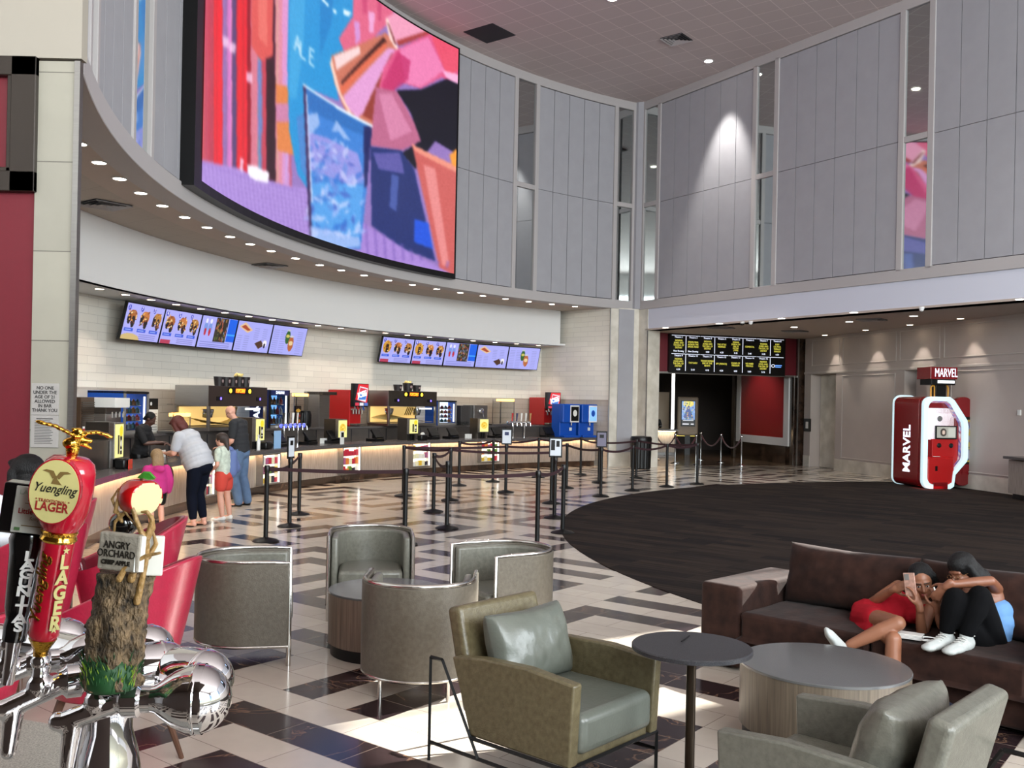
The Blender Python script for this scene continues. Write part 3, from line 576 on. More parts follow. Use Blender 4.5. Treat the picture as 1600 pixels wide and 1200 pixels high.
# ------------------------------------------------------------------ giant curved screen
SF0, SF1, SZ0, SZ1 = 179.15, 143.6, 5.22, 11.03; RSC = 17.6
t = thing('video_screen', 'giant curved video screen showing a blue iced drink being poured', 'screen', (0, 0, 0))
q = MB(); q.arc(RSC+0.01, RW+0.04, SF0+1.1, SF1-0.25, SZ0-0.14, SZ1+0.05, 30); q.build('bezel', m_black, t)
def scu(x, y):                              # zoomed photo frame (x/2.728+280, y/2.728) to screen u, v
    p, f = at_R(x/2.728+280, y/2.728, RSC); return ((SF0-f)/(SF0-SF1), (p.z-SZ0)/(SZ1-SZ0))
pc = Pic(330, 250, (150, 120, 190)); S = lambda pts: [scu(*a) for a in pts]
def P_(pts, c, al=1.0): pc.poly(S(pts), c, al)
P_([(100, -1200), (480, -1200), (480, 820), (100, 720)], (190, 95, 130))
r2 = random.Random(3)
cols = [(100, 125, (205, 70, 85)), (125, 150, (190, 55, 75)), (150, 186, (235, 28, 38)), (186, 206, (150, 110, 170)), (206, 226, (205, 120, 190)), (226, 246, (90, 60, 110)), (246, 290, (228, 30, 42)), (290, 306, (150, 10, 30)), (306, 336, (215, 120, 140)),
        (336, 352, (120, 130, 180)), (352, 372, (190, 70, 90)), (372, 410, (60, 14, 34)), (410, 440, (225, 140, 160)), (440, 470, (215, 150, 205))]
for a, b, c in cols:
    yb = 690+(a-105)*0.28; P_([(a, -1200), (b, -1200), (b, yb+8), (a, yb)], c)
    for k in range(3): x = r2.uniform(a, b); P_([(x, -1200), (x+3, -1200), (x+3, yb), (x, yb)], tuple(min(255, v*r2.uniform(0.7, 1.35)) for v in c), 0.7)
P_([(300, -1200), (405, -1200), (400, 240), (350, 260), (310, 200)], (222, 88, 84)); P_([(330, -300), (380, -300), (375, 200), (340, 160)], (236, 120, 110), .8)
for a, b in ((200, 180), (228, 205), (300, 330)): P_([(a-14, b-24), (a+14, b-18), (a+12, b+24), (a-12, b+18)], (250, 210, 240), .8)
P_([(335, 260), (352, 260), (356, 560), (338, 600)], (110, 130, 190)); P_([(372, 250), (410, 280), (412, 770), (378, 740)], (48, 10, 26))
P_([(412, 360), (475, 370), (490, 660), (420, 640)], (226, 132, 72)); P_([(412, 440), (470, 440), (480, 520), (415, 520)], (205, 130, 170))
P_([(440, -600), (480, -600), (470, 330), (440, 300)], (222, 150, 205))
P_([(100, 680), (250, 715), (460, 790), (560, 800), (570, 1040), (380, 1000), (100, 840)], (172, 140, 216))
for k in range(26):
    x = 105+k*17; P_([(x, 690+k*5), (x+6, 692+k*5), (x+28, 900+k*5), (x+20, 900+k*5)], (128, 96, 186), .55)
for k in range(12): y = 705+k*20; P_([(100, y), (560, y+128), (560, y+134), (100, y+6)], (206, 178, 238), .5)
P_([(290, 700), (330, 708), (385, 735), (380, 778), (330, 768), (295, 745)], (252, 246, 255))
P_([(262, 668), (276, 680), (272, 735), (258, 720)], (246, 220, 250), .8)
P_([(480, -900), (780, -900), (760, 120), (690, 180), (705, 235), (650, 260), (680, 430), (530, 365), (545, 800), (505, 740), (470, 560), (462, 330)], (36, 150, 216))
P_([(480, -900), (560, -900), (530, 200), (500, 420), (470, 420)], (66, 170, 226), .8); P_([(600, -700), (690, -700), (650, 100), (600, 240)], (22, 128, 200), .8)
P_([(500, 500), (530, 480), (545, 760), (520, 720)], (90, 130, 205), .7)
for ch, x, y in (('A', 505, 195), ('L', 530, 225), ('E', 566, 250)): u, v = scu(x, y); pc.seg(ch, u-0.012, v-0.02, 0.022, 0.05, (190, 225, 245), 0.004, asp=1.3)
P_([(610, -10), (640, 25), (632, 28), (604, 0)], (240, 250, 255)); P_([(655, 40), (672, 45), (670, 60), (656, 56)], (240, 250, 255)); P_([(700, 40), (735, 55), (722, 72), (698, 62)], (230, 245, 255))
# hand and copper measuring cup
P_([(735, -1000), (1000, -1000), (915, 50), (880, 110), (840, 150), (800, 210), (770, 190), (735, 210), (700, 215), (680, 165), (740, 70)], (226, 104, 138))
P_([(745, 90), (768, 95), (772, 170), (752, 190)], (214, 150, 214)); P_([(806, 50), (832, 55), (830, 140), (810, 140)], (238, 168, 214)); P_([(770, -400), (800, -400), (800, 60), (780, 60)], (198, 60, 110), .6); P_([(840, -400), (860, -400), (860, 90), (846, 90)], (190, 56, 104), .6)
P_([(648, 238), (770, 190), (880, 140), (905, 170), (935, 210), (905, 300), (822, 530), (745, 520), (700, 455), (660, 350)], (206, 118, 96))
P_([(660, 240), (768, 196), (772, 230), (670, 300)], (246, 214, 214)); P_([(690, 350), (870, 160), (885, 178), (700, 385)], (60, 22, 22)); P_([(676, 380), (700, 400), (885, 200), (878, 178)], (226, 110, 80))
P_([(700, 410), (890, 205), (925, 212), (800, 470), (760, 500), (715, 460)], (228, 160, 214)); P_([(780, 490), (900, 235), (925, 215), (830, 520)], (150, 58, 48)); P_([(650, 240), (642, 270), (672, 385), (742, 520), (760, 528), (690, 400), (660, 290)], (250, 206, 190))
P_([(880, 80), (930, 50), (1000, 90), (1065, 140), (1000, 165), (935, 195), (900, 150)], (240, 160, 190)); P_([(925, 175), (1060, 132), (1068, 145), (935, 198)], (170, 60, 60))
P_([(878, 82), (888, 78), (932, 205), (925, 215), (895, 165)], (255, 220, 214)); P_([(886, 96), (892, 100), (925, 190), (918, 190)], (110, 30, 40))
P_([(930, 20), (1000, 30), (1192, 190), (1192, 330), (1140, 345), (1120, 330), (1030, 378), (940, 350), (890, 410), (850, 375), (870, 290), (920, 215), (1065, 145)], (226, 92, 140))
P_([(940, 210), (1060, 160), (1130, 300), (1030, 372), (960, 350)], (240, 134, 186), .9); P_([(1070, 150), (1192, 200), (1192, 300), (1140, 320)], (236, 84, 110), .9); P_([(930, 220), (985, 260), (975, 340), (900, 400), (860, 370)], (196, 44, 104), .8); P_([(1120, 300), (1192, 320), (1192, 360), (1140, 335)], (250, 180, 220))
P_([(838, 370), (930, 390), (1000, 520), (1035, 600), (950, 640), (815, 620), (822, 530)], (190, 104, 140)); P_([(850, 400), (905, 400), (990, 560), (900, 600)], (222, 140, 178), .8)
P_([(925, 385), (1030, 382), (1140, 336), (1192, 360), (1190, 660), (1090, 600), (1060, 640), (1005, 720), (950, 650), (1030, 600), (985, 480)], (10, 10, 30))
P_([(815, 625), (945, 640), (1000, 720), (1090, 1110), (960, 1060), (820, 960)], (26, 44, 110)); P_([(825, 650), (940, 650), (960, 740), (850, 720)], (110, 100, 180), .8); P_([(1000, 930), (1060, 950), (1080, 1060), (1000, 1030)], (26, 84, 220)); P_([(905, 740), (935, 750), (925, 900), (895, 880)], (90, 110, 190), .7)
P_([(990, 612), (1192, 725), (1190, 1175), (1110, 1150), (1050, 880)], (206, 96, 92)); P_([(1040, 700), (1090, 720), (1150, 1130), (1120, 1130)], (238, 150, 150), .8); P_([(990, 612), (1192, 712), (1192, 740), (1000, 640)], (240, 150, 130)); P_([(1150, 660), (1185, 630), (1192, 720), (1160, 700)], (250, 160, 60))
P_([(780, 945), (1110, 1140), (1190, 1180), (760, 1080)], (168, 134, 214)); 
for k in range(10): x = 790+k*38; P_([(x, 950+k*21), (x+12, 955+k*21), (x+20, 1110), (x+8, 1110)], (120, 90, 180), .5)
# glass with ice
P_([(528, 356), (822, 536), (800, 790), (772, 1060), (700, 1058), (560, 1010), (548, 780)], (60, 130, 214))
P_([(528, 356), (822, 536), (812, 590), (540, 460)], (44, 112, 190)); P_([(545, 560), (640, 590), (760, 650), (790, 760), (740, 790), (560, 720)], (150, 150, 226)); P_([(555, 770), (785, 790), (768, 1010), (565, 960)], (84, 160, 232))
for k in range(120):
    x = r2.uniform(552, 780); y = r2.uniform(590, 1010); w = r2.uniform(8, 34); a = r2.uniform(0, 3.1); c = r2.choice([(206, 214, 250), (130, 150, 226), (40, 110, 206), (170, 190, 246), (96, 140, 220), (66, 90, 190)])
    pts = [(x+w*math.cos(a+b)*s_, y+w*math.sin(a+b)*s_) for b, s_ in ((0, 1), (1.3, .5), (3.1, 1), (4.4, .4))]; P_(pts, c, 0.65)
P_([(785, 540), (822, 536), (800, 790), (788, 800)], (24, 34, 96)); P_([(528, 356), (540, 360), (560, 800), (566, 1010), (555, 1000), (545, 780)], (60, 40, 90)); P_([(526, 352), (824, 532), (822, 545), (530, 366)], (230, 240, 255))
P_([(540, 400), (546, 404), (570, 860), (562, 860)], (220, 230, 255), .8); P_([(560, 960), (768, 1010), (770, 1050), (700, 1056), (560, 1005)], (190, 206, 250), .7)
for pts in ([(545, 490), (590, 480), (600, 530), (560, 575), (548, 560)], [(650, 560), (670, 510), (730, 600), (700, 590), (680, 560)]): P_(pts, (190, 206, 246), .7)
pc.blur(3); _n = np.random.RandomState(2).normal(0, 4, pc.a.shape[:2]); pc.a += _n[..., None]; pc.blur(1)
pc.mesh('picture', lambda u, v: pol(RSC, SF0+(SF1-SF0)*u, SZ0+(SZ1-SZ0)*v), scr, t)
# ------------------------------------------------------------------ menu boards (two rows of five)
def menu_pic(k, second):
    p = Pic(96, 56, (168, 170, 242)); a = 1.7; R_ = random.Random(k*7+second)
    if k < 2:
        for j in range(3):
            x = 0.17+j*0.33; p.rect(x-.155, .0, x+.155, 1, (172, 172, 242))
            if not second or j != 0:
                p.el(x+.02, .66, .11, .17, [(170, 100, 46), (196, 120, 60), (184, 128, 60)][j % 3]); p.el(x-.06, .58, .045, .16, (20, 16, 26)); p.el(x+.05, .5, .05, .17, (24, 18, 26))
            else: p.el(x, .62, .13, .25, (206, 150, 50)); p.rect(x-.03, .4, x+.05, .72, (28, 20, 24))
            for i in range(20): p.el(x+R_.uniform(-.1, .12), R_.uniform(.42, .84), .016, .026, R_.choice([(226, 170, 90), (150, 80, 40), (236, 206, 150), (120, 60, 30)]))
            p.rect(x-.13, .24, x+.1, .32, (44, 84, 214)); p.rect(x-.1, .26, x+.05, .29, (180, 200, 250))
            p.el(x-.1, .88, .035, .075, (30, 44, 190)); p.seg(str(k*3+j+1), x-.118, .84, .035, .09, (240, 240, 255), .008, asp=a)
        if k == 0 and not second: p.el(.22, .02, .26, .16, (206, 180, 120))
        else: p.rect(.02, .0, .28, .13, (180, 30, 50), .8)
        for j in range(3): p.rect(.45, .06+j*.05, .9, .075+j*.05, (120, 120, 190))
    elif k == 2:
        p.rect(.40, .22, .74, .98, (46, 40, 34)); p.rect(.76, .25, 1, .98, (14, 96, 228)); p.rect(.76, .45, 1, .5, (60, 160, 250))
        for i in range(60): p.el(R_.uniform(.42, .72), R_.uniform(.26, .95), .012, .05, R_.choice([(150, 110, 60), (90, 110, 50), (170, 90, 70), (30, 26, 20), (120, 130, 160)]))
        for x in (.14, .26): p.el(x, .62, .05, .2, (120, 150, 220)); p.el(x, .5, .03, .12, (190, 40, 60)); p.el(x, .84, .03, .08, (230, 230, 250))
        for j in range(3): p.rect(.06, .05+j*.06, .9, .07+j*.06, (110, 112, 190))
    elif k == 3:
        p.poly([(.04, .8), (.2, .96), (.44, .72), (.3, .62)], (226, 190, 150)); p.poly([(.1, .8), (.2, .88), (.38, .72), (.3, .68)], (170, 70, 40))
        p.poly([(.56, .3), (.7, .12), (.84, .24), (.74, .42)], (74, 44, 30)); p.el(.86, .32, .06, .12, (236, 230, 236)); p.el(.86, .24, .03, .08, (30, 30, 60))
        for x in (.04, .24, .5, .74):
            for j in range(7): p.rect(x, .08+j*.07+(.35 if x >= .5 else 0), x+.14, .095+j*.07+(.35 if x >= .5 else 0), (140, 142, 206))
    else:
        p.el(.46, .62, .07, .24, (40, 92, 40)); p.el(.58, .4, .08, .27, (176, 96, 50)); p.el(.46, .66, .05, .06, (200, 190, 90)); p.el(.58, .42, .06, .08, (226, 200, 150)); p.el(.46, .86, .06, .03, (190, 196, 200)); p.el(.58, .66, .07, .03, (200, 200, 210))
        for x in (.04, .24, .74):
            for j in range(11): p.rect(x, .08+j*.075, x+.16, .095+j*.075, (140, 142, 206))
    return p
pics = {}
for row, (f0, f1) in enumerate(((169.45, 150.95), (142.65, 124.65))):
    for k in range(5):
        a = f0+(f1-f0)*(k)/5; b = f0+(f1-f0)*(k+1)/5
        lab = ['showing popcorn combos numbered one to three', 'showing combos numbered four to six', 'showing drinks and a blue panel', 'showing a hot dog and a brownie', 'showing two drink cans'][k]
        pa, pb = pol(20.45, a), pol(20.45, b); c = (pa+pb)/2; w = (pb-pa).length-0.012; an = math.atan2((pb-pa).y, (pb-pa).x)
        t = thing('menu_screen', '%s menu screen %s' % ('near' if row == 0 else 'far', lab), 'screen', (c.x, c.y, 3.33), an, 'menu screens over the %s counter' % ('near' if row == 0 else 'far'))
        tilt = math.radians(14)
        q = MB(); q.bb(-w/2, w/2, 0, 0.06, -0.37, 0.37); q.bb(-0.15, 0.15, 0.06, 0.38, -0.1, 0.1); q.build('screen_body', m_black, t, rot=(tilt, 0, 0))
        menu_pic(k, row).mesh('picture', flat(w-0.04, 0.70, -0.004), scr, t, rot=(tilt, 0, 0))
# ------------------------------------------------------------------ showtimes board above the theatre entrance
cols8 = [es(1047+22.0*i, 560) for i in range(9)]; s0, s1 = es(1047), es(1223)
t = thing('showtimes_board', 'black showtimes board with yellow film titles over the theatre entrance', 'screen', EO+EN*-0.03, ERZ)
q = MB(); q.bb(s0-0.06, s1+0.06, 0, 0.12, 2.96, 4.19); q.build('screen_body', m_black, t)
m_yel = M('yellow_glow_text', (222, 214, 84), emit=.8); m_wht = M('white_glow_text', (226, 232, 250), emit=1.0); m_blu = M('blue_glow_text', (90, 140, 230), emit=1.3)
q = MB(); cw = (s1-s0)/8
for r in range(2):
    for i in range(8):
        x = s0+cw*i; zt = 4.14-r*0.585; q.bb(x+0.01, x+cw-0.01, -0.004, 0, zt, zt+0.012)
        if i % 2 == 1: q.bb(x-0.008, x+0.008, -0.004, 0, zt-0.53, zt)
q.build('divider_lines', m_wht, t)
TT = ['INDIANA\nJONES AND\nTHE DIAL OF\nDESTINY', 'SPIDER-MAN:\nACROSS THE\nSPIDER-VERSE', 'INDIANA\nJONES AND\nTHE DIAL OF\nDESTINY', 'THE LITTLE\nMERMAID', 'INDIANA\nJONES & THE\nDIAL OF\nDESTINY\n(OPEN)', 'ELEMENTAL', 'INDIANA\nJONES AND\nTHE DIAL OF\nDESTINY', 'RUBY\nGILLMAN,\nTEENAGE\nKRAKEN',
      'INDIANA\nJONES AND\nTHE DIAL OF\nDESTINY', 'THE FLASH', 'TRANSFORMERS:\nRISE OF THE\nBEASTS', 'SPY (FRENCH)', 'SOUND OF\nFREEDOM', 'NO HARD\nFEELINGS', 'INDIANA\nJONES AND\nTHE DIAL OF\nDESTINY']
TM = ['Now Showing', 'Now Showing', '4:00', '4:20', '5:45', '5:40', '5:30', '4:30', '6:30', '5:10', '4:10', '4:20', '4:00', '5:00', '5:15']
for i in range(15):
    r, c = divmod(i, 8); x = s0+cw*(c+0.5); zt = 4.14-r*0.585
    text('heading_text', 'Theatre %d' % (i+1), 0.075, m_wht, t, (x, -0.006, zt-0.05), bold=0)
    text('title_text', TT[i], 0.080 if len(TT[i].split('\n')) < 5 else 0.070, m_yel, t, (x, -0.006, zt-0.27), bold=-0.0005, sx=0.8)
    text('time_text', TM[i], 0.075, m_wht, t, (x, -0.006, zt-0.49), bold=0, sx=0.85 if ':' not in TM[i] else 1)
q = MB(); q.tube([(s0+cw*7.22+0.06*math.cos(a*PI/10), -0.006, 3.28+0.045*math.sin(a*PI/10)) for a in range(20)], 0.008, 6, closed=True); q.build('logo', m_wht, t)
q = MB(); q.bb(s0+cw*7.38, s0+cw*7.86, -0.006, 0, 3.285, 3.31); q.bb(s0+cw*7.38, s0+cw*7.8, -0.006, 0, 3.235, 3.26); q.build('logo_lines', m_blu, t)
# ================================================================== LOUNGE FURNITURE
def leather(name, c, c2, rough=0.38):
    m = M(name, c, rough, var=0.03, vs=34, col2=c2, bump=0.2, bs=120); return m
m_lea = leather('taupe_leather', (84, 78, 68), (96, 90, 80)); m_lea2 = leather('pewter_leather', (98, 97, 88), (112, 111, 101), 0.3); m_olive = leather('olive_leather', (88, 79, 56), (106, 97, 72), 0.34)
m_sgrey = M('grey_sage_leather', (98, 102, 94), 0.30, var=0.06, vs=14, bump=0.12, bs=60)
m_nickel = M('satin_nickel', (205, 202, 196), 0.18, 1.0)
def upath(r, ext, n=22):                      # U outline, open towards +Y
    P = [(-r, ext)]+[(-r, ext*k/3) for k in (2, 1)]
    for i in range(n+1): a = PI+PI*i/n; P.append((r*math.cos(a), r*math.sin(a)*0.98))
    return P+[(r, ext*k/3) for k in (1, 2)]+[(r, ext)]
def make_tub(label):
    t = thing('tub_chair', label, 'chair', (0, 0, 0), 0, 'round-backed tub chairs around the small drum table')
    def wall(ro, ri, ext, z0, z1):
        q = MB(); A = upath(ro, ext); B = upath(ri, ext); n = len(A)
        vs = [(x, y, z0) for x, y in A]+[(x, y, z0) for x, y in B]+[(x, y, z1) for x, y in A]+[(x, y, z1) for x, y in B]; fs = []
        for i in range(n-1): fs += [(i, i+1, 2*n+i+1, 2*n+i), (n+i+1, n+i, 3*n+i, 3*n+i+1), (2*n+i, 2*n+i+1, 3*n+i+1, 3*n+i), (i+1, i, n+i, n+i+1)]
        fs += [(0, 2*n, 3*n, n), (n-1, 2*n-1, 4*n-1, 3*n-1)]; q.add(vs, fs); return q
    wall(0.385, 0.35, 0.31, 0.15, 0.735).build('outer_shell', m_lea, t, smooth=40, bevel=0.006)
    q = wall(0.345, 0.285, 0.30, 0.16, 0.725); q.build('inner_padding', m_lea2, t, smooth=40, bevel=0.022, seg=3)
    q = MB(); pts = [(x*0.98, y) for x, y in upath(0.285, 0.34, 16)]; q.prism(pts, 0.30, 0.44); q.build('seat_cushion', m_lea2, t, smooth=40, bevel=0.035, seg=3)
    q = MB(); q.prism([(x, y) for x, y in upath(0.30, 0.27, 16)], 0.15, 0.30); q.build('seat_base', m_lea, t, smooth=40, bevel=0.01)
    q = MB(); P = [(x, y, 0.745) for x, y in upath(0.366, 0.315)]; q.tube([(P[0][0], P[0][1], 0.0)]+P+[(P[-1][0], P[-1][1], 0.0)], 0.014, 8, flat=(0.018, 0.013)); q.build('top_rim', m_nickel, t, smooth=50)
    q = MB(); q.tube([(x, y, 0.142) for x, y in upath(0.375, 0.31)], 0.012, 8); q.tube([(-0.37, 0.30, 0.142), (0.37, 0.30, 0.142)], 0.011, 8); q.build('base_rail', m_nickel, t, smooth=50)
    for sx in (-1, 1): q = MB(); q.cyl((sx*0.22, -0.27, 0.0), (sx*0.22, -0.27, 0.15), 0.013); q.build('leg', m_nickel, t, smooth=50)
    return t
tub = make_tub('taupe leather tub chair with its back to the camera, nickel rim around the top'); 
def face(dx, dy): return math.atan2(dy, dx)-PI/2
tub.location = (-0.475, 6.47, 0); tub.rotation_euler = (0, 0, face(0.02, 1))
dup(tub, (-1.83, 7.24, 0), face(.97, .2), 'tub chair seen from its side, facing right beside the red chairs')
dup(tub, (-1.09, 8.72, 0), face(.13, -.99), 'tub chair facing the camera on the far side of the drum table')
dup(tub, (0.13, 7.86, 0), face(-.86, -.5), 'tub chair facing left, directly behind the cushioned leather armchair')
def drum(name, label, x, y, r, h, wood, top, ph=0.09, ins=0.02, toplap=0.004):
    t = thing(name, label, 'table', (x, y, 0))
    q = MB(); q.lathe((0, 0, 0), [(r-ins, 0), (r-ins, ph)], 48); q.build('plinth', m_blackm, t, smooth=30)
    q = MB(); q.lathe((0, 0, 0), [(r, ph), (r, h-0.015)], 64); q.build('drum_body', wood, t, smooth=30)
    q = MB(); q.lathe((0, 0, 0), [(r+toplap, h-0.015), (r+toplap, h-0.003), (r+toplap-0.003, h), (0.0001, h)], 64); q.build('table_top', top, t, smooth=30)
m_dwood = M('walnut_veneer', (104, 88, 76), 0.4, var=0.16, vs=5, stretch=(14, 14, 0.5), col2=(126, 108, 94)); m_gtop = M('grey_satin_laminate', (92, 92, 92), 0.18, var=0.02, spec=0.6)
m_dwood2 = M('ash_brown_veneer', (92, 82, 70), 0.4, var=0.14, vs=5, stretch=(14, 14, 0.5), col2=(112, 100, 86))
drum('drum_table', 'small round drum table of walnut veneer between the four tub chairs', -0.80, 7.42, 0.44, 0.48, m_dwood, m_gtop)
drum('coffee_table', 'large round drum coffee table with grey top in front of the brown sofa', 1.955, 5.62, 0.475, 0.45, m_dwood2, m_gtop)
# black pedestal table
t = thing('pedestal_table', 'high round table with speckled black stone top and slim bronze post', 'table', (1.01, 4.80, 0))
m_gran = M('black_granite', (10, 10, 11), 0.4, var=0.6, vs=220, col2=(52, 52, 56))
q = MB(); q.lathe((0, 0, 0), [(0.285, 0.715), (0.297, 0.72), (0.297, 0.737), (0.292, 0.742), (0.0001, 0.742)], 64); q.build('table_top', m_gran, t, smooth=30)
q = MB(); q.lathe((0, 0, 0), [(0.12, 0.705), (0.12, 0.715)], 32); q.cyl((0, 0, 0.03), (0, 0, 0.71), 0.024, n=20); q.build('post', M('dark_bronze', (58, 48, 38), 0.35, 0.8), t, smooth=40)
q = MB(); q.lathe((0, 0, 0), [(0.2, 0), (0.2, 0.012), (0.19, 0.02), (0.03, 0.03), (0.0001, 0.03)], 40); q.build('base_plate', m_blackm, t, smooth=40)
t = thing('thin_pen', 'thin dark stick lying on the black stone table top', 'pen', (0, 0, 0)); a = at_z(1065, 1002, 0.746); b = at_z(1077, 993, 0.746)
q = MB(); q.cyl(a, b, 0.003, n=8); q.build('barrel', m_black, t)
# armchairs with black steel frames
def cushion(w, h, d, puff=0.5, wr=0.012, seed=0, nx=40, ny=30):
    q = MB(); vs = []; fs = []
    for s in (1, -1):
        for j in range(ny+1):
            for i in range(nx+1):
                u = 2*i/nx-1; v = 2*j/ny-1
                e = max(0.0, (1-abs(u)**2.6))**0.5*max(0.0, (1-abs(v)**2.6))**0.5; pin = 1-0.06*(1-abs(v)**2)*0-0.05*abs(u*v)**2*0
                x = u*w/2*(1-0.07*(1-(abs(v)))*abs(u)*0.6); z = v*h/2*(1-0.09*(1-abs(u))*abs(v)**3*0.8)
                ed = abs(u)**6+abs(v)**6; n1 = mnoise.noise(Vector((u*3+seed, v*2.2, s*3)))*0.6+math.sin((u*math.cos(seed)*9+v*5+seed)*1.7)*0.25*abs(u)+mnoise.noise(Vector((u*8+seed, v*3, s)))*0.35
                y = s*(d/2*e**0.8+wr*n1*e+0.004)
                vs.append((x, y, z))
    n = (nx+1)*(ny+1)
    for k in range(2):
        for j in range(ny):
            for i in range(nx):
                a = k*n+j*(nx+1)+i; f = (a, a+1, a+nx+2, a+nx+1); fs.append(f if k else f[::-1])
    bd = [i for i in range(nx+1)]+[j*(nx+1)+nx for j in range(1, ny+1)]+[ny*(nx+1)+i for i in range(nx-1, -1, -1)]+[j*(nx+1) for j in range(ny-1, 0, -1)]
    for i in range(len(bd)): a, b = bd[i], bd[(i+1) % len(bd)]; fs.append((a, b, n+b, n+a))
    q.add(vs, fs); return q
def make_arm(label, body, pil, seatm):
    t = thing('armchair', label, 'armchair', (0, 0, 0), 0, 'leather armchairs on black steel frames')
    Wd = 0.35
    for sx in (-1, 1):
        q = MB(); prof = [(-0.41, 0.585), (-0.27, 0.20), (0.38, 0.20), (0.40, 0.60), (0.10, 0.625), (-0.2, 0.615)]
        q.slab([(y, z) for y, z in prof[::-1]], (sx*Wd-0.035, 0, 0), (0, 1, 0), (0, 0, 1), 0.07) if False else None
        vs = [(sx*Wd+dx, y, z) for dx in (-0.035, 0.035) for y, z in prof]; n = len(prof)
        q.add(vs, [tuple(range(n-1, -1, -1)), tuple(range(n, 2*n))]+[(i, (i+1) % n, n+(i+1) % n, n+i) for i in range(n)])
        q.build('arm', body, t, bevel=0.012, seg=3, smooth=40)
    q = MB(); q.bb(-0.31, 0.31, -0.30, 0.40, 0.24, 0.44); q.build('seat_cushion', seatm, t, bevel=0.045, seg=4, smooth=40)
    q = MB(); q.bb(-0.31, 0.31, -0.26, 0.36, 0.19, 0.26); q.build('seat_base', body, t, bevel=0.01, smooth=40)
    q = MB(); q.box((0, -0.40, 0.56), (0.66, 0.10, 0.56), rx=math.radians(14)); q.build('backrest', body, t, bevel=0.03, seg=4, smooth=40)
    c = cushion(0.60, 0.40, 0.24, seed=1.3); c.build('back_pillow', pil, t, smooth=True, loc=(0, -0.20, 0.62), rot=(math.radians(16), 0, 0))
    for sx in (-1, 1):
        x = sx*0.392; q = MB(); R_ = 0.010
        for a, b in (((x, -0.56, 0), (x, -0.56, 0.555)), ((x, -0.56, 0.555), (x, -0.47, 0.555)), ((x, -0.47, 0.555), (x, -0.20, 0.10)), ((x, -0.56, 0.10), (x, 0.37, 0.10)), ((x, 0.37, 0.0), (x, 0.37, 0.2)), ((x, -0.26, 0.195), (x, 0.37, 0.195))):
            q.tube([a, b], 0.011, 4)
        q.build('side_frame', m_blackm, t)
    q = MB(); q.tube([(-0.39, 0.37, 0.195), (0.39, 0.37, 0.195)], 0.011, 4); q.tube([(-0.39, -0.26, 0.195), (0.39, -0.26, 0.195)], 0.011, 4); q.build('cross_bar', m_blackm, t)
    return t
ac = make_arm('olive leather armchair with a plump grey pillow, left of the high black table', m_olive, m_sgrey, m_sgrey)
ac.location = (0.365, 5.10, 0); ac.rotation_euler = (0, 0, face(.74, -.67))
ac2 = make_arm('armchair cut off by the bottom right corner, its pillow backing onto the camera', m_lea2, m_lea2, m_lea2)
ac2.location = (1.50, 3.98, 0); ac2.rotation_euler = (0, 0, face(-.72, .69))
# brown sofa; local frame x along the front, y towards the back
SO = Vector((1.58, 7.25, 0)); SRZ = math.radians(-45.5); SX = Vector((math.cos(SRZ), math.sin(SRZ), 0)); SY = Vector((-SX.y, SX.x, 0))
m_vel = M('dark_brown_velvet', (34, 19, 15), 0.8, var=0.2, vs=9, col2=(48, 29, 23), sheen=0.05, bump=0.2, bs=25, spec=.15)
sf = thing('sofa', 'long dark brown velvet sofa with block arms, two women sitting at its right end', 'sofa', SO, SRZ)
q = MB(); q.bb(0, 0.34, 0, 1.02, 0.02, 0.62); q.build('arm', m_vel, sf, bevel=0.035, seg=4, smooth=40)
q = MB(); q.bb(2.26, 2.60, 0, 1.02, 0.02, 0.62); q.build('arm', m_vel, sf, bevel=0.035, seg=4, smooth=40)
q = MB(); q.bb(0.34, 2.26, 0.06, 0.98, 0.04, 0.24); q.build('base', m_vel, sf, bevel=0.02, smooth=40)
q = MB(); q.bb(0.30, 2.30, 0.78, 1.02, 0.04, 0.66); q.build('backrest', m_vel, sf, bevel=0.04, seg=4, smooth=40)
for a, b in ((0.345, 1.30), (1.305, 2.255)):
    q = MB(); n = 24; vs = []
    for j in range(n+1):
        for i in range(n+1):
            u = i/n; v = j/n; x = a+(b-a)*u; y = -0.01+0.80*v
            z = 0.445+0.016*math.sin(PI*u)*math.sin(PI*v)+0.006*mnoise.noise(Vector((x*7, y*3, 1)))+0.005*math.sin(x*40+y*9)*math.exp(-((v-.5)/.3)**2)*0.6; vs.append((x, y, z))
    m = (n+1)**2; vs += [(x, y, 0.24) for x, y, z in vs[:m]]; fs = [(j*(n+1)+i, j*(n+1)+i+1, (j+1)*(n+1)+i+1, (j+1)*(n+1)+i) for j in range(n) for i in range(n)]
    bd = [i for i in range(n+1)]+[j*(n+1)+n for j in range(1, n+1)]+[n*(n+1)+i for i in range(n-1, -1, -1)]+[j*(n+1) for j in range(n-1, 0, -1)]
    fs += [(bd[i], m+bd[i], m+bd[(i+1) % len(bd)], bd[(i+1) % len(bd)]) for i in range(len(bd))]; fs.append(tuple(m+i for i in bd)); q.add(vs, fs)
    q.build('seat_cushion', m_vel, sf, bevel=0.03, seg=3, smooth=50)
for k, (a, b) in enumerate(((0.36, 1.33), (1.36, 2.26))):
    c = cushion(b-a+0.02, 0.46, 0.30, seed=2.1+k*3, wr=0.02); c.build('back_cushion', m_vel, sf, smooth=True, loc=((a+b)/2, 0.68, 0.665), rot=(math.radians(-13), 0, 0))
for x in (0.1, 2.5):
    for y in (0.1, 0.92): q = MB(); q.bb(x-0.04, x+0.04, y-0.04, y+0.04, 0, 0.04); q.build('foot', m_blackm, sf)
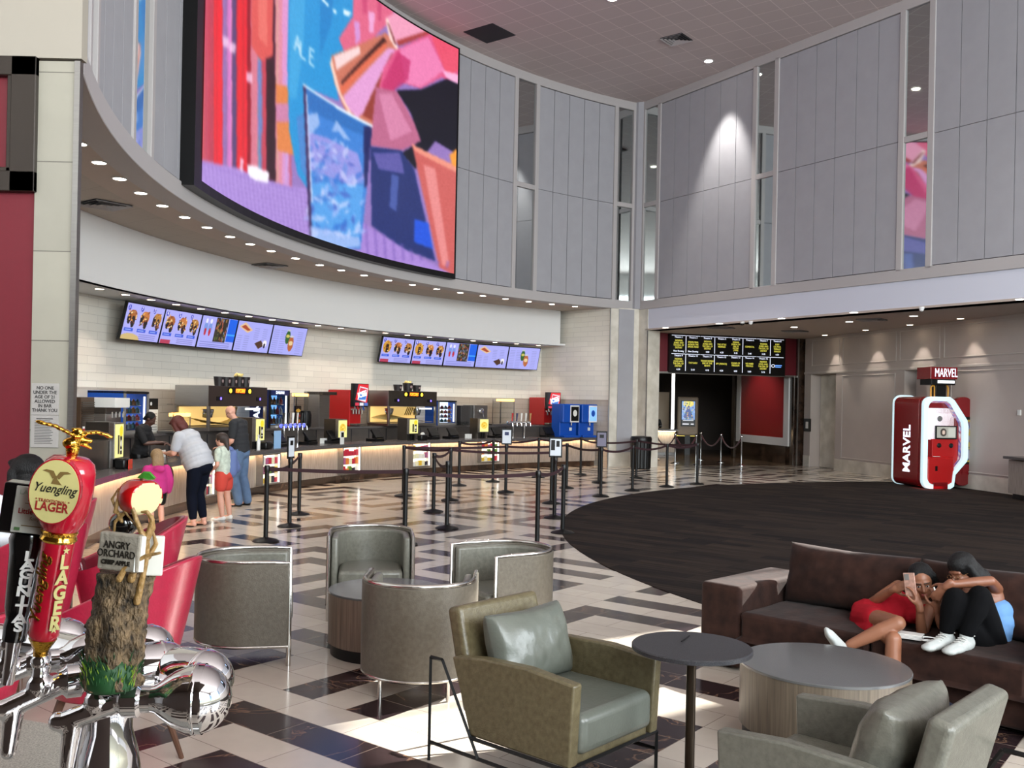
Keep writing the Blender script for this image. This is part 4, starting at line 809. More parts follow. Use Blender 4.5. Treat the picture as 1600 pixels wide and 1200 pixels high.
# ------------------------------------------------------------------ red bucket chairs by the bar
m_pink = M('crimson_vinyl', (168, 34, 62), 0.32, var=0.07, vs=30, bump=0.15, bs=90, coat=0.3); m_pinkd = M('dark_crimson_vinyl', (112, 16, 36), 0.28, var=0.06, vs=20, coat=0.3); m_leg = M('walnut_leg', (92, 62, 46), 0.45, var=0.15, vs=8)
def make_bucket(label):
    t = thing('bucket_chair', label, 'chair', (0, 0, 0), 0, 'crimson bucket chairs beside the bar')
    n = 36; L = 8; out = []; inn = []
    def P(a, k, off):                       # a: 0..1 round from one arm tip behind to the other
        th = math.radians(-28-304*0 + 0); ang = math.radians(90+40+280*a)      # opening towards +Y
        bk = (1-math.cos(2*PI*a))/2         # 1 at the back, 0 at the arm tips
        h = 0.62+0.30*bk**0.8; z = 0.40+(h-0.40+0.12)*k
        r = (0.25+0.11*k**0.8)+off; flare = 0.05*k*bk
        return Vector((math.cos(ang)*r*1.0, math.sin(ang)*(r+flare), z))
    def sheet(off0, off1):
        q = MB(); vs = []; fs = []
        for off in (off0, off1):
            for k in range(L+1):
                for i in range(n+1): vs.append(P(i/n, k/L, off))
        m = (n+1)*(L+1)
        for s in (0, 1):
            for k in range(L):
                for i in range(n): a = s*m+k*(n+1)+i; f = (a, a+1, a+n+2, a+n+1); fs.append(f if s == 0 else f[::-1])
        for i in range(n): a = L*(n+1)+i; fs.append((a, a+1, m+a+1, m+a)); fs.append((i+1, i, m+i, m+i+1))
        for k in range(L): a = k*(n+1); fs.append((a+n+1, a, m+a, m+a+n+1)); b = a+n; fs.append((b, b+n+1, m+b+n+1, m+b))
        q.add(vs, fs); return q
    sheet(0.0, -0.025).build('outer_shell', m_pink, t, smooth=50, bevel=0.008)
    sheet(-0.024, -0.05).build('inner_shell', m_pinkd, t, smooth=50, bevel=0.008)
    q = MB(); q.lathe((0, 0, 0), [(0.13, 0.36), (0.25, 0.41), (0.252, 0.42), (0.0001, 0.42)], 36); q.build('shell_bottom', m_pink, t, smooth=40)
    q = MB(); q.lathe((0, 0.03, 0), [(0.20, 0.42), (0.215, 0.45), (0.20, 0.49), (0.14, 0.51), (0.0001, 0.515)], 32); q.build('seat_cushion', m_pinkd, t, smooth=50)
    for sx in (-1, 1):
        for sy in (-1, 1): q = MB(); q.cyl((sx*0.15, sy*0.15, 0.38), (sx*0.24, sy*0.24, 0.0), 0.021, 0.012, n=8); q.build('leg', m_leg, t)
    return t
bc = make_bucket('nearest crimson bucket chair, its back corner just left of the side-on tub chair'); bc.location = (-1.93, 4.92, 0); bc.rotation_euler = (0, 0, face(-1, .15)); bc.scale = (1.10, 1.10, 1.08)
b2 = dup(bc, (-2.53, 6.6, 0), face(-.93, -.35), 'crimson bucket chair whose dark inside shows right of the grey apple sign'); b2.scale = (1.05, 1.05, 1.05)
b3 = dup(bc, (-3.62, 7.75, 0), face(-.9, -.35), 'farthest crimson bucket chair, beside the foot of the marble pillar'); b3.scale = (1, 1, 1.04)
b4 = dup(bc, (-2.35, 4.05, 0), face(-1, .3), 'crimson bucket chair lowest in the picture, behind the chrome faucets'); b4.scale = (1.05, 1.05, 1.0)
b5 = dup(bc, (-2.95, 6.05, 0), face(-.9, .3), 'crimson bucket chair holding the guest with the glossy black hair'); b5.scale = (1, 1, 1.1)
# ================================================================== CONCESSION STAND
RF = 18.12
t = thing('concession_counter', 'long curved concession counter with grey wood front and dark worktop', 'counter', (0, 0, 0))
m_toe = M('dark_marble_toe_kick', (38, 26, 20), 0.2, var=0.4, vs=2.5, col2=(70, 50, 38), coat=0.3)
m_front = M('grey_grained_front', (138, 128, 120), 0.5, var=0.14, vs=6, stretch=(11, 11, 0.6), col2=(158, 150, 142))
FA, FB = 197.0, 122.9
q = MB(); q.arc(RF+0.16, RF+0.75, FA, FB, 0.005, 0.16, 50); q.build('toe_kick', m_toe, t, smooth=30)
q = MB(); q.arc(RF+0.12, RF+0.72, FA, FB, 0.16, 0.80, 50); q.build('front_panel', m_front, t, smooth=30)
q = MB(); q.arc(RF, RF+0.80, FA, FB, 0.83, 0.88, 60); q.build('worktop', m_top, t, smooth=30)
q = MB(); q.arc(RF+0.03, RF+0.055, FA, FB, 0.808, 0.826, 60); q.build('led_strip', M('counter_led', (255, 206, 150), 0.5, emit=38), t); q = MB(); q.arc(RF, RF+0.02, FA, FB, 0.80, 0.832, 60); q.build('worktop_lip', m_top, t)
t = thing('back_counter', 'long curved dark back counter carrying the drink and popcorn machines', 'counter', (0, 0, 0))
m_cab = M('dark_cabinet_front', (84, 78, 74), 0.45, var=0.1, vs=5)
q = MB(); q.arc(19.75, 20.8, 178, 124.2, 0.005, 1.16, 50); q.build('cabinet_front', m_cab, t, smooth=30)
q = MB(); q.arc(19.68, 20.82, 178, 124.2, 1.16, 1.21, 50); q.build('worktop', m_top, t, smooth=30)
q = MB()
for f in np.arange(124, 176, 2.0): q.arc(19.735, 19.752, f, f-0.05, 0.1, 1.14, 1)
q.build('cabinet_gap', m_gap, t)
RB = 19.95
class Slot:                                 # item standing on a counter: base pixel x, radius, base height
    def __init__(s, x, R, z): s.p, s.f = at_R(x, 640, R); s.p.z = z; s.rz = math.radians(s.f-90); s.d = math.hypot(s.p.x, s.p.y)*math.cos(math.atan2(s.p.x, s.p.y)); s.px = s.d/F; v = Vector((s.p.x, s.p.y, 0)).normalized(); n = (pol(1, s.f)-pol(0, 0)).normalized(); n.z = 0; s.c = max(0.3, abs(v.dot(n))); s.s = max(0.3, math.sqrt(max(0, 1-s.c**2)))
    def w(s, px): return px*s.px/s.c
    def dep(s, px): return px*s.px/s.s
    def root(s, name, label, cat, group=None, dz=0.0, turn=0.0): return thing(name, label, cat, (s.p.x, s.p.y, s.p.z+dz), s.rz+turn, group)
def bx(name, mat, par, x0, x1, y0, y1, z0, z1, bev=0.006, **k): q = MB(); q.bb(x0, x1, y0, y1, z0, z1); return q.build(name, mat, par, bevel=bev, seg=2, **k)
m_blue = M('cobalt_blue_panel', (10, 74, 170), 0.4, spec=0.4); m_dblue = M('navy_panel', (14, 30, 84), 0.4); m_redm = M('glossy_red_panel', (176, 22, 24), 0.35)
m_glass = M('clear_glass', (236, 240, 240), 0.05, trans=1.0, spec=0.5); m_glass.node_tree.nodes['Principled BSDF'].inputs['IOR'].default_value = 1.05
m_wplas = M('white_plastic', (226, 226, 222), 0.45); m_gplas = M('grey_plastic', (120, 118, 116), 0.5)
m_ylw = M('warm_case_light', (255, 190, 96), 0.5, emit=3.2); m_pop = M('popcorn', (238, 214, 140), 0.8, var=0.2, vs=40, bump=1.0, bs=50); m_ledr = M('orange_led', (255, 96, 20), emit=5); m_ledy = M('yellow_led', (255, 200, 40), emit=5)
m_bled = M('blue_led', (60, 70, 255), emit=4); m_cool = M('cooler_light', (222, 238, 255), emit=1.6); m_lit = M('white_light', (255, 252, 244), emit=2.6)
# --- popcorn machines
def popcorn(x0, x1, ztop, label, side):
    s = Slot((x0+x1)/2, RB-0.1, 0.0); w = s.w(x1-x0); h = ztop; t = s.root('popcorn_machine', label, 'popcorn machine', 'popcorn machines')
    z0 = 1.215
    bx('hood', m_steel, t, -w/2, w/2, -0.40, 0.4, h-0.42, h); bx('hood_front', m_dsteel if not side else M('brown_hood', (74, 62, 58), 0.35, 0.6), t, -w/2, w/2, -0.42, -0.40, h-0.42, h)
    bx('base', m_steel, t, -w/2, w/2, -0.42, 0.4, z0, z0+0.07)
    for sx in (-1, 1): bx('corner_post', m_steel, t, sx*(w/2-0.03)-0.03, sx*(w/2-0.03)+0.03, -0.42, -0.36, z0+.07, h-0.42)
    bx('back_panel', m_steel, t, -w/2, w/2, 0.36, 0.4, z0+.07, h-0.42)
    bx('lit_panel', M('amber_lit_panel', (236, 196, 120), 0.4, emit=0.75), t, -w/2+0.08, w/2-0.08, 0.34, 0.355, z0+.09, h-0.44)
    bx('front_glass', m_glass, t, -w/2+0.06, w/2-0.06, -0.405, -0.4, z0+.28, h-0.44, 0)
    q = MB(); n = 40
    for j in range(13):
        for i in range(n+1): u = i/n; v = j/12; q.v.append((-w/2+0.07+(w-0.14)*u, -0.38+0.7*v, z0+0.10+0.20*(0.55+0.45*math.sin(u*5+2*side))*(0.5+0.5*v)+0.012*mnoise.noise(Vector((u*30, v*20, side)))))
    for j in range(12):
        for i in range(n): a = j*(n+1)+i; q.f.append((a, a+1, a+n+2, a+n+1)); q.m.append(0)
    k = q.build('popcorn_heap', m_pop, t, smooth=True); k['kind'] = 'stuff'
    for kx in ((-w*0.28, ) if side else (-w*0.3, w*0.27)):
        q = MB(); q.lathe((kx, -0.05, h-0.66), [(0.0001, -0.02), (0.10, 0.0), (0.13, 0.12), (0.135, 0.17), (0.12, 0.18)], 24); q.cyl((kx, -0.05, h-0.5), (kx, -0.05, h-0.42), 0.02); q.cyl((kx-0.15, -0.05, h-0.58), (kx+0.15, -0.05, h-0.58), 0.012); q.build('kettle', m_chrome, t, smooth=40)
    for i in range(4): q = MB(); q.box((-w*0.08+i*0.07, -0.30, h-0.55), (0.02, 0.02, 0.24), ry=0.5); q.build('scoop_rack_bar', M('brass_rack', (196, 168, 90), 0.3, 0.8) if i == 0 else bpy.data.materials['brass_rack'], t)
    q = MB(); q.bb(-w*0.20, w*0.20, -0.432, -0.42, h-0.16, h-0.03); q.build('sign_panel', m_black, t)
    for sx in (-1, 1): q = MB(); q.lathe((sx*w*0.165, -0.435, h-0.095), [(0.045, 0), (0.0001, 0.004)], 16, axis=(0, -1, 0)); q.build('sign_disc', m_ledy, t)
    text('sign_text', 'POPCORN', 0.115, m_ledr, t, (0, -0.436, h-0.095), bold=0.004, sx=0.62, shear=0.2)
    for sx in (-1, 1):
        bx('control_panel', m_black, t, sx*w*0.34-0.1, sx*w*0.34+0.1, -0.43, -0.42, h-0.30, h-0.22, 0); q = MB(); q.bb(sx*w*0.34+0.02, sx*w*0.34+0.07, -0.434, -0.43, h-0.285, h-0.235); q.build('control_light', M('violet_led', (110, 90, 255), emit=2.5) if sx < 0 else bpy.data.materials['violet_led'], t)
    bx('counter_lights', m_lit, t, w*0.22, w*0.46, -0.3, -0.25, h-0.5, h-0.46, 0)
    return s, t, w
s1_, t1_, w1_ = popcorn(303, 392, 2.14, 'popcorn machine with brown hood behind the bald man', 1)
s2_, t2_, w2_ = popcorn(591, 666, 2.17, 'popcorn machine with steel hood between the red and blue coolers', 0)
# buckets on top of the popcorn machines
m_buck = M('dark_printed_paper', (26, 18, 20), 0.5); m_bmark = M('printed_mark', (150, 130, 130), 0.6)
def bucket(par_s, x, y, z, r, h, label, group):
    p = Matrix.Rotation(par_s.rz, 4, 'Z') @ Vector((x, y, 0)); t = thing('popcorn_bucket', label, 'bucket', (par_s.p.x+p.x, par_s.p.y+p.y, z), par_s.rz, group)
    q = MB(); q.lathe((0, 0, 0), [(r*0.78, 0), (r, h), (r*0.96, h), (r*0.76, 0.01), (0.0001, 0.01)], 24); q.build('bucket_wall', m_buck, t, smooth=40)
    q = MB(); q.ell((0, -r*0.9, h*0.55), (r*0.3, 0.006, h*0.2)); q.build('printed_mark', m_bmark, t)
    return t
for k, x in enumerate((-0.30, -0.05, 0.20, 0.45, 0.70)): bucket(s1_, x, -0.1, 2.14, 0.11, 0.20+0.02*(k > 2), 'dark paper popcorn bucket on the near popcorn machine, %s from the left' % ordn(k), 'buckets on the near popcorn machine')
for k, x in enumerate((-0.30, 0.10, 0.46)): bucket(s2_, x, -0.1, 2.17, 0.13+0.02*(k == 1), 0.17+0.05*(k == 1), 'dark paper popcorn bucket on the far popcorn machine, %s from the left' % ordn(k), 'buckets on the far popcorn machine')
for s_, z, lb, dx in ((s1_, 2.375, 'near', .45), (s2_, 2.395, 'far', .1)):
    q = MB(); rr3 = random.Random(5)
    for i in range(26): q.ell((dx+rr3.uniform(-.09, .09), -0.1+rr3.uniform(-.06, .06), rr3.uniform(0, .05)), 0.022, n=8)
    o = q.build('popcorn_pile', m_pop, loc=(s_.p.x, s_.p.y, z), rot=(0, 0, s_.rz), smooth=True); tag(o, 'heap of popcorn in the tallest bucket on the %s popcorn machine' % lb, 'popcorn', kind='stuff')
# --- glass door coolers
def bottles_rows(par, x0, x1, y, z0, z1, rows, n, seed):
    rr4 = random.Random(seed); cs = [M('bottle_white', (220, 226, 230), 0.3), M('bottle_red', (190, 40, 44), 0.3), M('bottle_teal', (70, 130, 140), 0.3), M('bottle_amber', (196, 120, 50), 0.3)] if not bpy.data.materials.get('bottle_white') else [bpy.data.materials[k] for k in ('bottle_white', 'bottle_red', 'bottle_teal', 'bottle_amber')]
    for r in range(rows):
        z = z0+(z1-z0)*r/rows; bx('shelf', m_wplas, par, x0, x1, y-0.04, y+0.2, z, z+0.012, 0)
        for i in range(n):
            x = x0+(i+0.5)*(x1-x0)/n; rad = (x1-x0)/n*0.36; hh = (z1-z0)/rows*0.78; q = MB(); q.lathe((x, y, z+0.012), [(rad, 0), (rad, hh*0.6), (rad*0.4, hh*0.8), (rad*0.4, hh), (0.0001, hh)], 10); q.build('bottle', rr4.choice(cs), par, smooth=40)
def cooler(x0, x1, side_px, ztop, label, sidemat, z0=1.21, rows=4, n=5, seed=1, header=None, R=RB):
    s = Slot((x0+x1)/2, R, 0); w = s.w(x1-x0); D = min(0.9, s.dep(side_px)); t = s.root('glass_door_cooler', label, 'cooler', 'countertop coolers')
    for sx in (-1, 1): bx('side_panel', sidemat, t, sx*(w/2-.015)-.015, sx*(w/2-.015)+.015, 0.0, D, z0, ztop)
    for sx in (-1, 1): bx('door_frame', m_gplas if header is None else m_black, t, sx*(w/2-.03)-.03, sx*(w/2-.03)+.03, -0.03, 0.0, z0, ztop)
    bx('top_panel', m_black if header is None else m_dblue, t, -w/2, w/2, -0.03, D, ztop-(0.05 if header is None else 0.13), ztop-.001); bx('bottom_panel', m_gplas, t, -w/2+.03, w/2-.03, -0.03, D, z0, z0+0.06)
    bx('interior_back', m_cool if header is None else M('bluish_backlight', (120, 176, 236), emit=1.0), t, -w/2+.03, w/2-.03, D*.6, D*.6+.02, z0+0.06, ztop-0.05, 0)
    bottles_rows(t, -w/2+0.06, w/2-0.1, 0.12, z0+0.08, ztop-0.13, rows, n, seed)
    bx('light_strip', m_lit, t, w/2-.09, w/2-.06, 0.02, 0.04, z0+0.1, ztop-0.1, 0); bx('door_glass', m_glass, t, -w/2+.06, w/2-.06, -0.02, -0.015, z0+0.06, ztop-0.05, 0)
    return s, t, w
cooler(194, 230, 52, 1.99, 'blue sided glass door cooler beside the employee', m_blue, seed=2)
cooler(684, 713, 20, 1.93, 'blue sided glass door cooler right of the far popcorn machine', m_blue, seed=5, n=4)
s, t, w = cooler(420, 451, 29, 2.10, 'tall navy cooler with white lettering and blue header', m_dblue, seed=7, rows=3, header=1)
tx = text('side_text', 'ANI', 0.24, m_wht, t, (-w/2-0.004, 0.33, 1.62), rot=Matrix(((0, 0, -1), (0, 1, 0), (1, 0, 0))).to_euler(), bold=0.008); text('header_text', 'DASANI', 0.09, m_wht, t, (0, -0.034, 2.035), bold=0.002)
# --- fountain and frozen drink machines
s = Slot(135, RB-0.2, 1.21); t = s.root('ice_machine', 'bronze louvred machine at the left end of the back counter', 'machine'); w = s.w(50)
bx('cabinet', M('bronze_panel', (82, 62, 46), 0.4, 0.5, var=0.2, vs=4), t, -w/2, w/2, -0.2, 0.3, 0, 0.66)
q = MB()
for i in range(16): q.bb(-w/2+0.03, w/2-0.03, -0.212, -0.2, 0.06+i*0.034, 0.075+i*0.034)
q.build('louvre', m_dsteel, t)
s = Slot(173, RB-0.55, 1.21); t = s.root('drink_dispenser', 'white and steel drink dispenser with taps left of the employee', 'drink dispenser', 'drink dispensers'); w = s.w(22)
bx('body', m_steel, t, -w/2, w/2, -0.05, 0.3, 0, 0.4); bx('head', m_wplas, t, -w/2, w/2, -0.2, 0.3, 0.5, 0.66); bx('neck', m_dsteel, t, -w/2, w/2, -0.05, 0.3, 0.4, 0.5)
for i in range(4): q = MB(); q.cyl((-w/2+w*(i+.5)/4, -0.12, 0.34), (-w/2+w*(i+.5)/4, -0.12, 0.43), 0.016); q.build('tap', m_chrome, t, smooth=40)
def icee(x0, x1, side_px, sx0, sx1, label, ztop, sztop, szbot, R=RB):
    s = Slot((x0+x1)/2, R, 1.21); w = s.w(x1-x0); D = min(.85, s.dep(side_px)); t = s.root('frozen_drink_machine', label, 'frozen drink machine', 'red frozen drink machines')
    bx('cabinet', m_redm, t, -w/2, w/2, 0, D, 0, ztop-1.21, 0.02); bx('drip_tray', m_steel, t, -w*.45, w*.45, -0.25, 0, 0.02, 0.07)
    q = MB()
    for i in range(4): q.cyl((-w*.36+i*w*.24, -0.08, 0.32), (-w*.36+i*w*.24, -0.08, 0.44), 0.025)
    q.bb(-w*.42, w*.42, -.1, 0, .42, .46); q.build('taps', m_chrome, t, smooth=40)
    for i, m in enumerate((m_chrome, m_redm, m_chrome, m_blue)): q = MB(); q.box((-w*.36+i*w*.24, -0.14, 0.47), (0.03, 0.02, 0.10), rx=-0.4); q.build('tap_handle', m, t)
    sw = s.w(sx1-sx0)*.95; xm = s.w((sx0+sx1)/2-(x0+x1)/2); z1, z0 = sztop-1.21, szbot-1.21
    q = MB(); q.bb(-sw/2, sw/2, 0, 0.10, -(z1-z0)/2, (z1-z0)/2); sb = q.build('screen_body', m_black, t, bevel=0.01, loc=(xm, -0.12, (z0+z1)/2))
    p = Pic(48, 60, (24, 22, 40)); p.poly([(.1, .3), (.3, 1), (1, 1), (.9, .15)], (232, 40, 52)); p.poly([(.25, .3), (.4, .9), (.95, .82), (.8, .2)], (240, 244, 255)); p.poly([(.35, .62), (.42, .85), (.9, .78), (.86, .6)], (222, 60, 80)); p.poly([(.3, .3), (.4, .55), (.85, .5), (.8, .3)], (70, 130, 220))
    p.rect(.08, .03, .35, .16, (220, 60, 80)); p.rect(.4, .03, .66, .16, (230, 230, 240)); p.rect(.7, .03, .95, .16, (90, 120, 200)); p.rect(0, 0, .1, 1, (14, 12, 18))
    p.mesh('picture', flat(sw*0.94, (z1-z0)*0.95, -0.004), scr, sb)
    text('screen_text', 'ICEE', 0.20, m_wht, sb, (0.03, -0.008, 0.02), rot=(PI/2, -0.25, 0), bold=0.006, sx=0.9)
icee(546, 564, 34, 546, 571, 'red frozen drink machine with tilted screen left of the far popcorn machine', 2.16, 2.33, 1.72)
icee(850, 873, 24, 850, 873, 'red frozen drink machine with screen beside the blue dispensers', 2.09, 2.26, 1.72)
s = Slot(502, RB, 1.21); t = s.root('steel_cabinet', 'slim steel cabinet left of the red frozen drink machine', 'cabinet'); w = s.w(16); bx('cabinet', m_steel, t, -w/2, w/2, -.1, .4, 0, .88); bx('top_box', m_dsteel, t, -w/2, w*0.9, -.2, .3, .80, .88)
s = Slot(738, RB, 1.21); t = s.root('drink_dispenser', 'steel soda dispenser with a round spout left of the glass warmer', 'drink dispenser', 'drink dispensers'); w = s.w(42)
bx('side', M('charcoal_metal', (70, 68, 68), 0.4, 0.4), t, -w/2, -w/2+w*.4, -.1, .3, 0, .58); bx('front', m_steel, t, -w*.1, w*.4, -.2, .3, 0, .6); q = MB(); q.lathe((w*.15, -.22, .42), [(0.09, 0), (0.09, .03), (.05, .05), (.0001, .05)], 20, axis=(0, -1, 0)); q.cyl((w*.15, -.27, .42), (w*.22, -.27, .2), .015); q.build('spout', m_chrome, t, smooth=40)
s = Slot(782, RB, 1.21); t = s.root('glass_warmer', 'tall glass warmer case with a lit top and steel pole', 'warmer', 'glass warmers'); w = s.w(34)
def warmer(s, t, w, h):
    bx('base', m_steel, t, -w/2, w/2, -.15, .2, 0, .04); bx('top_light', m_ylw, t, -w*.1, w/2, -.15, .1, h-.07, h); bx('pole', m_steel, t, -.012, .012, -.012, .012, .04, h-.07, 0)
    for z in (.22, .38, .54): bx('glass_shelf', m_glass, t, -w/2+.02, w/2-.02, -.12, .15, z, z+.01, 0)
    for sx in (-1, 1): bx('frame_post', m_steel, t, sx*(w/2-.01)-.008, sx*(w/2-.01)+.008, -.15, -.134, .04, h-.02, 0)
    bx('case_glass', m_glass, t, -w/2+.02, w/2-.02, -.15, -.145, .05, h-.07, 0)
warmer(s, t, w, 0.80)
s = Slot(463, RB, 1.21); t = s.root('glass_warmer', 'glass warmer case with lit top right of the navy cooler', 'warmer', 'glass warmers'); warmer(s, t, s.w(22), 0.82)
s = Slot(274, RB-.3, 1.21); t = s.root('glass_warmer', 'low glass pretzel case with lit top behind the red-haired woman', 'warmer', 'glass warmers'); warmer(s, t, s.w(26), 0.38)
s = Slot(466, RB-.2, 1.21); t = s.root('poster_display', 'narrow dark poster panel with food pictures beside the coffee maker', 'poster'); w = s.w(9); p = Pic(12, 40, (40, 24, 20)); [p.el(.5, y, .4, .09, c) for y, c in ((.8, (196, 150, 60)), (.55, (150, 40, 30)), (.3, (190, 120, 60)))]
bx('frame', m_black, t, -w/2, w/2, 0, .03, 0, .52, 0); p.mesh('picture', flat(w*.85, .48, -.003, z0=.02), scr_dim, t)
s = Slot(477, RB-.1, 1.21); t = s.root('coffee_maker', 'black rounded coffee maker on the back counter', 'coffee maker'); q = MB(); q.lathe((0, 0, 0), [(.14, 0), (.15, .05), (.16, .30), (.13, .40), (.0001, .41)], 20); q.build('body', m_black, t, smooth=50); q = MB(); q.tube([(.15, 0, .08), (.23, 0, .1), (.23, 0, .28), (.15, 0, .3)], .015); q.build('handle', m_black, t)
s = Slot(239, RB, 1.21); t = s.root('menu_card', 'black menu card with white lines standing by the cooler door', 'sign'); w = s.w(15); bx('card', m_black, t, -w/2, w/2, 0, .02, .44, .65, 0); bx('printed_sheet', m_wplas, t, -w/2, w/2, 0, .01, 0, .44, 0); q = MB(); [q.bb(-w*.4, w*.4, -.004, 0, .05+i*.05, .06+i*.05) for i in range(7)]; q.build('printed_lines', m_gplas, t); q = MB(); q.lathe((-w*.2, -.003, .55), [(.035, 0), (.0001, .003)], 14, axis=(0, -1, 0)); q.build('printed_mark', m_wplas, t)
# --- glasses on the back counter
s = Slot(722, RB-.35, 1.21)
for i in range(7):
    q = MB(); q.lathe((0, 0, 0), [(.022, 0), (.032, .11), (.030, .11), (.020, .006), (.0001, .006)], 12)
    p = Matrix.Rotation(s.rz, 4, 'Z') @ Vector(((i-3)*.075, 0, 0)); o = q.build('glass_cup', m_glass, loc=(s.p.x+p.x, s.p.y+p.y, 1.21), smooth=40); tag(o, 'small clear cup in the row right of the far blue cooler', 'cup', 'clear cups in a row on the back counter')
# --- beer taps on the counter
def taprow(x, n, label, led, hc):
    s = Slot(x, RF+.55, .88); t = s.root('beer_tap_tower', label, 'beer tap', 'beer tap towers on the counter'); w = s.w(n*7)
    q = MB(); q.cyl((-w*.25, 0, 0), (-w*.25, 0, .42), .03); q.cyl((w*.25, 0, 0), (w*.25, 0, .42), .03); q.cyl((-w/2, 0, .44), (w/2, 0, .44), .045); q.build('tower', m_chrome, t, smooth=40)
    for i in range(n):
        xx = -w/2+w*(i+.5)/n; q = MB(); q.cyl((xx, -.03, .44), (xx, -.12, .42), .014); q.cyl((xx, -.12, .43), (xx, -.13, .34), .011); q.build('faucet', m_chrome, t, smooth=40)
        q = MB(); q.cyl((xx, -.1, .48), (xx+.02, -.1, .72), .02, .032, n=10); q.build('tap_handle', hc[i % len(hc)], t, smooth=40)
        if led: q = MB(); q.tube([(xx+.034*math.cos(a*PI/6), -.05, .44+.034*math.sin(a*PI/6)) for a in range(12)], .009, 6, closed=True); q.build('light_ring', m_bled, t)
hc = [m_black, m_wplas, m_redm, m_steel, m_dblue, M('tan_wood', (170, 130, 80), .5)]
taprow(455, 6, 'beer tap tower with glowing blue rings beside the navy cooler', True, [m_black, m_black, m_wplas, m_steel, m_black]); taprow(811, 5, 'beer tap tower with white and red handles before the red machine', False, [m_redm, m_dblue, m_wplas, m_wplas, hc[5]])
# --- twin blue dispensers on the front counter
for k, (x0, x1) in enumerate(((872, 901), (902, 929))):
    s = Slot((x0+x1)/2, RF+.42, .88); w = s.w(x1-x0)*.9; t = s.root('blue_dispenser', ['blue drink dispenser with a black front panel, left of a pair', 'blue drink dispenser with a light blue front panel, right of a pair'][k], 'drink dispenser', 'blue drink dispensers on the counter end')
    bx('body', m_blue, t, -w/2, w/2, -.05, .35, 0, 1.02, .02); bx('head', m_blue, t, -w/2, w/2, -.2, -.05, .45, 1.02, .03); bx('drip_tray', m_blue, t, -w/2, w/2, -.28, -.05, 0, .06, .01)
    bx('front_sign', m_wplas, t, -w*.08, w*.45, -.215, -.2, .46, .98, .01); bx('sign_face', m_black if k == 0 else M('pale_blue_sign', (120, 170, 235), emit=.6), t, -w*.04, w*.41, -.222, -.212, .50, .94, .005)
    q = MB(); q.ell((w*.18, -.226, .74), (w*.12, .004, .1)); q.build('sign_mark', m_wplas if k == 0 else m_blue, t); q = MB(); q.cyl((w*.1, -.12, .45), (w*.1, -.12, .36), .025); q.build('nozzle', m_chrome, t, smooth=40)
    bx('push_plate', m_wplas, t, w*.04, w*.18, -.09, -.06, .2, .3)
# --- registers, lightboxes, candy cases
def register(x, label, turn=0.0, sc=1.0):
    s = Slot(x, RF+.5, .88); t = s.root('cash_register', label, 'cash register', 'cash registers on the counter', turn=turn); t.scale = (sc, sc, sc)
    bx('base', m_black, t, -.17, .17, -.12, .2, 0, .07); q = MB(); q.box((0, -.02, .19), (.34, .05, .26), rx=math.radians(-38)); q.build('touch_screen', m_black, t, bevel=.01); bx('neck', m_black, t, -.05, .05, 0, .1, .05, .2); bx('customer_display', m_black, t, .12, .24, .08, .12, .16, .28)
for x, lb in ((436, 'black cash register behind the blue glowing beer taps'), (484, 'black cash register in the gap before the red drink machine'), (520, 'black cash register left of the noodle picture lightbox'), (589, 'large black cash register in front of the far popcorn machine'), (677, 'black cash register left in the pair below the blue cooler'), (707, 'black cash register right in the pair below the blue cooler'), (776, 'black cash register right of the pizza picture lightbox'), (857, 'black cash register by the blue drink dispensers'), (287, 'black cash register between the employee and the red-haired woman')): register(x, lb)
def lightbox(x, w_px, z0, z1, kind, label, R=RF+.35):
    s = Slot(x, R, .88); w = .36; t = s.root('lightbox_sign', label, 'sign', 'lit picture signs on the counter')
    bx('cabinet', m_dsteel, t, -w/2+.02, w/2-.02, .085, .42, 0, z1-.85); bx('frame', m_steel, t, -w/2, w/2, 0, .08, z0-.88-.02, z1-.88+.02)
    bx('stand', m_black, t, -.05, .05, .02, .08, 0, z0-.90)
    p = Pic(44, 54, (244, 236, 150))
    if kind == 'cup': p.rect(.35, .12, .52, .66, (30, 26, 22)); p.rect(.6, .1, .84, .7, (26, 22, 20)); p.el(.72, .78, .2, .16, (246, 214, 40)); p.el(.72, .42, .08, .1, (230, 226, 210)); p.rect(.08, .2, .26, .6, (226, 216, 150)); p.rect(.64, .2, .8, .24, (240, 240, 230))
    else: p.el(.5, .52, .36, .28, (238, 196, 70)); [p.el(.5+.27*math.cos(i*1.9)*(i % 5)/4, .52+.2*math.sin(i*1.9)*(i % 5)/4, .05, .03, (250, 230, 120) if i % 2 else (196, 150, 40)) for i in range(24)]
    p.mesh('picture', flat(w*.94, z1-z0, -.004, z0=z0-.88), lbx, t)
lightbox(187, 22, 1.02, 1.50, 'cup', 'tall yellow lit sign of two cups left of the employee'); lightbox(407, 22, 1.05, 1.48, 'cup', 'yellow lit sign of cups below the navy cooler'); lightbox(536, 23, 1.02, 1.42, 'food', 'yellow lit sign of a snack plate near the red drink machine')
lightbox(647, 22, 1.06, 1.42, 'cup', 'yellow lit sign of two cups below the far popcorn machine'); lightbox(757, 22, 1.07, 1.42, 'food', 'yellow lit sign of a round pizza near the soda dispenser')
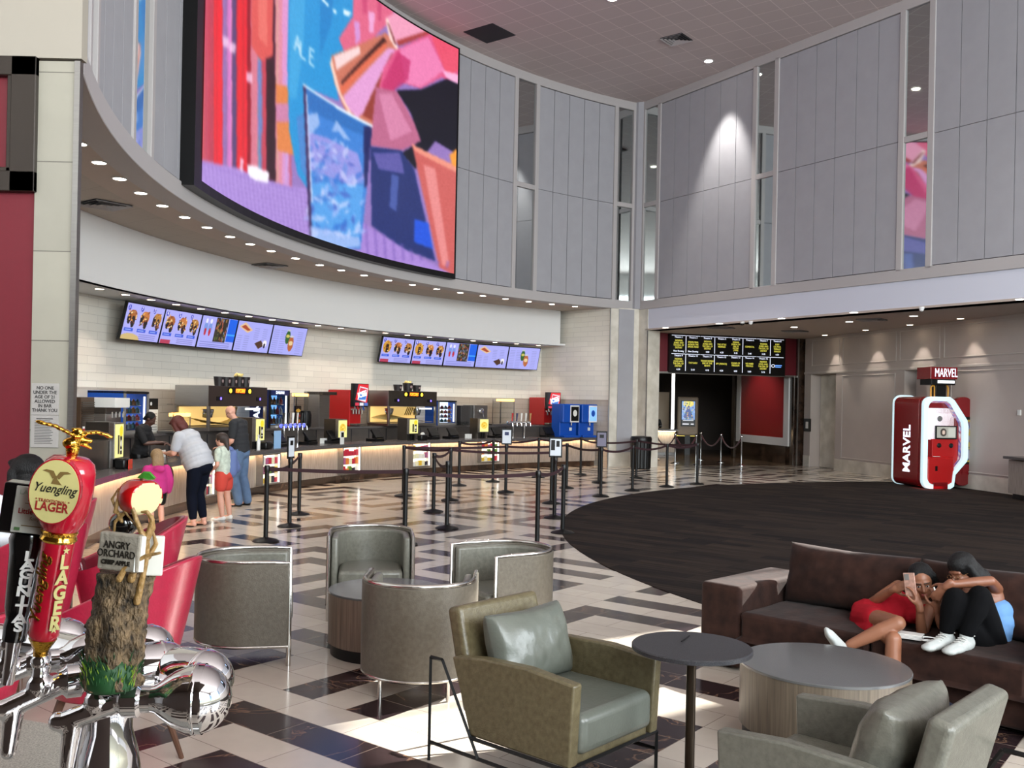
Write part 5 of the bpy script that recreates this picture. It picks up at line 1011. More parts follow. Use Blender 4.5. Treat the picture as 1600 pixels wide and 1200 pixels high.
def candy(x0, x1, z0, z1, label, seed):
    xm = (x0+x1)/2; p, f = at_R(xm, 700, RF-.02); p.z = 0; rz = math.radians(f-90); d = p.y; nv = Vector((math.cos(math.radians(f)), math.sin(math.radians(f)), 0)); w = (x1-x0)*d/F/abs(Vector((p.x, p.y, 0)).normalized().dot(nv)); t = thing('candy_case', label, 'display case', p, rz, 'lit candy cases set into the counter front')
    fr = .03
    bx('frame', m_steel, t, -w/2-fr, -w/2, -.03, .12, z0-fr, z1+fr); bx('frame', m_steel, t, w/2, w/2+fr, -.03, .12, z0-fr, z1+fr); bx('frame', m_steel, t, -w/2, w/2, -.03, .12, z1, z1+fr); bx('frame', m_steel, t, -w/2, w/2, -.03, .12, z0-fr, z0)
    bx('light_back', M('case_backlight', (255, 244, 214), emit=1.6) if not bpy.data.materials.get('case_backlight') else bpy.data.materials['case_backlight'], t, -w/2, w/2, .10, .12, z0, z1, 0); bx('side_light', m_lit, t, w/2-.03, w/2-.005, -.02, .0, z0, z1, 0)
    r5 = random.Random(seed); cs = [M('candy_'+str(i), c, .4) if not bpy.data.materials.get('candy_'+str(i)) else bpy.data.materials['candy_'+str(i)] for i, c in enumerate(((196, 40, 66), (230, 190, 60), (240, 236, 226), (50, 44, 60), (90, 130, 50), (226, 130, 60), (170, 90, 130), (246, 240, 200)))]
    for r in range(3):
        z = z0+(z1-z0)*r/3; bx('shelf', m_wplas, t, -w/2, w/2-.03, -.02, .09, z, z+.01, 0)
        for i in range(5):
            ww = (w-.05)/5; x = -w/2+.01+ww*i; h = (z1-z0)/3*r5.uniform(.45, .8); bx('candy_box', cs[(2 if r == 2 and r5.random() < .1 else 0) if r == 2 and r5.random() < .6 else r5.randrange(8)], t, x, x+ww*.9, 0, .05, z+.01, z+.01+h, 0)
candy(411, 436, .22, .78, 'lit candy case behind the stanchion nearest the jeans-wearing man', 1); candy(536, 562, .22, .80, 'lit candy case in the middle of the counter front', 2); candy(645, 671, .24, .82, 'lit candy case right of the middle stanchions', 3); candy(752, 779, .26, .82, 'lit candy case near the far end of the counter', 4); candy(322, 334, .22, .78, 'lit candy case half hidden behind the two standing women', 5)
# small things on the counters
def bottle(x, R, z, h, m, label, capm=None):
    s = Slot(x, R, z); t = s.root('bottle', label, 'bottle'); q = MB(); q.lathe((0, 0, 0), [(.035, 0), (.037, h*.6), (.015, h*.78), (.015, h*.86)], 14); q.build('bottle_body', m, t, smooth=40); q = MB(); q.lathe((0, 0, 0), [(.017, h*.86), (.017, h), (.0001, h)], 12); q.build('cap', capm or m_wplas, t, smooth=40)
bottle(405, RF+.2, .88, .30, m_wplas, 'white spray bottle before the lit cup sign near the navy cooler'); bottle(117, RF+.6, 1.28, .24, m_wplas, 'white labelled bottle at the far left of the counter', m_redm); bottle(131, RF+.6, 1.28, .2, m_redm, 'red and white cup-like bottle left of the tall lit sign')
s = Slot(140, RF+.5, .88); t = s.root('counter_shelf', 'dark raised counter unit left of the tall lit sign', 'shelf unit'); w = s.w(48); bx('cabinet', m_dsteel, t, -w/2, w/2, -.1, .3, 0, .40); bx('rivet_panel', m_gplas, t, w/2-.12, w/2, -.12, -.1, 0, .38)
for k, (x, lb) in enumerate(((193, 'dark napkin holder below the tall lit sign'), (417, 'dark napkin holder below the lit cup sign'), (661, 'napkin dispenser with white napkins below the far lit cup sign'))):
    s = Slot(x, RF+.2, .88); t = s.root('napkin_holder', lb, 'napkin holder'); bx('holder', m_black, t, -.13, .13, -.08, .08, 0, .15, .03, smooth=40)
    if k == 2: q = MB(); q.ell((0, 0, .16), (.07, .05, .05)); q.build('napkins', m_wplas, t, smooth=True)
for x, lb in ((255, 'white price cards on the counter by the red-haired woman'), (507, 'white price cards on the counter by the middle candy case'), (680, 'white price cards between the black registers'), (733, 'white price cards left of the pizza sign')):
    s = Slot(x, RF+.6, .88); t = s.root('price_cards', lb, 'card holder'); [bx('card', m_wplas, t, i*.09-.13, i*.09-.05, 0, .02, 0, .12, 0) for i in range(3)]
s = Slot(536, RF+.12, .88); t = s.root('acrylic_sign', 'small acrylic leaflet stand before the snack plate sign', 'sign'); bx('leaflet', m_wplas, t, -.07, .07, 0, .02, 0, .30, 0); bx('print', m_black, t, -.05, .05, -.004, 0, .16, .27, 0)
s = Slot(438, RF+.2, .88); t = s.root('poster_stand', 'pale blue leaflet panel on the counter below the beer taps', 'sign'); bx('panel', M('pale_blue_print', (150, 190, 230), .5), t, -.2, .05, 0, .02, 0, .36, 0)
s = Slot(163, RF+.15, .88); t = s.root('flyer', 'orange and red flyer card at the counter edge above the apple', 'card'); p = at_R(204, 740, RF+.1)[0]; t.location = (p.x, p.y, .88); bx('card', M('orange_print', (236, 120, 40), .5, var=.5, vs=30, col2=(200, 30, 40)), t, -.09, .09, 0, .01, 0, .13, 0)
# ================================================================== QUEUE STANCHIONS
m_belt = M('maroon_black_belt', (44, 14, 22), 0.8); m_sgn = M('pale_card', (206, 212, 220), 0.5)
def make_post(label):
    t = thing('queue_stanchion', label, 'stanchion', (0, 0, 0), 0, 'black belt stanchions of the queue maze')
    q = MB(); q.lathe((0, 0, 0), [(0.175, 0), (0.178, 0.012), (0.15, 0.028), (0.05, 0.05), (0.036, 0.06), (0.0001, 0.06)], 28); q.build('base', m_blackm, t, smooth=40)
    q = MB(); q.cyl((0, 0, 0.05), (0, 0, 0.93), 0.032, n=18); q.build('post', m_blackm, t, smooth=40)
    q = MB(); q.lathe((0, 0, 0), [(0.036, 0.93), (0.038, 0.94), (0.038, 1.01), (0.033, 1.02), (0.0001, 1.02)], 18); q.build('belt_head', m_black, t, smooth=40); return t
PO = {'A': (415, 848, 'nearest the tub chair seen from its side'), 'B': (452, 825, 'carrying a sign turned edge-on, second from the left'), 'C': (467, 806, 'third from the left, ahead of the candy case'), 'E': (630, 777, 'by the counter under the far popcorn machine'), 'D': (632, 853, 'directly behind the right side of the camera-facing tub chair'),
      'F': (677, 802, 'left one of the pair joined by a short sagging belt'), 'G': (698, 828, 'right one of the pair joined by a short sagging belt'), 'H': (703, 784, 'just behind the pair with the short sagging belt'), 'I': (717, 761, 'at the counter left of the far candy case'), 'J': (770, 755, 'at the counter right of the far candy case'),
      'K': (790, 771.6, 'carrying a leaflet sign in the middle of the maze'), 'L': (841, 748, 'in the back row between the leaflet sign and the blue dispensers'), 'M': (839, 856, 'rising right behind the right-hand tub chair'), 'N': (861, 789, 'left of the post with the picture sign near the carpet'), 'O': (866, 812, 'carrying a picture sign near the carpet tip'),
      'P': (879, 835, 'standing at the tip of the dark carpet'), 'Q': (885, 765, 'behind the post with the picture sign'), 'R': (907, 744, 'in front of the blue dispensers'), 'T': (935.5, 756, 'behind the post with the dark sign by the carpet'), 'S': (938.5, 778, 'carrying a dark sign at the carpet edge'),
      'U': (988, 769, 'on the carpet edge just left of the bin'), 'V': (994, 749, 'in the back row in front of the bin'), 'X': (1041.5, 763, 'on the carpet edge right of the bin'), 'Y': (1089, 759, 'last one of the carpet edge, before the theatre entrance')}
base = None; PP = {}
for k, (x, y, lb) in PO.items():
    p = at_z(x, y-2, 0.0)
    if base is None: base = make_post('black stanchion '+lb); base.location = p; o = base
    else: o = dup(base, p, 0, 'black stanchion '+lb)
    PP[k] = (o, p)
def belt(a, b, sag=0.05):
    oa, pa = PP[a]; pb = PP[b][1]; d = pb-pa; L = d.length; n = 14; q = MB(); dn = d.normalized(); vs = []; fs = []; sd = Vector((-dn.y, dn.x, 0))*0.002
    for i in range(n+1):
        u = i/n; c = d*(0.036/L+u*(1-0.072/L)); z = 0.975-sag*4*u*(1-u)
        for s_ in (-1, 1):
            for dz in (-0.024, 0.024): vs.append((c.x+s_*sd.x, c.y+s_*sd.y, z+dz))
    for i in range(n): a_ = i*4; b_ = a_+4; fs += [(a_, b_, b_+1, a_+1), (a_+2, a_+3, b_+3, b_+2), (a_+1, b_+1, b_+3, a_+3), (a_, a_+2, b_+2, b_)]
    fs += [(0, 1, 3, 2), (n*4, n*4+2, n*4+3, n*4+1)]; q.add(vs, fs); q.build('belt', m_belt, oa)
for a, b, s_ in (('A', 'C', .10), ('A', 'D', .02), ('D', 'M', .05), ('E', 'H', .03), ('F', 'G', .10), ('F', 'H', .06), ('E', 'K', .02), ('H', 'N', .03), ('I', 'J', .05), ('J', 'L', .05), ('L', 'R', .05), ('K', 'Q', .03), ('M', 'P', .05), ('Q', 'S', .05), ('O', 'P', .16), ('S', 'U', .07), ('T', 'V', .03), ('R', 'T', .03), ('U', 'X', .07), ('X', 'Y', .06), ('V', 'Y', .05)): belt(a, b, s_)
for k, w_, lb, fr in (('B', 0.20, 'edge-on queue sign on the second stanchion from the left', m_sgn), ('K', 0.22, 'pale leaflet sign on a stanchion in the middle of the maze', m_sgn), ('O', 0.22, 'leaflet sign with dark pictures on the stanchion near the carpet tip', m_sgn), ('S', 0.22, 'sign with a dark upper half on the carpet edge stanchion', M('grey_blue_print', (110, 106, 126), .5))):
    p = PP[k][1]; an = math.atan2(p.x, -p.y)+PI if k != 'B' else 0; rz = -math.atan2(p.x, p.y) if k != 'B' else math.radians(72)
    t = thing('queue_sign', lb, 'sign', (p.x, p.y, 1.02), rz, 'signs on top of stanchions'); q = MB(); 
    q.bb(-w_/2, w_/2, -.01, .01, 0.0, 0.34); q.cyl((0, 0, -0.01), (0, 0, 0.02), 0.03); q.build('sign_frame', m_black, t, bevel=.004)
    q = MB(); q.bb(-w_/2+.02, w_/2-.02, -.013, -.009, 0.03, 0.31); q.build('leaflet', fr, t)
    q = MB(); q.bb(-w_*.2, w_*.2, -.016, -.012, .20, .27) if k != 'O' else (q.bb(-w_*.35, -w_*.05, -.016, -.012, .12, .29), q.bb(w_*.05, w_*.3, -.016, -.012, .18, .28)); q.build('print', m_dblue if k == 'K' else m_black, t)
# ================================================================== BIN, THEATRE ENTRANCE
p = at_z(1001, 733, 0); p += Vector((0.02, 0.16, 0)); t = thing('litter_bin', 'tall black fluted litter bin against the corner column', 'bin', (p.x, p.y, 0))
q = MB(); n = 48
for z, r in ((0.0, .27), (.03, .29), (.84, .31)):
    for i in range(n): rr_ = r*(1+(0.025 if i % 2 else -0.01)); q.v.append((rr_*math.cos(2*PI*i/n), rr_*math.sin(2*PI*i/n), z))
q.f = [(k*n+i, k*n+(i+1) % n, (k+1)*n+(i+1) % n, (k+1)*n+i) for k in range(2) for i in range(n)]; q.m = [0]*len(q.f); q.build('body', m_black, t)
q = MB(); q.lathe((0, 0, 0), [(.32, .84), (.325, .90), (.30, .97), (.18, .98), (.17, .90), (.0001, .9)], 32); q.build('lid', m_black, t, smooth=40)
# velvet rope posts
m_rope = M('dark_red_velvet_rope', (92, 12, 28), 0.8, sheen=.5); RP = []
for k, (x, y, lb) in enumerate(((1024, 718, 'nearest the ticket counter'), (1054.6, 724, 'second from the ticket counter'), (1087, 727, 'in front, third along'), (1094.5, 719, 'behind the third one'), (1126, 723, 'left of the bronze post'), (1158, 728, 'before the red poster panel'))):
    p = at_z(x, y, 0); t = thing('rope_post', 'chrome rope post '+lb, 'stanchion', (p.x, p.y, 0.004), 0, 'chrome rope posts inside the theatre entrance'); RP.append((t, p))
    q = MB(); q.lathe((0, 0, 0), [(.16, 0), (.16, .015), (.1, .03), (.03, .05), (.0001, .05)], 20); q.build('base', m_chrome, t, smooth=40)
    q = MB(); q.cyl((0, 0, .04), (0, 0, .92), .025, n=12); q.lathe((0, 0, 0), [(.03, .9), (.045, .93), (.045, .97), (.02, 1.0), (.0001, 1.01)], 14); q.build('post', m_chrome, t, smooth=40)
for a, b in ((0, 1), (1, 2), (3, 4), (4, 5)):
    t, p = RP[a]; d = RP[b][1]-p; q = MB(); q.tube([Vector((d.x*u, d.y*u, .92-.42*4*u*(1-u)*.9)) for u in [i/16 for i in range(17)]], .022, 8); q.build('rope', m_rope, t, smooth=True)
# ticket counter, screens
m_tan = M('tan_board', (150, 132, 112), 0.5, var=.05, vs=3)
t = thing('ticket_counter', 'lit ticket counter with pale front at the left inside the theatre entrance', 'counter', (0, 0, 0)); Yc = 36.6
xa, xb = at_Y(1016, 700, Yc).x, at_Y(1055, 700, Yc).x
bx('worktop', m_top, t, xa, xb+.1, Yc-.1, Yc+.9, .94, 1.0); bx('front_panel', m_front, t, xa, xb, Yc+.05, Yc+.8, .12, .9); bx('toe_kick', m_toe, t, xa, xb, Yc+.15, Yc+.8, .004, .12); bx('led_strip', m_led, t, xa, xb, Yc-.03, Yc, .915, .935, 0)
light('ticket_counter_glow', 'AREA', ((xa+xb)/2, Yc-.12, .90), 5, (1, .8, .55), target=((xa+xb)/2, Yc+.2, 0), shape='RECTANGLE', size=xb-xa, size_y=.05)
Yb = 38.2; xl = at_Y(1051.5, 640, Yb).x; zt_, zb_ = at_Y(1052, 581, Yb).z, at_Y(1052, 674, Yb).z
t = thing('light_column', 'bright vertical light strip beside the ticket counter', 'light', (xl, Yb, 0)); bx('light_tube', m_lit, t, -.055, .055, 0, .06, zb_, zt_+.1, 0); bx('tube_base', m_tan, t, -.07, .07, 0, .08, .004, zb_, 0)
t = thing('corridor_door', 'tan door with a narrow black window behind the ticket counter', 'door', (at_Y(1032, 640, 39.5).x, 39.5, 0)); bx('door_leaf', m_tan, t, -.35, .35, 0, .06, .004, 2.45); bx('door_window', m_black, t, -.28, -.14, -.01, 0, 1.1, 1.8, 0); bx('door_window_frame', m_steel, t, -.3, -.12, -.005, 0, 1.08, 1.82, 0)
t = thing('wall_poster', 'small framed notice on the left edge of the theatre entrance', 'sign', (at_Y(1018.5, 600, 33).x+.02, 33, 1.9+.75)); bx('frame', m_steel, t, -.03, .12, 0, .03, -.3, .3, 0); 
t = thing('poster_screen', 'digital film poster screen on a tan board glowing at its edges', 'screen', (at_Y(1075, 650, 37.4).x, 37.4, 0)); wB = 33*37.4/F; z1_, z0_ = at_Y(1075, 620, 37.4).z, at_Y(1075, 681, 37.4).z
bx('board', m_tan, t, -wB/2, wB/2, 0, .12, z0_, z1_, .08, ); bx('stand', m_black, t, -.1, .1, .02, .1, .004, z0_, 0); bx('edge_glow', M('yellow_edge_glow', (226, 206, 96), emit=2.0), t, wB/2-.03, wB/2+.012, .125, .15, z0_+.05, z1_-.05, 0); bx('bottom_glow', bpy.data.materials['yellow_edge_glow'], t, -wB/2, wB/2, .125, .15, z0_-.015, z0_+.02, 0)
p = Pic(36, 64, (120, 160, 220)); r6 = random.Random(4); p.el(.5, .9, .4, .14, (236, 220, 110)); p.poly([(.1, .3), (.5, .85), (.9, .3)], (70, 90, 150))
for i in range(60): p.el(r6.uniform(.05, .95), r6.uniform(.28, .95), .05, .03, r6.choice([(30, 44, 90), (170, 190, 230), (226, 190, 100), (96, 70, 120), (90, 140, 90)]), .8)
p.rect(0, 0, 1, .25, (12, 12, 18)); p.rect(.1, .2, .9, .24, (220, 226, 236)); p.rect(.08, .05, .55, .09, (230, 230, 236)); p.rect(.7, .05, .92, .09, (230, 230, 236))
sw_ = 22*37.4/F; sh_ = 40*37.4/F; bx('screen_body', m_black, t, -sw_/2, sw_/2, -.05, 0, at_Y(1074, 646, 37.4).z-sh_/2, at_Y(1074, 646, 37.4).z+sh_/2); p.mesh('picture', flat(sw_*.93, sh_*.95, -.055, z0=at_Y(1074, 646, 37.4).z-sh_*.475), scr, t)
for (x, y, z, e) in ((6.0, 36.0, 4.1, 60), (7.6, 34.0, 4.1, 40), (9.0, 33.2, 4.1, 30)): light('corridor_downlight', 'SPOT', (x, y, z), e, (1, .85, .7), target=(x, y, 0), spot_size=math.radians(80), spot_blend=.8, shadow_soft_size=.08)
# red poster panel on the corridor wall
t = thing('poster_display', 'tall empty red panel in a white frame beside the theatre entrance', 'poster panel', PA, PRZ); q = MB(); x0_, x1_, z0_, z1_ = .25, PL-.25, .62, 3.15; f_ = .34
q.bb(x0_, x0_+f_, -.04, .02, z0_, z1_); q.bb(x1_-f_, x1_, -.04, .02, z0_, z1_); q.bb(x0_+f_, x1_-f_, -.04, .02, z0_, z0_+f_*.8); q.build('frame', m_white, t); bx('red_panel', M('deep_red_panel', (150, 14, 24), .5), t, x0_+f_, x1_-f_, -.02, .0, z0_+f_*.8, z1_-.02, 0)
light('poster_wash', 'SPOT', PA+pd*(PL/2)+pn*1.4+Vector((0, 0, 3.9)), 70, (1, .9, .85), target=PA+pd*(PL/2)+Vector((0, 0, 1.6)), spot_size=math.radians(90), spot_blend=.8)
a = at_P(1262, 660, MV0, mvn); t = thing('wall_sign', 'small dark square sign with a white mark by the left recess', 'sign', MV0+mvd*((a-MV0).dot(mvd))+Vector((0, 0, 1.15))+mvn*0.0, MRZ); bx('plate', m_black, t, -.22, .22, -.025, 0, 0, .42, 0); bx('mark', m_wplas, t, -.08, .08, -.03, -.024, .1, .32, 0)
a = at_P(1594, 635, MV0, mvn); t = thing('wall_sensor', 'small white sensor box on the far right wall beside the kiosk', 'sensor', MV0+mvd*((a-MV0).dot(mvd))+Vector((0, 0, 1.85)), MRZ); bx('box', m_wplas, t, -.05, .05, -.04, 0, 0, .13, .01)
p = at_z(1600, 783, 0); t = thing('ticket_desk', 'end of a grey desk with lit edge at the right border of the picture', 'counter', (p.x, p.y, 0.006)); bx('worktop', m_top, t, -.16, .42, -.35, .6, .88, .94); bx('front_panel', m_front, t, -.06, .42, -.15, .55, .12, .86); bx('toe_kick', m_black, t, .02, .42, -.1, .5, 0, .12); bx('led_strip', m_led, t, -.1, .42, -.22, -.19, .85, .868, 0)
# ================================================================== RED KIOSK
m_kred = M('glossy_deep_red', (128, 12, 20), 0.22, coat=.4); m_kred2 = M('bright_red_panel', (190, 20, 22), 0.35); m_kw = M('white_lit_edge', (200, 228, 236), .4, emit=.62); m_kwh = M('white_lit_ceiling', (240, 244, 250), .4, emit=.8)
KX = at_z(1441, 764, 0); 
kb = at_z(1524, 766, 0); kang = math.atan2(kb.y-KX.y, kb.x-KX.x)
t = thing('photo_kiosk', 'red photo booth kiosk with glowing white edges against the far right wall', 'kiosk', (KX.x-.02, KX.y, 0.006), math.radians(8)); KH = 2.30; Kd = 1.55; Kw = 1.32
# local: x to the right (front face), y away; front frame at y=0, rear frame at y=Kd
def kprof(w, h, r, cut):                   # front ring outline: rounded box with a chamfered right side
    if not cut: return rrect(w, h, r, 6, w/2, h/2)
    P = [(r, 0)]; P = [(x, y) for x, y in [(r, 0), (w*.62, 0), (w*.70, .06), (w*.73, .35), (w*.98, .68), (w, .78), (w, 1.55), (w*.97, 1.70), (w*.68, h-.08), (w*.58, h), (r, h)]]
    for i in range(1, 6): a = math.radians(90+90*i/5); P.append((r+r*math.cos(a), h-r+r*math.sin(a)))
    for i in range(0, 5): a = math.radians(180+90*i/5); P.append((r+r*math.cos(a), r+r*math.sin(a)))
    return P
def shrink(P, k, cx, cy): return [(cx+(x-cx)*k[0], cy+(y-cy)*k[1]) for x, y in P]
def ringslab(outer, inner, y, th):
    q = MB(); n = len(outer); vs = [(x, y, z) for x, z in outer]+[(x, y, z) for x, z in inner]; vs += [(x, y+th, z) for x, _, z in vs]; m = 2*n; fs = []
    for i in range(n): j = (i+1) % n; fs += [(i, j, n+j, n+i), (m+j, m+i, m+n+i, m+n+j), (j, i, m+i, m+j), (n+i, n+j, m+n+j, m+n+i)]
    q.add(vs, fs); return q
FW_ = 1.19
out = kprof(FW_, KH-.04, .20, True); inn = shrink(out, (.80, .905), FW_*.50, KH*.5); mid = shrink(out, (.985, .99), FW_*.5, KH*.5)
ringslab(out, inn, -.05, .12).build('front_light_frame', m_kw, t, bevel=.01)
inn2 = shrink(out, (.64, .80), FW_*.55, KH*.52)
p = Pic(60, 120, (150, 130, 160)); r7 = random.Random(9)
for i in range(260): x = r7.random(); y = r7.random(); w = r7.uniform(.03, .12); p.rect(x, y, x+w, y+w*.5, r7.choice([(206, 90, 110), (90, 110, 190), (226, 220, 236), (110, 80, 120), (190, 150, 170), (60, 60, 110), (226, 170, 120)]), .9)
art = attrmat('comic_strip_print', .7)
# artwork lining inside the front frame as a band
q = MB(); n = len(inn); ring = []
def band(name, A, B, y0, y1, mat, par):
    n = len(A); vs = []; cols = []
    K2 = 6; 
    for i in range(n+1):
        a = A[i % n]; b = B[i % n]
        for k in range(K2+1): u = k/K2; vs.append((a[0]+(b[0]-a[0])*u, y0+(y1-y0)*u, a[1]+(b[1]-a[1])*u))
    fs = [(i*(K2+1)+k, (i+1)*(K2+1)+k, (i+1)*(K2+1)+k+1, i*(K2+1)+k+1) for i in range(n) for k in range(K2)]
    me = bpy.data.meshes.new(name); me.from_pydata(vs, [], fs); me.materials.append(mat); at = me.color_attributes.new('Col', 'FLOAT_COLOR', 'POINT')
    buf = np.ones((len(vs), 4), 'f')
    for i in range(len(vs)): buf[i, :3] = [((c/255)**2.2) for c in r7.choice([(206, 90, 120), (90, 110, 190), (226, 220, 236), (150, 110, 160), (190, 160, 180), (60, 60, 120), (226, 200, 190)])]
    at.data.foreach_set('color', buf.ravel()); o = bpy.data.objects.new(name, me); COL.objects.link(o); o.parent = par; return o
def resamp(P, m=90):
    L = [0]
    for i in range(len(P)): a, b = P[i], P[(i+1) % len(P)]; L.append(L[-1]+math.hypot(b[0]-a[0], b[1]-a[1]))
    R_ = []
    for k in range(m):
        s = L[-1]*k/m; i = max(j for j in range(len(P)) if L[j] <= s+1e-9); a, b = P[i], P[(i+1) % len(P)]; u = (s-L[i])/max(1e-9, L[i+1]-L[i]); R_.append((a[0]+(b[0]-a[0])*u, a[1]+(b[1]-a[1])*u))
    return R_
band('comic_lining', resamp(inn), resamp(inn2), .07, .34, art, t)
ringslab(shrink(out, (.68, .825), FW_*.55, KH*.52), inn2, .34, .03).build('inner_light_line', m_kwh, t)
q = MB(); q.slab([(x, z) for x, z in out], (0, .07, 0), (1, 0, 0), (0, 0, 1), -.001) if False else None
ringslab(shrink(out, (1.0, 1.0), 0, 0), inn, .07, .06).build('front_shell', m_kred, t)
rear = kprof(Kw*.9, KH, .24, False)
q = MB(); q.slab(rrect(.62, KH, .20, 6, .35, KH/2), (-.02, 1.28, 0), (1, 0, 0), (0, 0, 1), -.12); q.build('rear_light_frame', m_kw, t, bevel=.01)
q = MB(); o2 = rrect(1.0, KH-.06, .18, 6, .50, KH/2-.01); q.slab([(x, z) for x, z in o2], (0, 1.28, 0), (1, 0, 0), (0, 0, 1), 1.1); q.build('main_body', m_kred, t, bevel=.01, smooth=40)
q = MB(); q.bb(.12, 1.02, .18, .30, 1.20, KH-.32); q.build('booth_ceiling', m_kwh, t); 
bx('screen_surround', m_kred2, t, .34, 1.02, .12, .2, .55, 1.22); bx('bench', m_kred2, t, .12, .86, -.02, .3, .10, .78, .05)
p = Pic(50, 30, (170, 170, 160)); p.el(.35, .5, .16, .34, (40, 34, 32)); p.el(.36, .5, .09, .2, (220, 196, 180)); p.rect(.6, .1, .98, .9, (196, 200, 190)); p.blur(2)
bx('display', m_black, t, .40, .96, .08, .12, 1.22, 1.55, 0); p.mesh('display_picture', flat(.50, .27, .075, x0=.43, z0=1.25), scr, t)
for x in (.52, .84): q = MB(); q.lathe((x, .115, 1.06), [(.06, 0), (.0001, .012)], 18, axis=(0, -1, 0)); q.build('speaker', m_black, t)
bx('coin_slot', m_black, t, .34, .40, -.026, -.018, .44, .56, 0); q = MB(); q.lathe((.56, .17, 1.72), [(.07, 0), (.05, .02), (.0001, .02)], 20, axis=(0, -1, 0)); q.build('camera_lens', m_gplas, t); bx('entry_step', m_kred, t, .28, .66, -.06, .1, 0, .16)
bx('paper_card', m_wplas, t, .28, .46, -.03, .0, .785, .80, 0)
text('side_text', 'MARVEL', .42, m_wht, t, (-.004, .66, .95), rot=Matrix(((0, 0, -1), (0, 1, 0), (1, 0, 0))).to_euler(), bold=.008, sx=.78, ext=.006)
# wing panel with posters on the right
q = MB(); q.slab(rrect(.46, KH-.1, .2, 6, .23, KH/2+.02), (.95, .142, 0), (1, 0, 0), (0, 0, 1), -.16); q.build('side_wing', m_kred, t, bevel=.01)
p = Pic(24, 72, (120, 130, 170)); [p.el(r7.random(), r7.random(), .14, .06, r7.choice([(60, 80, 150), (206, 206, 226), (150, 100, 130), (226, 200, 90), (40, 40, 70)])) for _ in range(120)]; [p.rect(0, y, 1, y+.04, (232, 206, 70)) for y in (0, .3, .62, .94)]
p.mesh('comic_posters', flat(.24, 1.05, 0.132, x0=1.12, z0=.66), attrmat('poster_print', .35), t); bx('black_panel', m_black, t, 1.08, 1.38, .134, .139, .50, 1.78, 0); bx('dispenser_slot', m_kred, t, 1.16, 1.34, .128, .133, .34, .60, 0)
# sign above
for x in (.42, .78): q = MB(); q.tube([(x, .35, KH-.08), (x, .35, KH+.20), (x+.06, .35, KH+.26), (x+.1, .35, KH+.2), (x+.1, .35, KH-.08)], .022, 8); q.build('yellow_bracket', M('amber_yellow', (240, 170, 50), .4) if x < .5 else bpy.data.materials['amber_yellow'], t, smooth=40)
bx('sign_post', m_black, t, .52, .80, .3, .5, KH-.08, KH+.28); bx('sign_box', m_kred, t, .28, 1.0, .15, .75, KH+.40, KH+.70, .01); bx('sign_lower_box', m_black, t, .34, .98, .2, .7, KH+.26, KH+.40)
bx('sign_light', m_kwh, t, .50, .95, .19, .20, KH+.30, KH+.37, 0); text('sign_text', 'MARVEL', .30, m_wht, t, (.69, .145, KH+.55), bold=0, sx=.56, ext=.004)
light('kiosk_glow', 'AREA', (KX.x+.2, KX.y+.1, .07), 3, (1, .1, .1), target=(KX.x+.2, KX.y+.1, 0), size=.6)
# sign on the marble pillar
pa = at_Y(72, 600, PY); pzt, pzm, pzb = at_Y(72, 599, PY).z, at_Y(72, 649, PY).z, at_Y(72, 699, PY).z; wS = 43*PY/F
t = thing('notice_sign', 'grey notice about the age limit on the marble pillar', 'sign', (at_Y(71, 640, PY).x, PY, 0)); m_plq = M('grey_plaque', (176, 172, 168), .4, .2); m_ink = M('dark_ink', (44, 42, 42), .6)
bx('upper_plate', m_plq, t, -wS/2, wS/2, -.012, 0, pzm+.004, pzt, 0); bx('lower_plate', m_plq, t, -wS/2, wS/2, -.012, 0, pzb, pzm, 0)
text('notice_text', 'NO ONE\nUNDER THE\nAGE OF 21\nALLOWED\nIN BAR\nTHANK YOU', .042, m_ink, t, (0, -.014, (pzt+pzm)/2+.001), bold=.0006, sx=.92, ext=.0008)
q = MB()
for i in range(15): q.bb(-wS*.36, wS*(.2+.14*((i*7) % 5)/5), -.014, -.012, pzm-.05-i*.0145, pzm-.046-i*.0145)
q.bb(-wS*.3, wS*.3, -.014, -.012, pzm-.034, pzm-.026); q.build('small_print', m_ink, t)
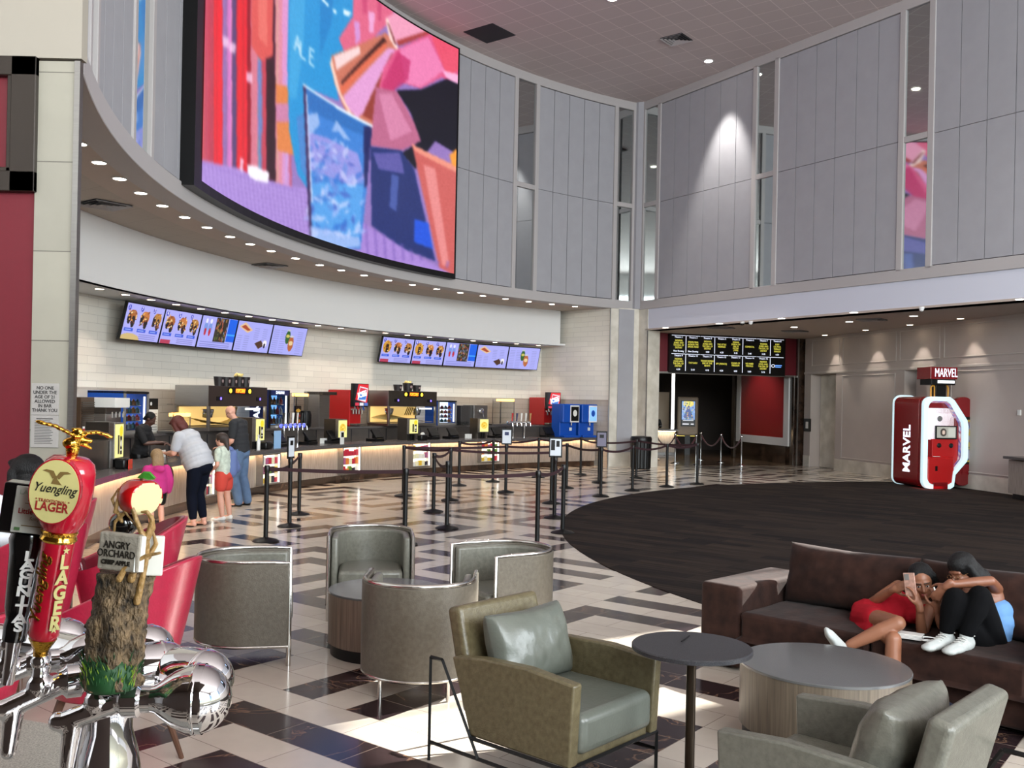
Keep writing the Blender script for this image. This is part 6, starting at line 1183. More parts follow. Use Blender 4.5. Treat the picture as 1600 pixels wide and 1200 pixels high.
# ================================================================== PEOPLE
def frame_of(d, n):                          # orthonormal matrix with Z along d and Y near n
    z = Vector(d).normalized(); y = Vector(n); y = (y-z*y.dot(z)).normalized(); x = y.cross(z); return Matrix((x, y, z)).transposed()
def hand(q, wr, d, nrm, s=1.0, curl=0.35, thumb=1, spread=0.10, grip=0.0):
    """palm and five fingers: wrist, pointing direction, back-of-hand normal; thumb=+1/-1 side"""
    d = Vector(d).normalized(); nrm = Vector(nrm); nrm = (nrm-d*nrm.dot(d)).normalized(); sd = d.cross(nrm).normalized()*thumb; wr = Vector(wr)
    R = Matrix((sd, nrm, d)).transposed(); q.ell(wr+d*0.045*s, (0.040*s, 0.016*s, 0.052*s), R, 12)
    q.cap(wr-d*0.02*s, wr+d*0.02*s, 0.025*s, 0.028*s)
    for i, (off, ln, r) in enumerate(((0.028, 0.074, 0.0088), (0.010, 0.082, 0.0092), (-0.009, 0.076, 0.0088), (-0.027, 0.060, 0.0078))):
        p = wr+d*0.082*s+sd*off*s; a = 0.0; dr = (d+sd*spread*(off/0.028)).normalized(); cv = curl*(1+0.12*i)+grip
        for k, f in enumerate((0.45, 0.31, 0.24)):
            a += cv*(0.55 if k == 0 else 0.85); dd = (dr*math.cos(a)-nrm*math.sin(a)).normalized(); e = p+dd*ln*f*s*1.05; q.cap(p, e, r*s*(1-0.08*k), r*s*(0.92-0.08*k), 10); p = e
    p = wr+d*0.025*s+sd*0.026*s-nrm*0.008*s; dr = (d*0.62+sd*0.75-nrm*0.25).normalized()
    for k, (ln, r) in enumerate(((0.034, 0.0125), (0.028, 0.0105), (0.022, 0.0095))): e = p+dr*ln*s; q.cap(p, e, r*s, r*s*0.9, 10); p = e; dr = (dr+d*0.25-sd*0.25*(1+grip)-nrm*0.25*curl).normalized()
def shoe(q, an, toe, s=1.0, up=Vector((0, 0, 1)), lift=0.0):
    an = Vector(an); toe = Vector(toe); d = (toe-an); d = (d-up*d.dot(up)).normalized(); R = frame_of(up, d)
    h = an-up*0.055*s
    q.ell(h-d*0.015*s, (0.036*s, 0.045*s, 0.042*s), R); q.cap(h+d*0.0*s-up*0.008*s, h+d*0.15*s-up*0.022*s, 0.038*s, 0.028*s); q.ell(h+d*0.10*s-up*0.018*s, (0.044*s, 0.085*s, 0.026*s), R); q.ell(h+d*0.155*s-up*0.024*s, (0.040*s, 0.042*s, 0.020*s), R)
def head(q, c, fwd, up, s=1.0, ears=True):
    fwd = Vector(fwd).normalized(); up = Vector(up); up = (up-fwd*up.dot(fwd)).normalized(); rt = fwd.cross(up); R = Matrix((rt, fwd, up)).transposed(); P = lambda x, y, z: c+R @ Vector((x*s, y*s, z*s))
    q.ell(P(0, -0.010, 0.028), (0.074*s, 0.094*s, 0.088*s), R, 20); q.ell(P(0, 0.022, -0.030), (0.060*s, 0.066*s, 0.078*s), R, 18)
    q.ell(P(0, 0.050, -0.082), (0.030*s, 0.030*s, 0.024*s), R, 12); q.cap(P(-0.045, 0.0, -0.060), P(-0.018, 0.055, -0.088), 0.018*s, 0.016*s); q.cap(P(0.045, 0.0, -0.060), P(0.018, 0.055, -0.088), 0.018*s, 0.016*s)
    q.cap(P(0, 0.086, 0.012), P(0, 0.104, -0.026), 0.007*s, 0.013*s); q.ell(P(-0.011, 0.093, -0.031), (0.009*s, 0.009*s, 0.008*s), R, 8); q.ell(P(0.011, 0.093, -0.031), (0.009*s, 0.009*s, 0.008*s), R, 8)
    for sx in (-1, 1):
        q.ell(P(sx*0.030, 0.070, -0.016), (0.022*s, 0.018*s, 0.022*s), R, 10); q.cap(P(sx*0.014, 0.083, 0.026), P(sx*0.044, 0.072, 0.024), 0.0085*s, 0.007*s)
        if ears: q.ell(P(sx*0.076, -0.008, -0.008), (0.010*s, 0.019*s, 0.030*s), R, 10)
    q.ell(P(0, 0.084, -0.056), (0.022*s, 0.012*s, 0.008*s), R, 10); q.ell(P(0, 0.080, -0.066), (0.018*s, 0.012*s, 0.008*s), R, 10)
    return P, R
m_eyew = M('eye_white', (226, 222, 216), .3); m_iris = M('eye_dark', (30, 20, 16), .2); m_lips = M('lips', (150, 72, 70), .4); m_brow = M('brow_hair', (24, 16, 14), .8)
def facebits(par, P, R, s, lips=None, closed=False, brow=None):
    for sx in (-1, 1):
        if not closed:
            q = MB(); q.ell(P(sx*0.029, 0.0775, 0.004), (0.0125*s, 0.0080*s, 0.0048*s), R, 12); q.build('eye', m_eyew, par, smooth=True)
            q = MB(); q.ell(P(sx*0.029, 0.0835, 0.003), (0.0062*s, 0.004*s, 0.0062*s), R, 10); q.build('iris', m_iris, par, smooth=True)
        q = MB(); q.cap(P(sx*0.015, 0.0905, 0.010 if closed else 0.012), P(sx*0.044, 0.078, 0.009), 0.0018*s, 0.0015*s, 6); q.build('eyelash', m_brow, par)
        q = MB(); q.cap(P(sx*0.012, 0.092, 0.028), P(sx*0.048, 0.080, 0.030), 0.0036*s, 0.0022*s, 6); q.build('eyebrow', brow or m_brow, par)
    q = MB(); q.ell(P(0, 0.0905, -0.0545), (0.0215*s, 0.0075*s, 0.0052*s), R, 12); q.ell(P(0, 0.0885, -0.0625), (0.0175*s, 0.0085*s, 0.0058*s), R, 12); q.build('lips', lips or m_lips, par, smooth=True)
def lerp(a, b, t): return Vector(a)*(1-t)+Vector(b)*t
def torso(q, J, wsh=0.19, wwa=0.14, whi=0.175, dch=0.115, dwa=0.095, dhi=0.125, g=1.0, off=0.0, t0=-0.05, t1=1.0, belly=0.0):
    pel, che = J['pel'], J['che']; sp = lambda t: (lerp(pel, che, t/0.72) if t < .72 else lerp(che, J['nek'], (t-.72)/.28))
    rt = (J['rs']-J['ls']); rh = (J['rh']-J['lh'])
    for t, w, d in ((0.0, whi, dhi), (0.12, whi*.98, dhi), (0.26, (whi+wwa)/2, dwa*1.08), (0.40, wwa, dwa), (0.52, wwa*1.04, dwa*1.06), (0.66, wsh*.86, dch), (0.78, wsh*.92, dch), (0.90, wsh*.80, dch*.85)):
        if t < t0 or t > t1: continue
        c = sp(t); ax = sp(min(1, t+.1))-sp(max(0, t-.1)); r = lerp(rh.normalized(), rt.normalized(), t); R = frame_of(ax, ax.cross(r)*-1 if False else r.cross(ax)*-1)
        f = frame_of(ax, (ax.cross(r)))
        bl = belly*math.exp(-((t-.3)/.2)**2)
        q.ell(c+f @ Vector((0, -bl*.5 if False else 0, 0)), (w*g+off, (d+bl)*g+off, 0.085*g+off*.5), f, 18)
def limbs(q, J, a, b, c, r, off=0.0, f=1.0):
    """two-segment limb, radii r = (r0, r1 mid, r2 end); f<1 stops part way"""
    A, B, C = J[a], J[b], J[c]; n = 2*f
    e1 = lerp(A, B, min(1, n)); k = min(1, n); q.cap(A, lerp(A, B, k*.5), r[0]+off, (r[0]*.55+r[1]*.5)+off); q.cap(lerp(A, B, k*.5), e1, (r[0]*.55+r[1]*.5)+off, (r[0]*(1-k)*.6+r[1]*(1-(1-k)*.6))+off)
    if f > .5:
        k = min(1, n-1); e2 = lerp(B, C, k); m = lerp(B, C, min(.35, k)); rm = r[1]*1.04; re = rm+(r[2]-rm)*k; q.cap(B, m, r[1]+off, rm+off); q.cap(m, e2, rm+off, re+off)
def person(name, label, J, skin, group=None, sc=1.0, arm=(.046, .037, .026), leg=(.082, .056, .038), tor={}, hands=None, hs=1.0, vox=0.010, face_=None, feet=True, headscale=1.0, neck=.055, ears=True, legs=True):
    J = {k: Vector(v) for k, v in J.items()}
    t = thing(name, label, 'person', (0, 0, 0), 0, group)
    q = MB(); P, R = head(q, J['hed'], J['fwd'], J['up'], headscale*sc, ears)
    q.cap(J['nek']-Vector((0, 0, .02)), lerp(J['nek'], J['hed'], .65), neck*sc, neck*.9*sc); torso(q, J, **tor)
    for a, b, c in (('ls', 'le', 'lw'), ('rs', 're', 'rw')): limbs(q, J, a, b, c, arm)
    if legs:
        for a, b, c in (('lh', 'lk', 'la'), ('rh', 'rk', 'ra')): limbs(q, J, a, b, c, leg); q.ell(J[b], leg[1]*1.02)
    for h, w in (('lhand', 'lw'), ('rhand', 'rw')):
        if hands and h in hands: hand(q, J[w], s=hs*sc, **hands[h])
    if feet and legs:
        for a, b in (('la', 'lt'), ('ra', 'rt')): shoe(q, J[a], J[b], sc*.93)
    body = q.build('body', skin, t, remesh=vox, sm=3)
    if face_: facebits(t, P, R, headscale*sc, **face_)
    return t, J, P, R
def cloth(name, mat, par, fn, vox=0.012, sm=5): q = MB(); fn(q); return q.build(name, mat, par, remesh=vox, sm=sm)
def strands(par, P, roots, mat, name='hair_strands', r=.004):
    q = MB(); 
    for pts in roots: q.tube(pts, [r*(1-.6*i/(len(pts)-1)) for i in range(len(pts))], 5)
    return q.build(name, mat, par, smooth=True)
sk_light = M('fair_skin', (214, 160, 138), .5, var=.04, vs=10); sk_brown = M('brown_skin', (122, 76, 54), .45, var=.05, vs=10); sk_dark = M('deep_brown_skin', (78, 48, 38), .45); sk_tan = M('tan_skin', (140, 92, 68), .45, var=.05, vs=10)
m_hblk = M('black_hair', (7, 6, 7), .45, var=.3, vs=40, stretch=(6, 6, .6), bump=.6, bs=60, spec=.3); m_hred = M('auburn_hair', (84, 30, 24), .45, var=.3, vs=30, stretch=(6, 6, .6), bump=.5, bs=60); m_hbl = M('dark_blond_hair', (146, 118, 84), .5, var=.25, vs=30, stretch=(6, 6, .6), bump=.5, bs=60); m_hbr = M('dark_brown_hair', (48, 34, 28), .45, var=.3, vs=30, stretch=(6, 6, .6), bump=.5, bs=60)
Z = Vector((0, 0, 1))
# ------------ standing people: local helper frames (o = ground point, f = facing, r = right hand side of the person)
def frm(x, y, az):                            # az: facing direction in degrees
    o = Vector((x, y, 0)); f = Vector((math.cos(math.radians(az)), math.sin(math.radians(az)), 0)); r = Vector((f.y, -f.x, 0)); return lambda a, b, c: o+f*a+r*b+Z*c, f, r
def crowd():
    def twoshoes(t, m, J, s, nm='shoe', vox=.010):
        for a, b in (('la', 'lt'), ('ra', 'rt')): cloth(nm, m, t, lambda q: shoe(q, J[a], J[b], s), vox, 2)
    # woman in white top, bending over the counter (faces the counter, to the left)
    o = at_z(305, 822); L, f, r = frm(o.x-.05, o.y+.05, 160)
    J = dict(pel=L(-.10, 0, .90), che=L(.07, 0, 1.22), nek=L(.20, 0, 1.38), hed=L(.31, 0, 1.49), fwd=f*.75-Z*.65, up=Z+f*.6, ls=L(.14, -.19, 1.33), rs=L(.14, .19, 1.33), le=L(.20, -.22, 1.08), re=L(.12, .25, 1.06), lw=L(.42, -.10, 1.06), rw=L(.38, .12, 1.04),
             lh=L(-.10, -.10, .88), rh=L(-.10, .10, .88), lk=L(-.04, -.10, .48), rk=L(.0, .12, .48), la=L(-.08, -.10, .09), ra=L(-.10, .12, .09), lt=L(.1, -.12, 0), rt=L(.1, .14, 0))
    t, J, P, R = person('person', 'woman with auburn hair in a white top bending over the counter', J, sk_light, arm=(.060, .046, .030), leg=(.10, .062, .042), tor=dict(wsh=.20, wwa=.19, whi=.21, dch=.15, dwa=.16, dhi=.17, belly=.03), hands=dict(lhand=dict(d=f*.8+Z*.2, nrm=Z, thumb=1), rhand=dict(d=f*.8, nrm=Z, thumb=-1)), face_=dict(), feet=True, vox=.011)
    cloth('white_top', M('white_cotton', (178, 180, 186), .8, bump=.3, bs=14), t, lambda q: (torso(q, J, wsh=.20, wwa=.205, whi=.225, dch=.16, dwa=.18, dhi=.19, belly=.03, off=.018, t0=-.1), limbs(q, J, 'ls', 'le', 'lw', (.064, .05, .03), .014, .36), limbs(q, J, 'rs', 're', 'rw', (.064, .05, .03), .014, .36)))
    def pants(q, off=.012, f_=.93):
        q.ell(J['pel']-Z*.02, (.20, .19, .13)); limbs(q, J, 'lh', 'lk', 'la', (.105, .066, .044), off, f_); limbs(q, J, 'rh', 'rk', 'ra', (.105, .066, .044), off, f_)
    cloth('dark_jeans', M('navy_denim', (16, 20, 32), .95, spec=.1), t, pants)
    def hair(q): q.ell(P(0, -.03, .035), (.098, .11, .10), R); q.ell(P(0, -.06, -.05), (.098, .07, .12), R); q.cap(P(-.075, 0, .02), P(-.085, .02, -.15), .032, .03); q.cap(P(.075, 0, .02), P(.085, .02, -.15), .032, .03); q.ell(P(0, .04, .085), (.07, .06, .03), R)
    cloth('hair', m_hred, t, hair, .012, 3)
    q = MB(); [q.tube([J[a]+Vector((0, 0, -.02)), lerp(J[a], J[b], .5)+Z*.0, J[b]-Z*.05], .008, 6) for a, b in (('la', 'lt'), ('ra', 'rt'))]; q.build('sandal_straps', m_black, t)
    q = MB(); [q.box(lerp(J[a], J[b], .55)*1-Z*0+Vector((0, 0, .012))-Z*lerp(J[a], J[b], .55).z, (.25, .09, .014), rz=math.radians(160)) for a, b in (('la', 'lt'), ('ra', 'rt'))]; q.build('sandal_soles', m_black, t)
    b = thing('handbag', 'brown shoulder bag hanging in front of the woman in the white top', 'bag', tuple(L(.36, -.14, .62))); q = MB(); q.ell((0, 0, .13), (.09, .06, .14), None, 16); q.build('bag_body', M('brown_bag_leather', (66, 40, 30), .5), b, smooth=True); q = MB(); q.tube([(0, 0, .26), (-.02, -.02, .42), tuple(J['rw']-L(.36, -.14, .62)+Z*.03)], .008, 6); q.build('strap', bpy.data.materials['brown_bag_leather'], b)
    # bald man in dark t-shirt, seen from behind/side
    o = at_z(374, 790); L, f, r = frm(o.x-.04, o.y, 172)
    J = dict(pel=L(-.04, 0, .98), che=L(.0, 0, 1.34), nek=L(.06, 0, 1.52), hed=L(.15, 0, 1.645), fwd=f*.8-Z*.6, up=Z+f*.5, ls=L(.0, -.21, 1.45), rs=L(.0, .21, 1.45), le=L(.02, -.26, 1.15), re=L(.03, .26, 1.15), lw=L(.26, -.14, 1.03), rw=L(.26, .14, 1.05),
             lh=L(-.04, -.10, .95), rh=L(-.04, .10, .95), lk=L(.02, -.12, .50), rk=L(-.04, .12, .50), la=L(-.08, -.13, .09), ra=L(-.14, .12, .09), lt=L(.15, -.16, 0), rt=L(.10, .16, 0))
    t, J, P, R = person('person', 'bald man with glasses in a dark t-shirt and blue jeans', J, sk_light, arm=(.058, .046, .032), leg=(.10, .065, .045), tor=dict(wsh=.215, wwa=.17, whi=.18, dch=.135, dwa=.125, dhi=.135), hands=dict(lhand=dict(d=f, nrm=Z, thumb=1), rhand=dict(d=f, nrm=Z, thumb=-1)), face_=dict(), vox=.011)
    cloth('dark_tshirt', M('charcoal_cotton', (36, 38, 42), .85, bump=.3, bs=14), t, lambda q: (torso(q, J, wsh=.215, wwa=.185, whi=.195, dch=.14, dwa=.14, dhi=.15, off=.018, t0=-.02), limbs(q, J, 'ls', 'le', 'lw', (.064, .052, .03), .016, .36), limbs(q, J, 'rs', 're', 'rw', (.064, .052, .03), .016, .36)))
    cloth('blue_jeans', M('blue_denim', (84, 108, 140), .85, var=.15, vs=10), t, lambda q: (q.ell(J['pel']-Z*.03, (.175, .145, .13)), limbs(q, J, 'lh', 'lk', 'la', (.105, .075, .062), .016, 1.0), limbs(q, J, 'rh', 'rk', 'ra', (.105, .075, .062), .016, 1.0)))
    twoshoes(t, m_black, J, 1.08)
    q = MB(); q.tube([P(-.075, .0, .01), P(-.05, .085, .008), P(0, .10, .006), P(.05, .085, .008), P(.075, 0, .01)], .003, 6); q.build('glasses', m_black, t)
    # girl in coral shorts with a blue jumper round her
    o = at_z(347, 812); L, f, r = frm(o.x-.02, o.y+.06, 165)
    J = dict(pel=L(-.02, 0, .72), che=L(.0, 0, .98), nek=L(.02, 0, 1.12), hed=L(.04, 0, 1.245), fwd=f, up=Z, ls=L(.0, -.15, 1.07), rs=L(.0, .15, 1.07), le=L(-.02, -.20, .86), re=L(-.03, .19, .86), lw=L(.14, -.12, .76), rw=L(.13, .08, .78),
             lh=L(-.02, -.075, .70), rh=L(-.02, .075, .70), lk=L(-.01, -.08, .38), rk=L(-.03, .09, .38), la=L(-.05, -.08, .08), ra=L(-.06, .12, .08), lt=L(.12, -.10, 0), rt=L(.12, .14, 0))
    t, J, P, R = person('person', 'girl in coral shorts with a blue jumper over her pale shirt', J, sk_light, sc=.86, headscale=1.06, arm=(.038, .030, .022), leg=(.072, .050, .036), tor=dict(wsh=.145, wwa=.13, whi=.14, dch=.10, dwa=.10, dhi=.11), hands=dict(lhand=dict(d=f, nrm=Z, thumb=1), rhand=dict(d=f, nrm=Z, thumb=-1)), hs=.8, face_=dict(), vox=.010)
    cloth('pale_shirt', M('pale_patterned_cotton', (190, 200, 186), .85, var=.2, vs=20), t, lambda q: (torso(q, J, wsh=.145, wwa=.135, whi=.145, dch=.105, dwa=.11, dhi=.115, off=.014), limbs(q, J, 'ls', 'le', 'lw', (.044, .034, .02), .014, .3), limbs(q, J, 'rs', 're', 'rw', (.044, .034, .02), .014, .3)))
    cloth('blue_jumper', M('periwinkle_knit', (100, 118, 168), .95), t, lambda q: (q.cap(J['rs']+Z*.0-f*.02, L(-.10, .17, .80), .075, .10), q.cap(L(-.11, .10, 1.02), L(-.12, .05, .74), .07, .09), q.cap(L(-.05, .2, .8), L(.02, .12, .62), .05, .03)))
    cloth('coral_shorts', M('coral_cotton', (204, 70, 58), .9), t, lambda q: (q.ell(J['pel']-Z*.02, (.15, .135, .10)), limbs(q, J, 'lh', 'lk', 'la', (.088, .08, .05), .014, .28), limbs(q, J, 'rh', 'rk', 'ra', (.088, .08, .05), .014, .28)))
    twoshoes(t, m_wplas, J, .98, 'clog')
    cloth('hair', m_hbr, t, lambda q: (q.ell(P(0, -.02, .035), (.086, .098, .090), R), q.cap(P(0, -.085, .04), P(0, -.13, -.16), .05, .028), q.ell(P(0, .02, .08), (.07, .07, .02), R)), .011, 3)
    # little girl in a pink hoodie, seen from behind
    o = at_z(243, 829); L, f, r = frm(o.x, o.y, 128)
    J = dict(pel=L(0, 0, .58), che=L(0, 0, .80), nek=L(0, 0, .93), hed=L(.02, 0, 1.05), fwd=f, up=Z, ls=L(0, -.14, .88), rs=L(0, .14, .88), le=L(-.02, -.19, .70), re=L(-.02, .19, .70), lw=L(.05, -.19, .54), rw=L(.05, .19, .54),
             lh=L(0, -.065, .56), rh=L(0, .065, .56), lk=L(0, -.07, .32), rk=L(0, .07, .32), la=L(-.02, -.07, .07), ra=L(-.02, .08, .07), lt=L(.1, -.08, 0), rt=L(.1, .09, 0))
    t, J, P, R = person('person', 'small fair-haired girl in a pink hoodie, seen from behind', J, sk_light, sc=.76, headscale=1.15, arm=(.034, .028, .020), leg=(.058, .042, .030), tor=dict(wsh=.13, wwa=.12, whi=.12, dch=.09, dwa=.09, dhi=.10), hands=dict(lhand=dict(d=-Z, nrm=-r, thumb=1), rhand=dict(d=-Z, nrm=r, thumb=-1)), hs=.8, face_=dict(), vox=.010)
    cloth('pink_hoodie', M('magenta_fleece', (186, 56, 124), .95, spec=.1), t, lambda q: (torso(q, J, wsh=.135, wwa=.135, whi=.14, dch=.10, dwa=.105, dhi=.12, off=.016), limbs(q, J, 'ls', 'le', 'lw', (.044, .038, .03), .014, .95), limbs(q, J, 'rs', 're', 'rw', (.044, .038, .03), .014, .95), q.ell(L(-.10, 0, .88), (.09, .06, .05))))
    cloth('dark_shorts', m_black, t, lambda q: (q.ell(J['pel']-Z*.03, (.125, .11, .08)), limbs(q, J, 'lh', 'lk', 'la', (.07, .06, .03), .012, .3), limbs(q, J, 'rh', 'rk', 'ra', (.07, .06, .03), .012, .3)))
    cloth('hair', m_hbl, t, lambda q: (q.ell(P(0, -.02, .035), (.088, .10, .092), R), q.ell(P(0, -.075, -.06), (.09, .05, .13), R), q.ell(P(0, -.08, -.15), (.085, .035, .09), R)), .011, 3)
    # employee behind the counter
    s = Slot(224, RF+1.1, 0); az = s.f+180+8; L, f, r = frm(s.p.x, s.p.y, az)
    J = dict(pel=L(-.05, 0, .92), che=L(.0, 0, 1.24), nek=L(.05, 0, 1.40), hed=L(.12, 0, 1.51), fwd=f*.8-Z*.55, up=Z+f*.4, ls=L(.0, -.19, 1.34), rs=L(.0, .19, 1.34), le=L(.10, -.24, 1.10), re=L(.12, .24, 1.10), lw=L(.34, -.10, 1.08), rw=L(.34, .12, 1.12),
             lh=L(-.05, -.09, .88), rh=L(-.05, .09, .88), lk=L(0, -.1, .48), rk=L(0, .1, .48), la=L(-.04, -.1, .09), ra=L(-.04, .1, .09), lt=L(.12, -.1, 0), rt=L(.12, .1, 0))
    t, J, P, R = person('person', 'employee in a black uniform polo handling money behind the counter', J, sk_dark, tor=dict(wsh=.19, wwa=.16, whi=.17), hands=dict(lhand=dict(d=f-r*-.5, nrm=Z, thumb=1), rhand=dict(d=f-r*.5, nrm=Z, thumb=-1)), face_=dict(), vox=.011)
    cloth('black_polo', M('black_polo_cotton', (16, 16, 19), .85), t, lambda q: (torso(q, J, wsh=.195, wwa=.17, whi=.18, off=.018), limbs(q, J, 'ls', 'le', 'lw', (.056, .045, .03), .014, .42), limbs(q, J, 'rs', 're', 'rw', (.056, .045, .03), .014, .42)))
    cloth('black_trousers', m_black, t, lambda q: (q.ell(J['pel']-Z*.04, (.17, .13, .12)), limbs(q, J, 'lh', 'lk', 'la', (.10, .07, .05), .012, 1), limbs(q, J, 'rh', 'rk', 'ra', (.10, .07, .05), .012, 1)))
    cloth('hair', m_hblk, t, lambda q: (q.ell(P(0, -.02, .035), (.082, .096, .090), R), q.ell(P(0, -.08, -.03), (.06, .03, .05), R)), .011, 2)
    twoshoes(t, m_black, J, 1.05)
    # clerk in the ticket booth
    L, f, r = frm(at_Y(1023, 660, 37.9).x, 37.9, -100)
    J = dict(pel=L(0, 0, .92), che=L(0, 0, 1.2), nek=L(.02, 0, 1.36), hed=L(.06, 0, 1.48), fwd=f*.9-Z*.4, up=Z, ls=L(0, -.18, 1.3), rs=L(0, .18, 1.3), le=L(.05, -.24, 1.08), re=L(.05, .24, 1.08), lw=L(.26, -.14, 1.05), rw=L(.26, .14, 1.05), lh=L(0, -.09, .88), rh=L(0, .09, .88), lk=L(0, -.1, .48), rk=L(0, .1, .48), la=L(-.04, -.1, .09), ra=L(-.04, .1, .09), lt=L(.12, -.1, 0), rt=L(.12, .1, 0))
    t, J, P, R = person('person', 'clerk in black behind the lit ticket counter of the theatre entrance', J, sk_brown, hands=dict(lhand=dict(d=f, nrm=Z, thumb=1), rhand=dict(d=f, nrm=Z, thumb=-1)), vox=.014)
    cloth('black_shirt', m_black, t, lambda q: (torso(q, J, off=.018), limbs(q, J, 'ls', 'le', 'lw', (.056, .045, .03), .014, .9), limbs(q, J, 'rs', 're', 'rw', (.056, .045, .03), .014, .9), q.ell(J['pel']-Z*.04, (.17, .13, .12)), limbs(q, J, 'lh', 'lk', 'la', (.10, .07, .05), .012, 1), limbs(q, J, 'rh', 'rk', 'ra', (.10, .07, .05), .012, 1)), .016, 3)
    cloth('hair', m_hblk, t, lambda q: (q.ell(P(0, -.02, .035), (.084, .098, .092), R), q.ell(P(0, -.06, -.06), (.085, .05, .09), R)), .014, 2)
crowd()
# ------------ seated guest at the bar, dark hair
def guest():
    o = Vector((b5.location.x, b5.location.y, 0)); hd = at_Y(34, 738, 6.1); L, f, r = frm(o.x, o.y, 160); 
    hx, hz = hd.x, hd.z
    J = dict(pel=L(0, 0, .62), che=L(.02, 0, 1.05), nek=Vector((hx+.03, o.y+.05, hz-.17)), hed=Vector((hx, o.y+.08, hz-.02)), fwd=Vector((-.9, .35, -.1)), up=Z, ls=L(.02, -.18, 1.24), rs=L(.02, .18, 1.24), le=L(.10, -.22, .82), re=L(.10, .22, .82), lw=L(.32, -.12, .80), rw=L(.32, .12, .80),
             lh=L(.02, -.1, .60), rh=L(.02, .1, .60), lk=L(.42, -.1, .58), rk=L(.42, .1, .58), la=L(.42, -.1, .20), ra=L(.42, .1, .20), lt=L(.55, -.1, .12), rt=L(.55, .1, .12))
    t, J, P, R = person('person', 'seated guest with glossy black hair and a white shirt behind the tap handles', J, sk_light, hands=dict(lhand=dict(d=f, nrm=Z, thumb=1), rhand=dict(d=f, nrm=Z, thumb=-1)), face_=dict(), vox=.009)
    cloth('white_shirt', M('white_shirt_cotton', (226, 230, 236), .8, bump=.3, bs=14), t, lambda q: (torso(q, J, off=.02), limbs(q, J, 'ls', 'le', 'lw', (.056, .045, .03), .016, .5), limbs(q, J, 'rs', 're', 'rw', (.056, .045, .03), .016, .5)))
    cloth('trousers', m_dblue, t, lambda q: (q.ell(J['pel']-Z*.02, (.17, .14, .11)), limbs(q, J, 'lh', 'lk', 'la', (.10, .07, .05), .012, 1), limbs(q, J, 'rh', 'rk', 'ra', (.10, .07, .05), .012, 1)))
    cloth('hair', m_hblk, t, lambda q: (q.ell(P(0, -.035, .03), (.100, .118, .108), R), q.ell(P(0, -.06, -.07), (.110, .09, .13), R), q.cap(P(-.085, .0, .02), P(-.095, .0, -.16), .035, .04), q.cap(P(.085, 0, .02), P(.10, .0, -.16), .035, .045), q.ell(P(0, .045, .085), (.07, .05, .03), R)), .010, 3)
guest()
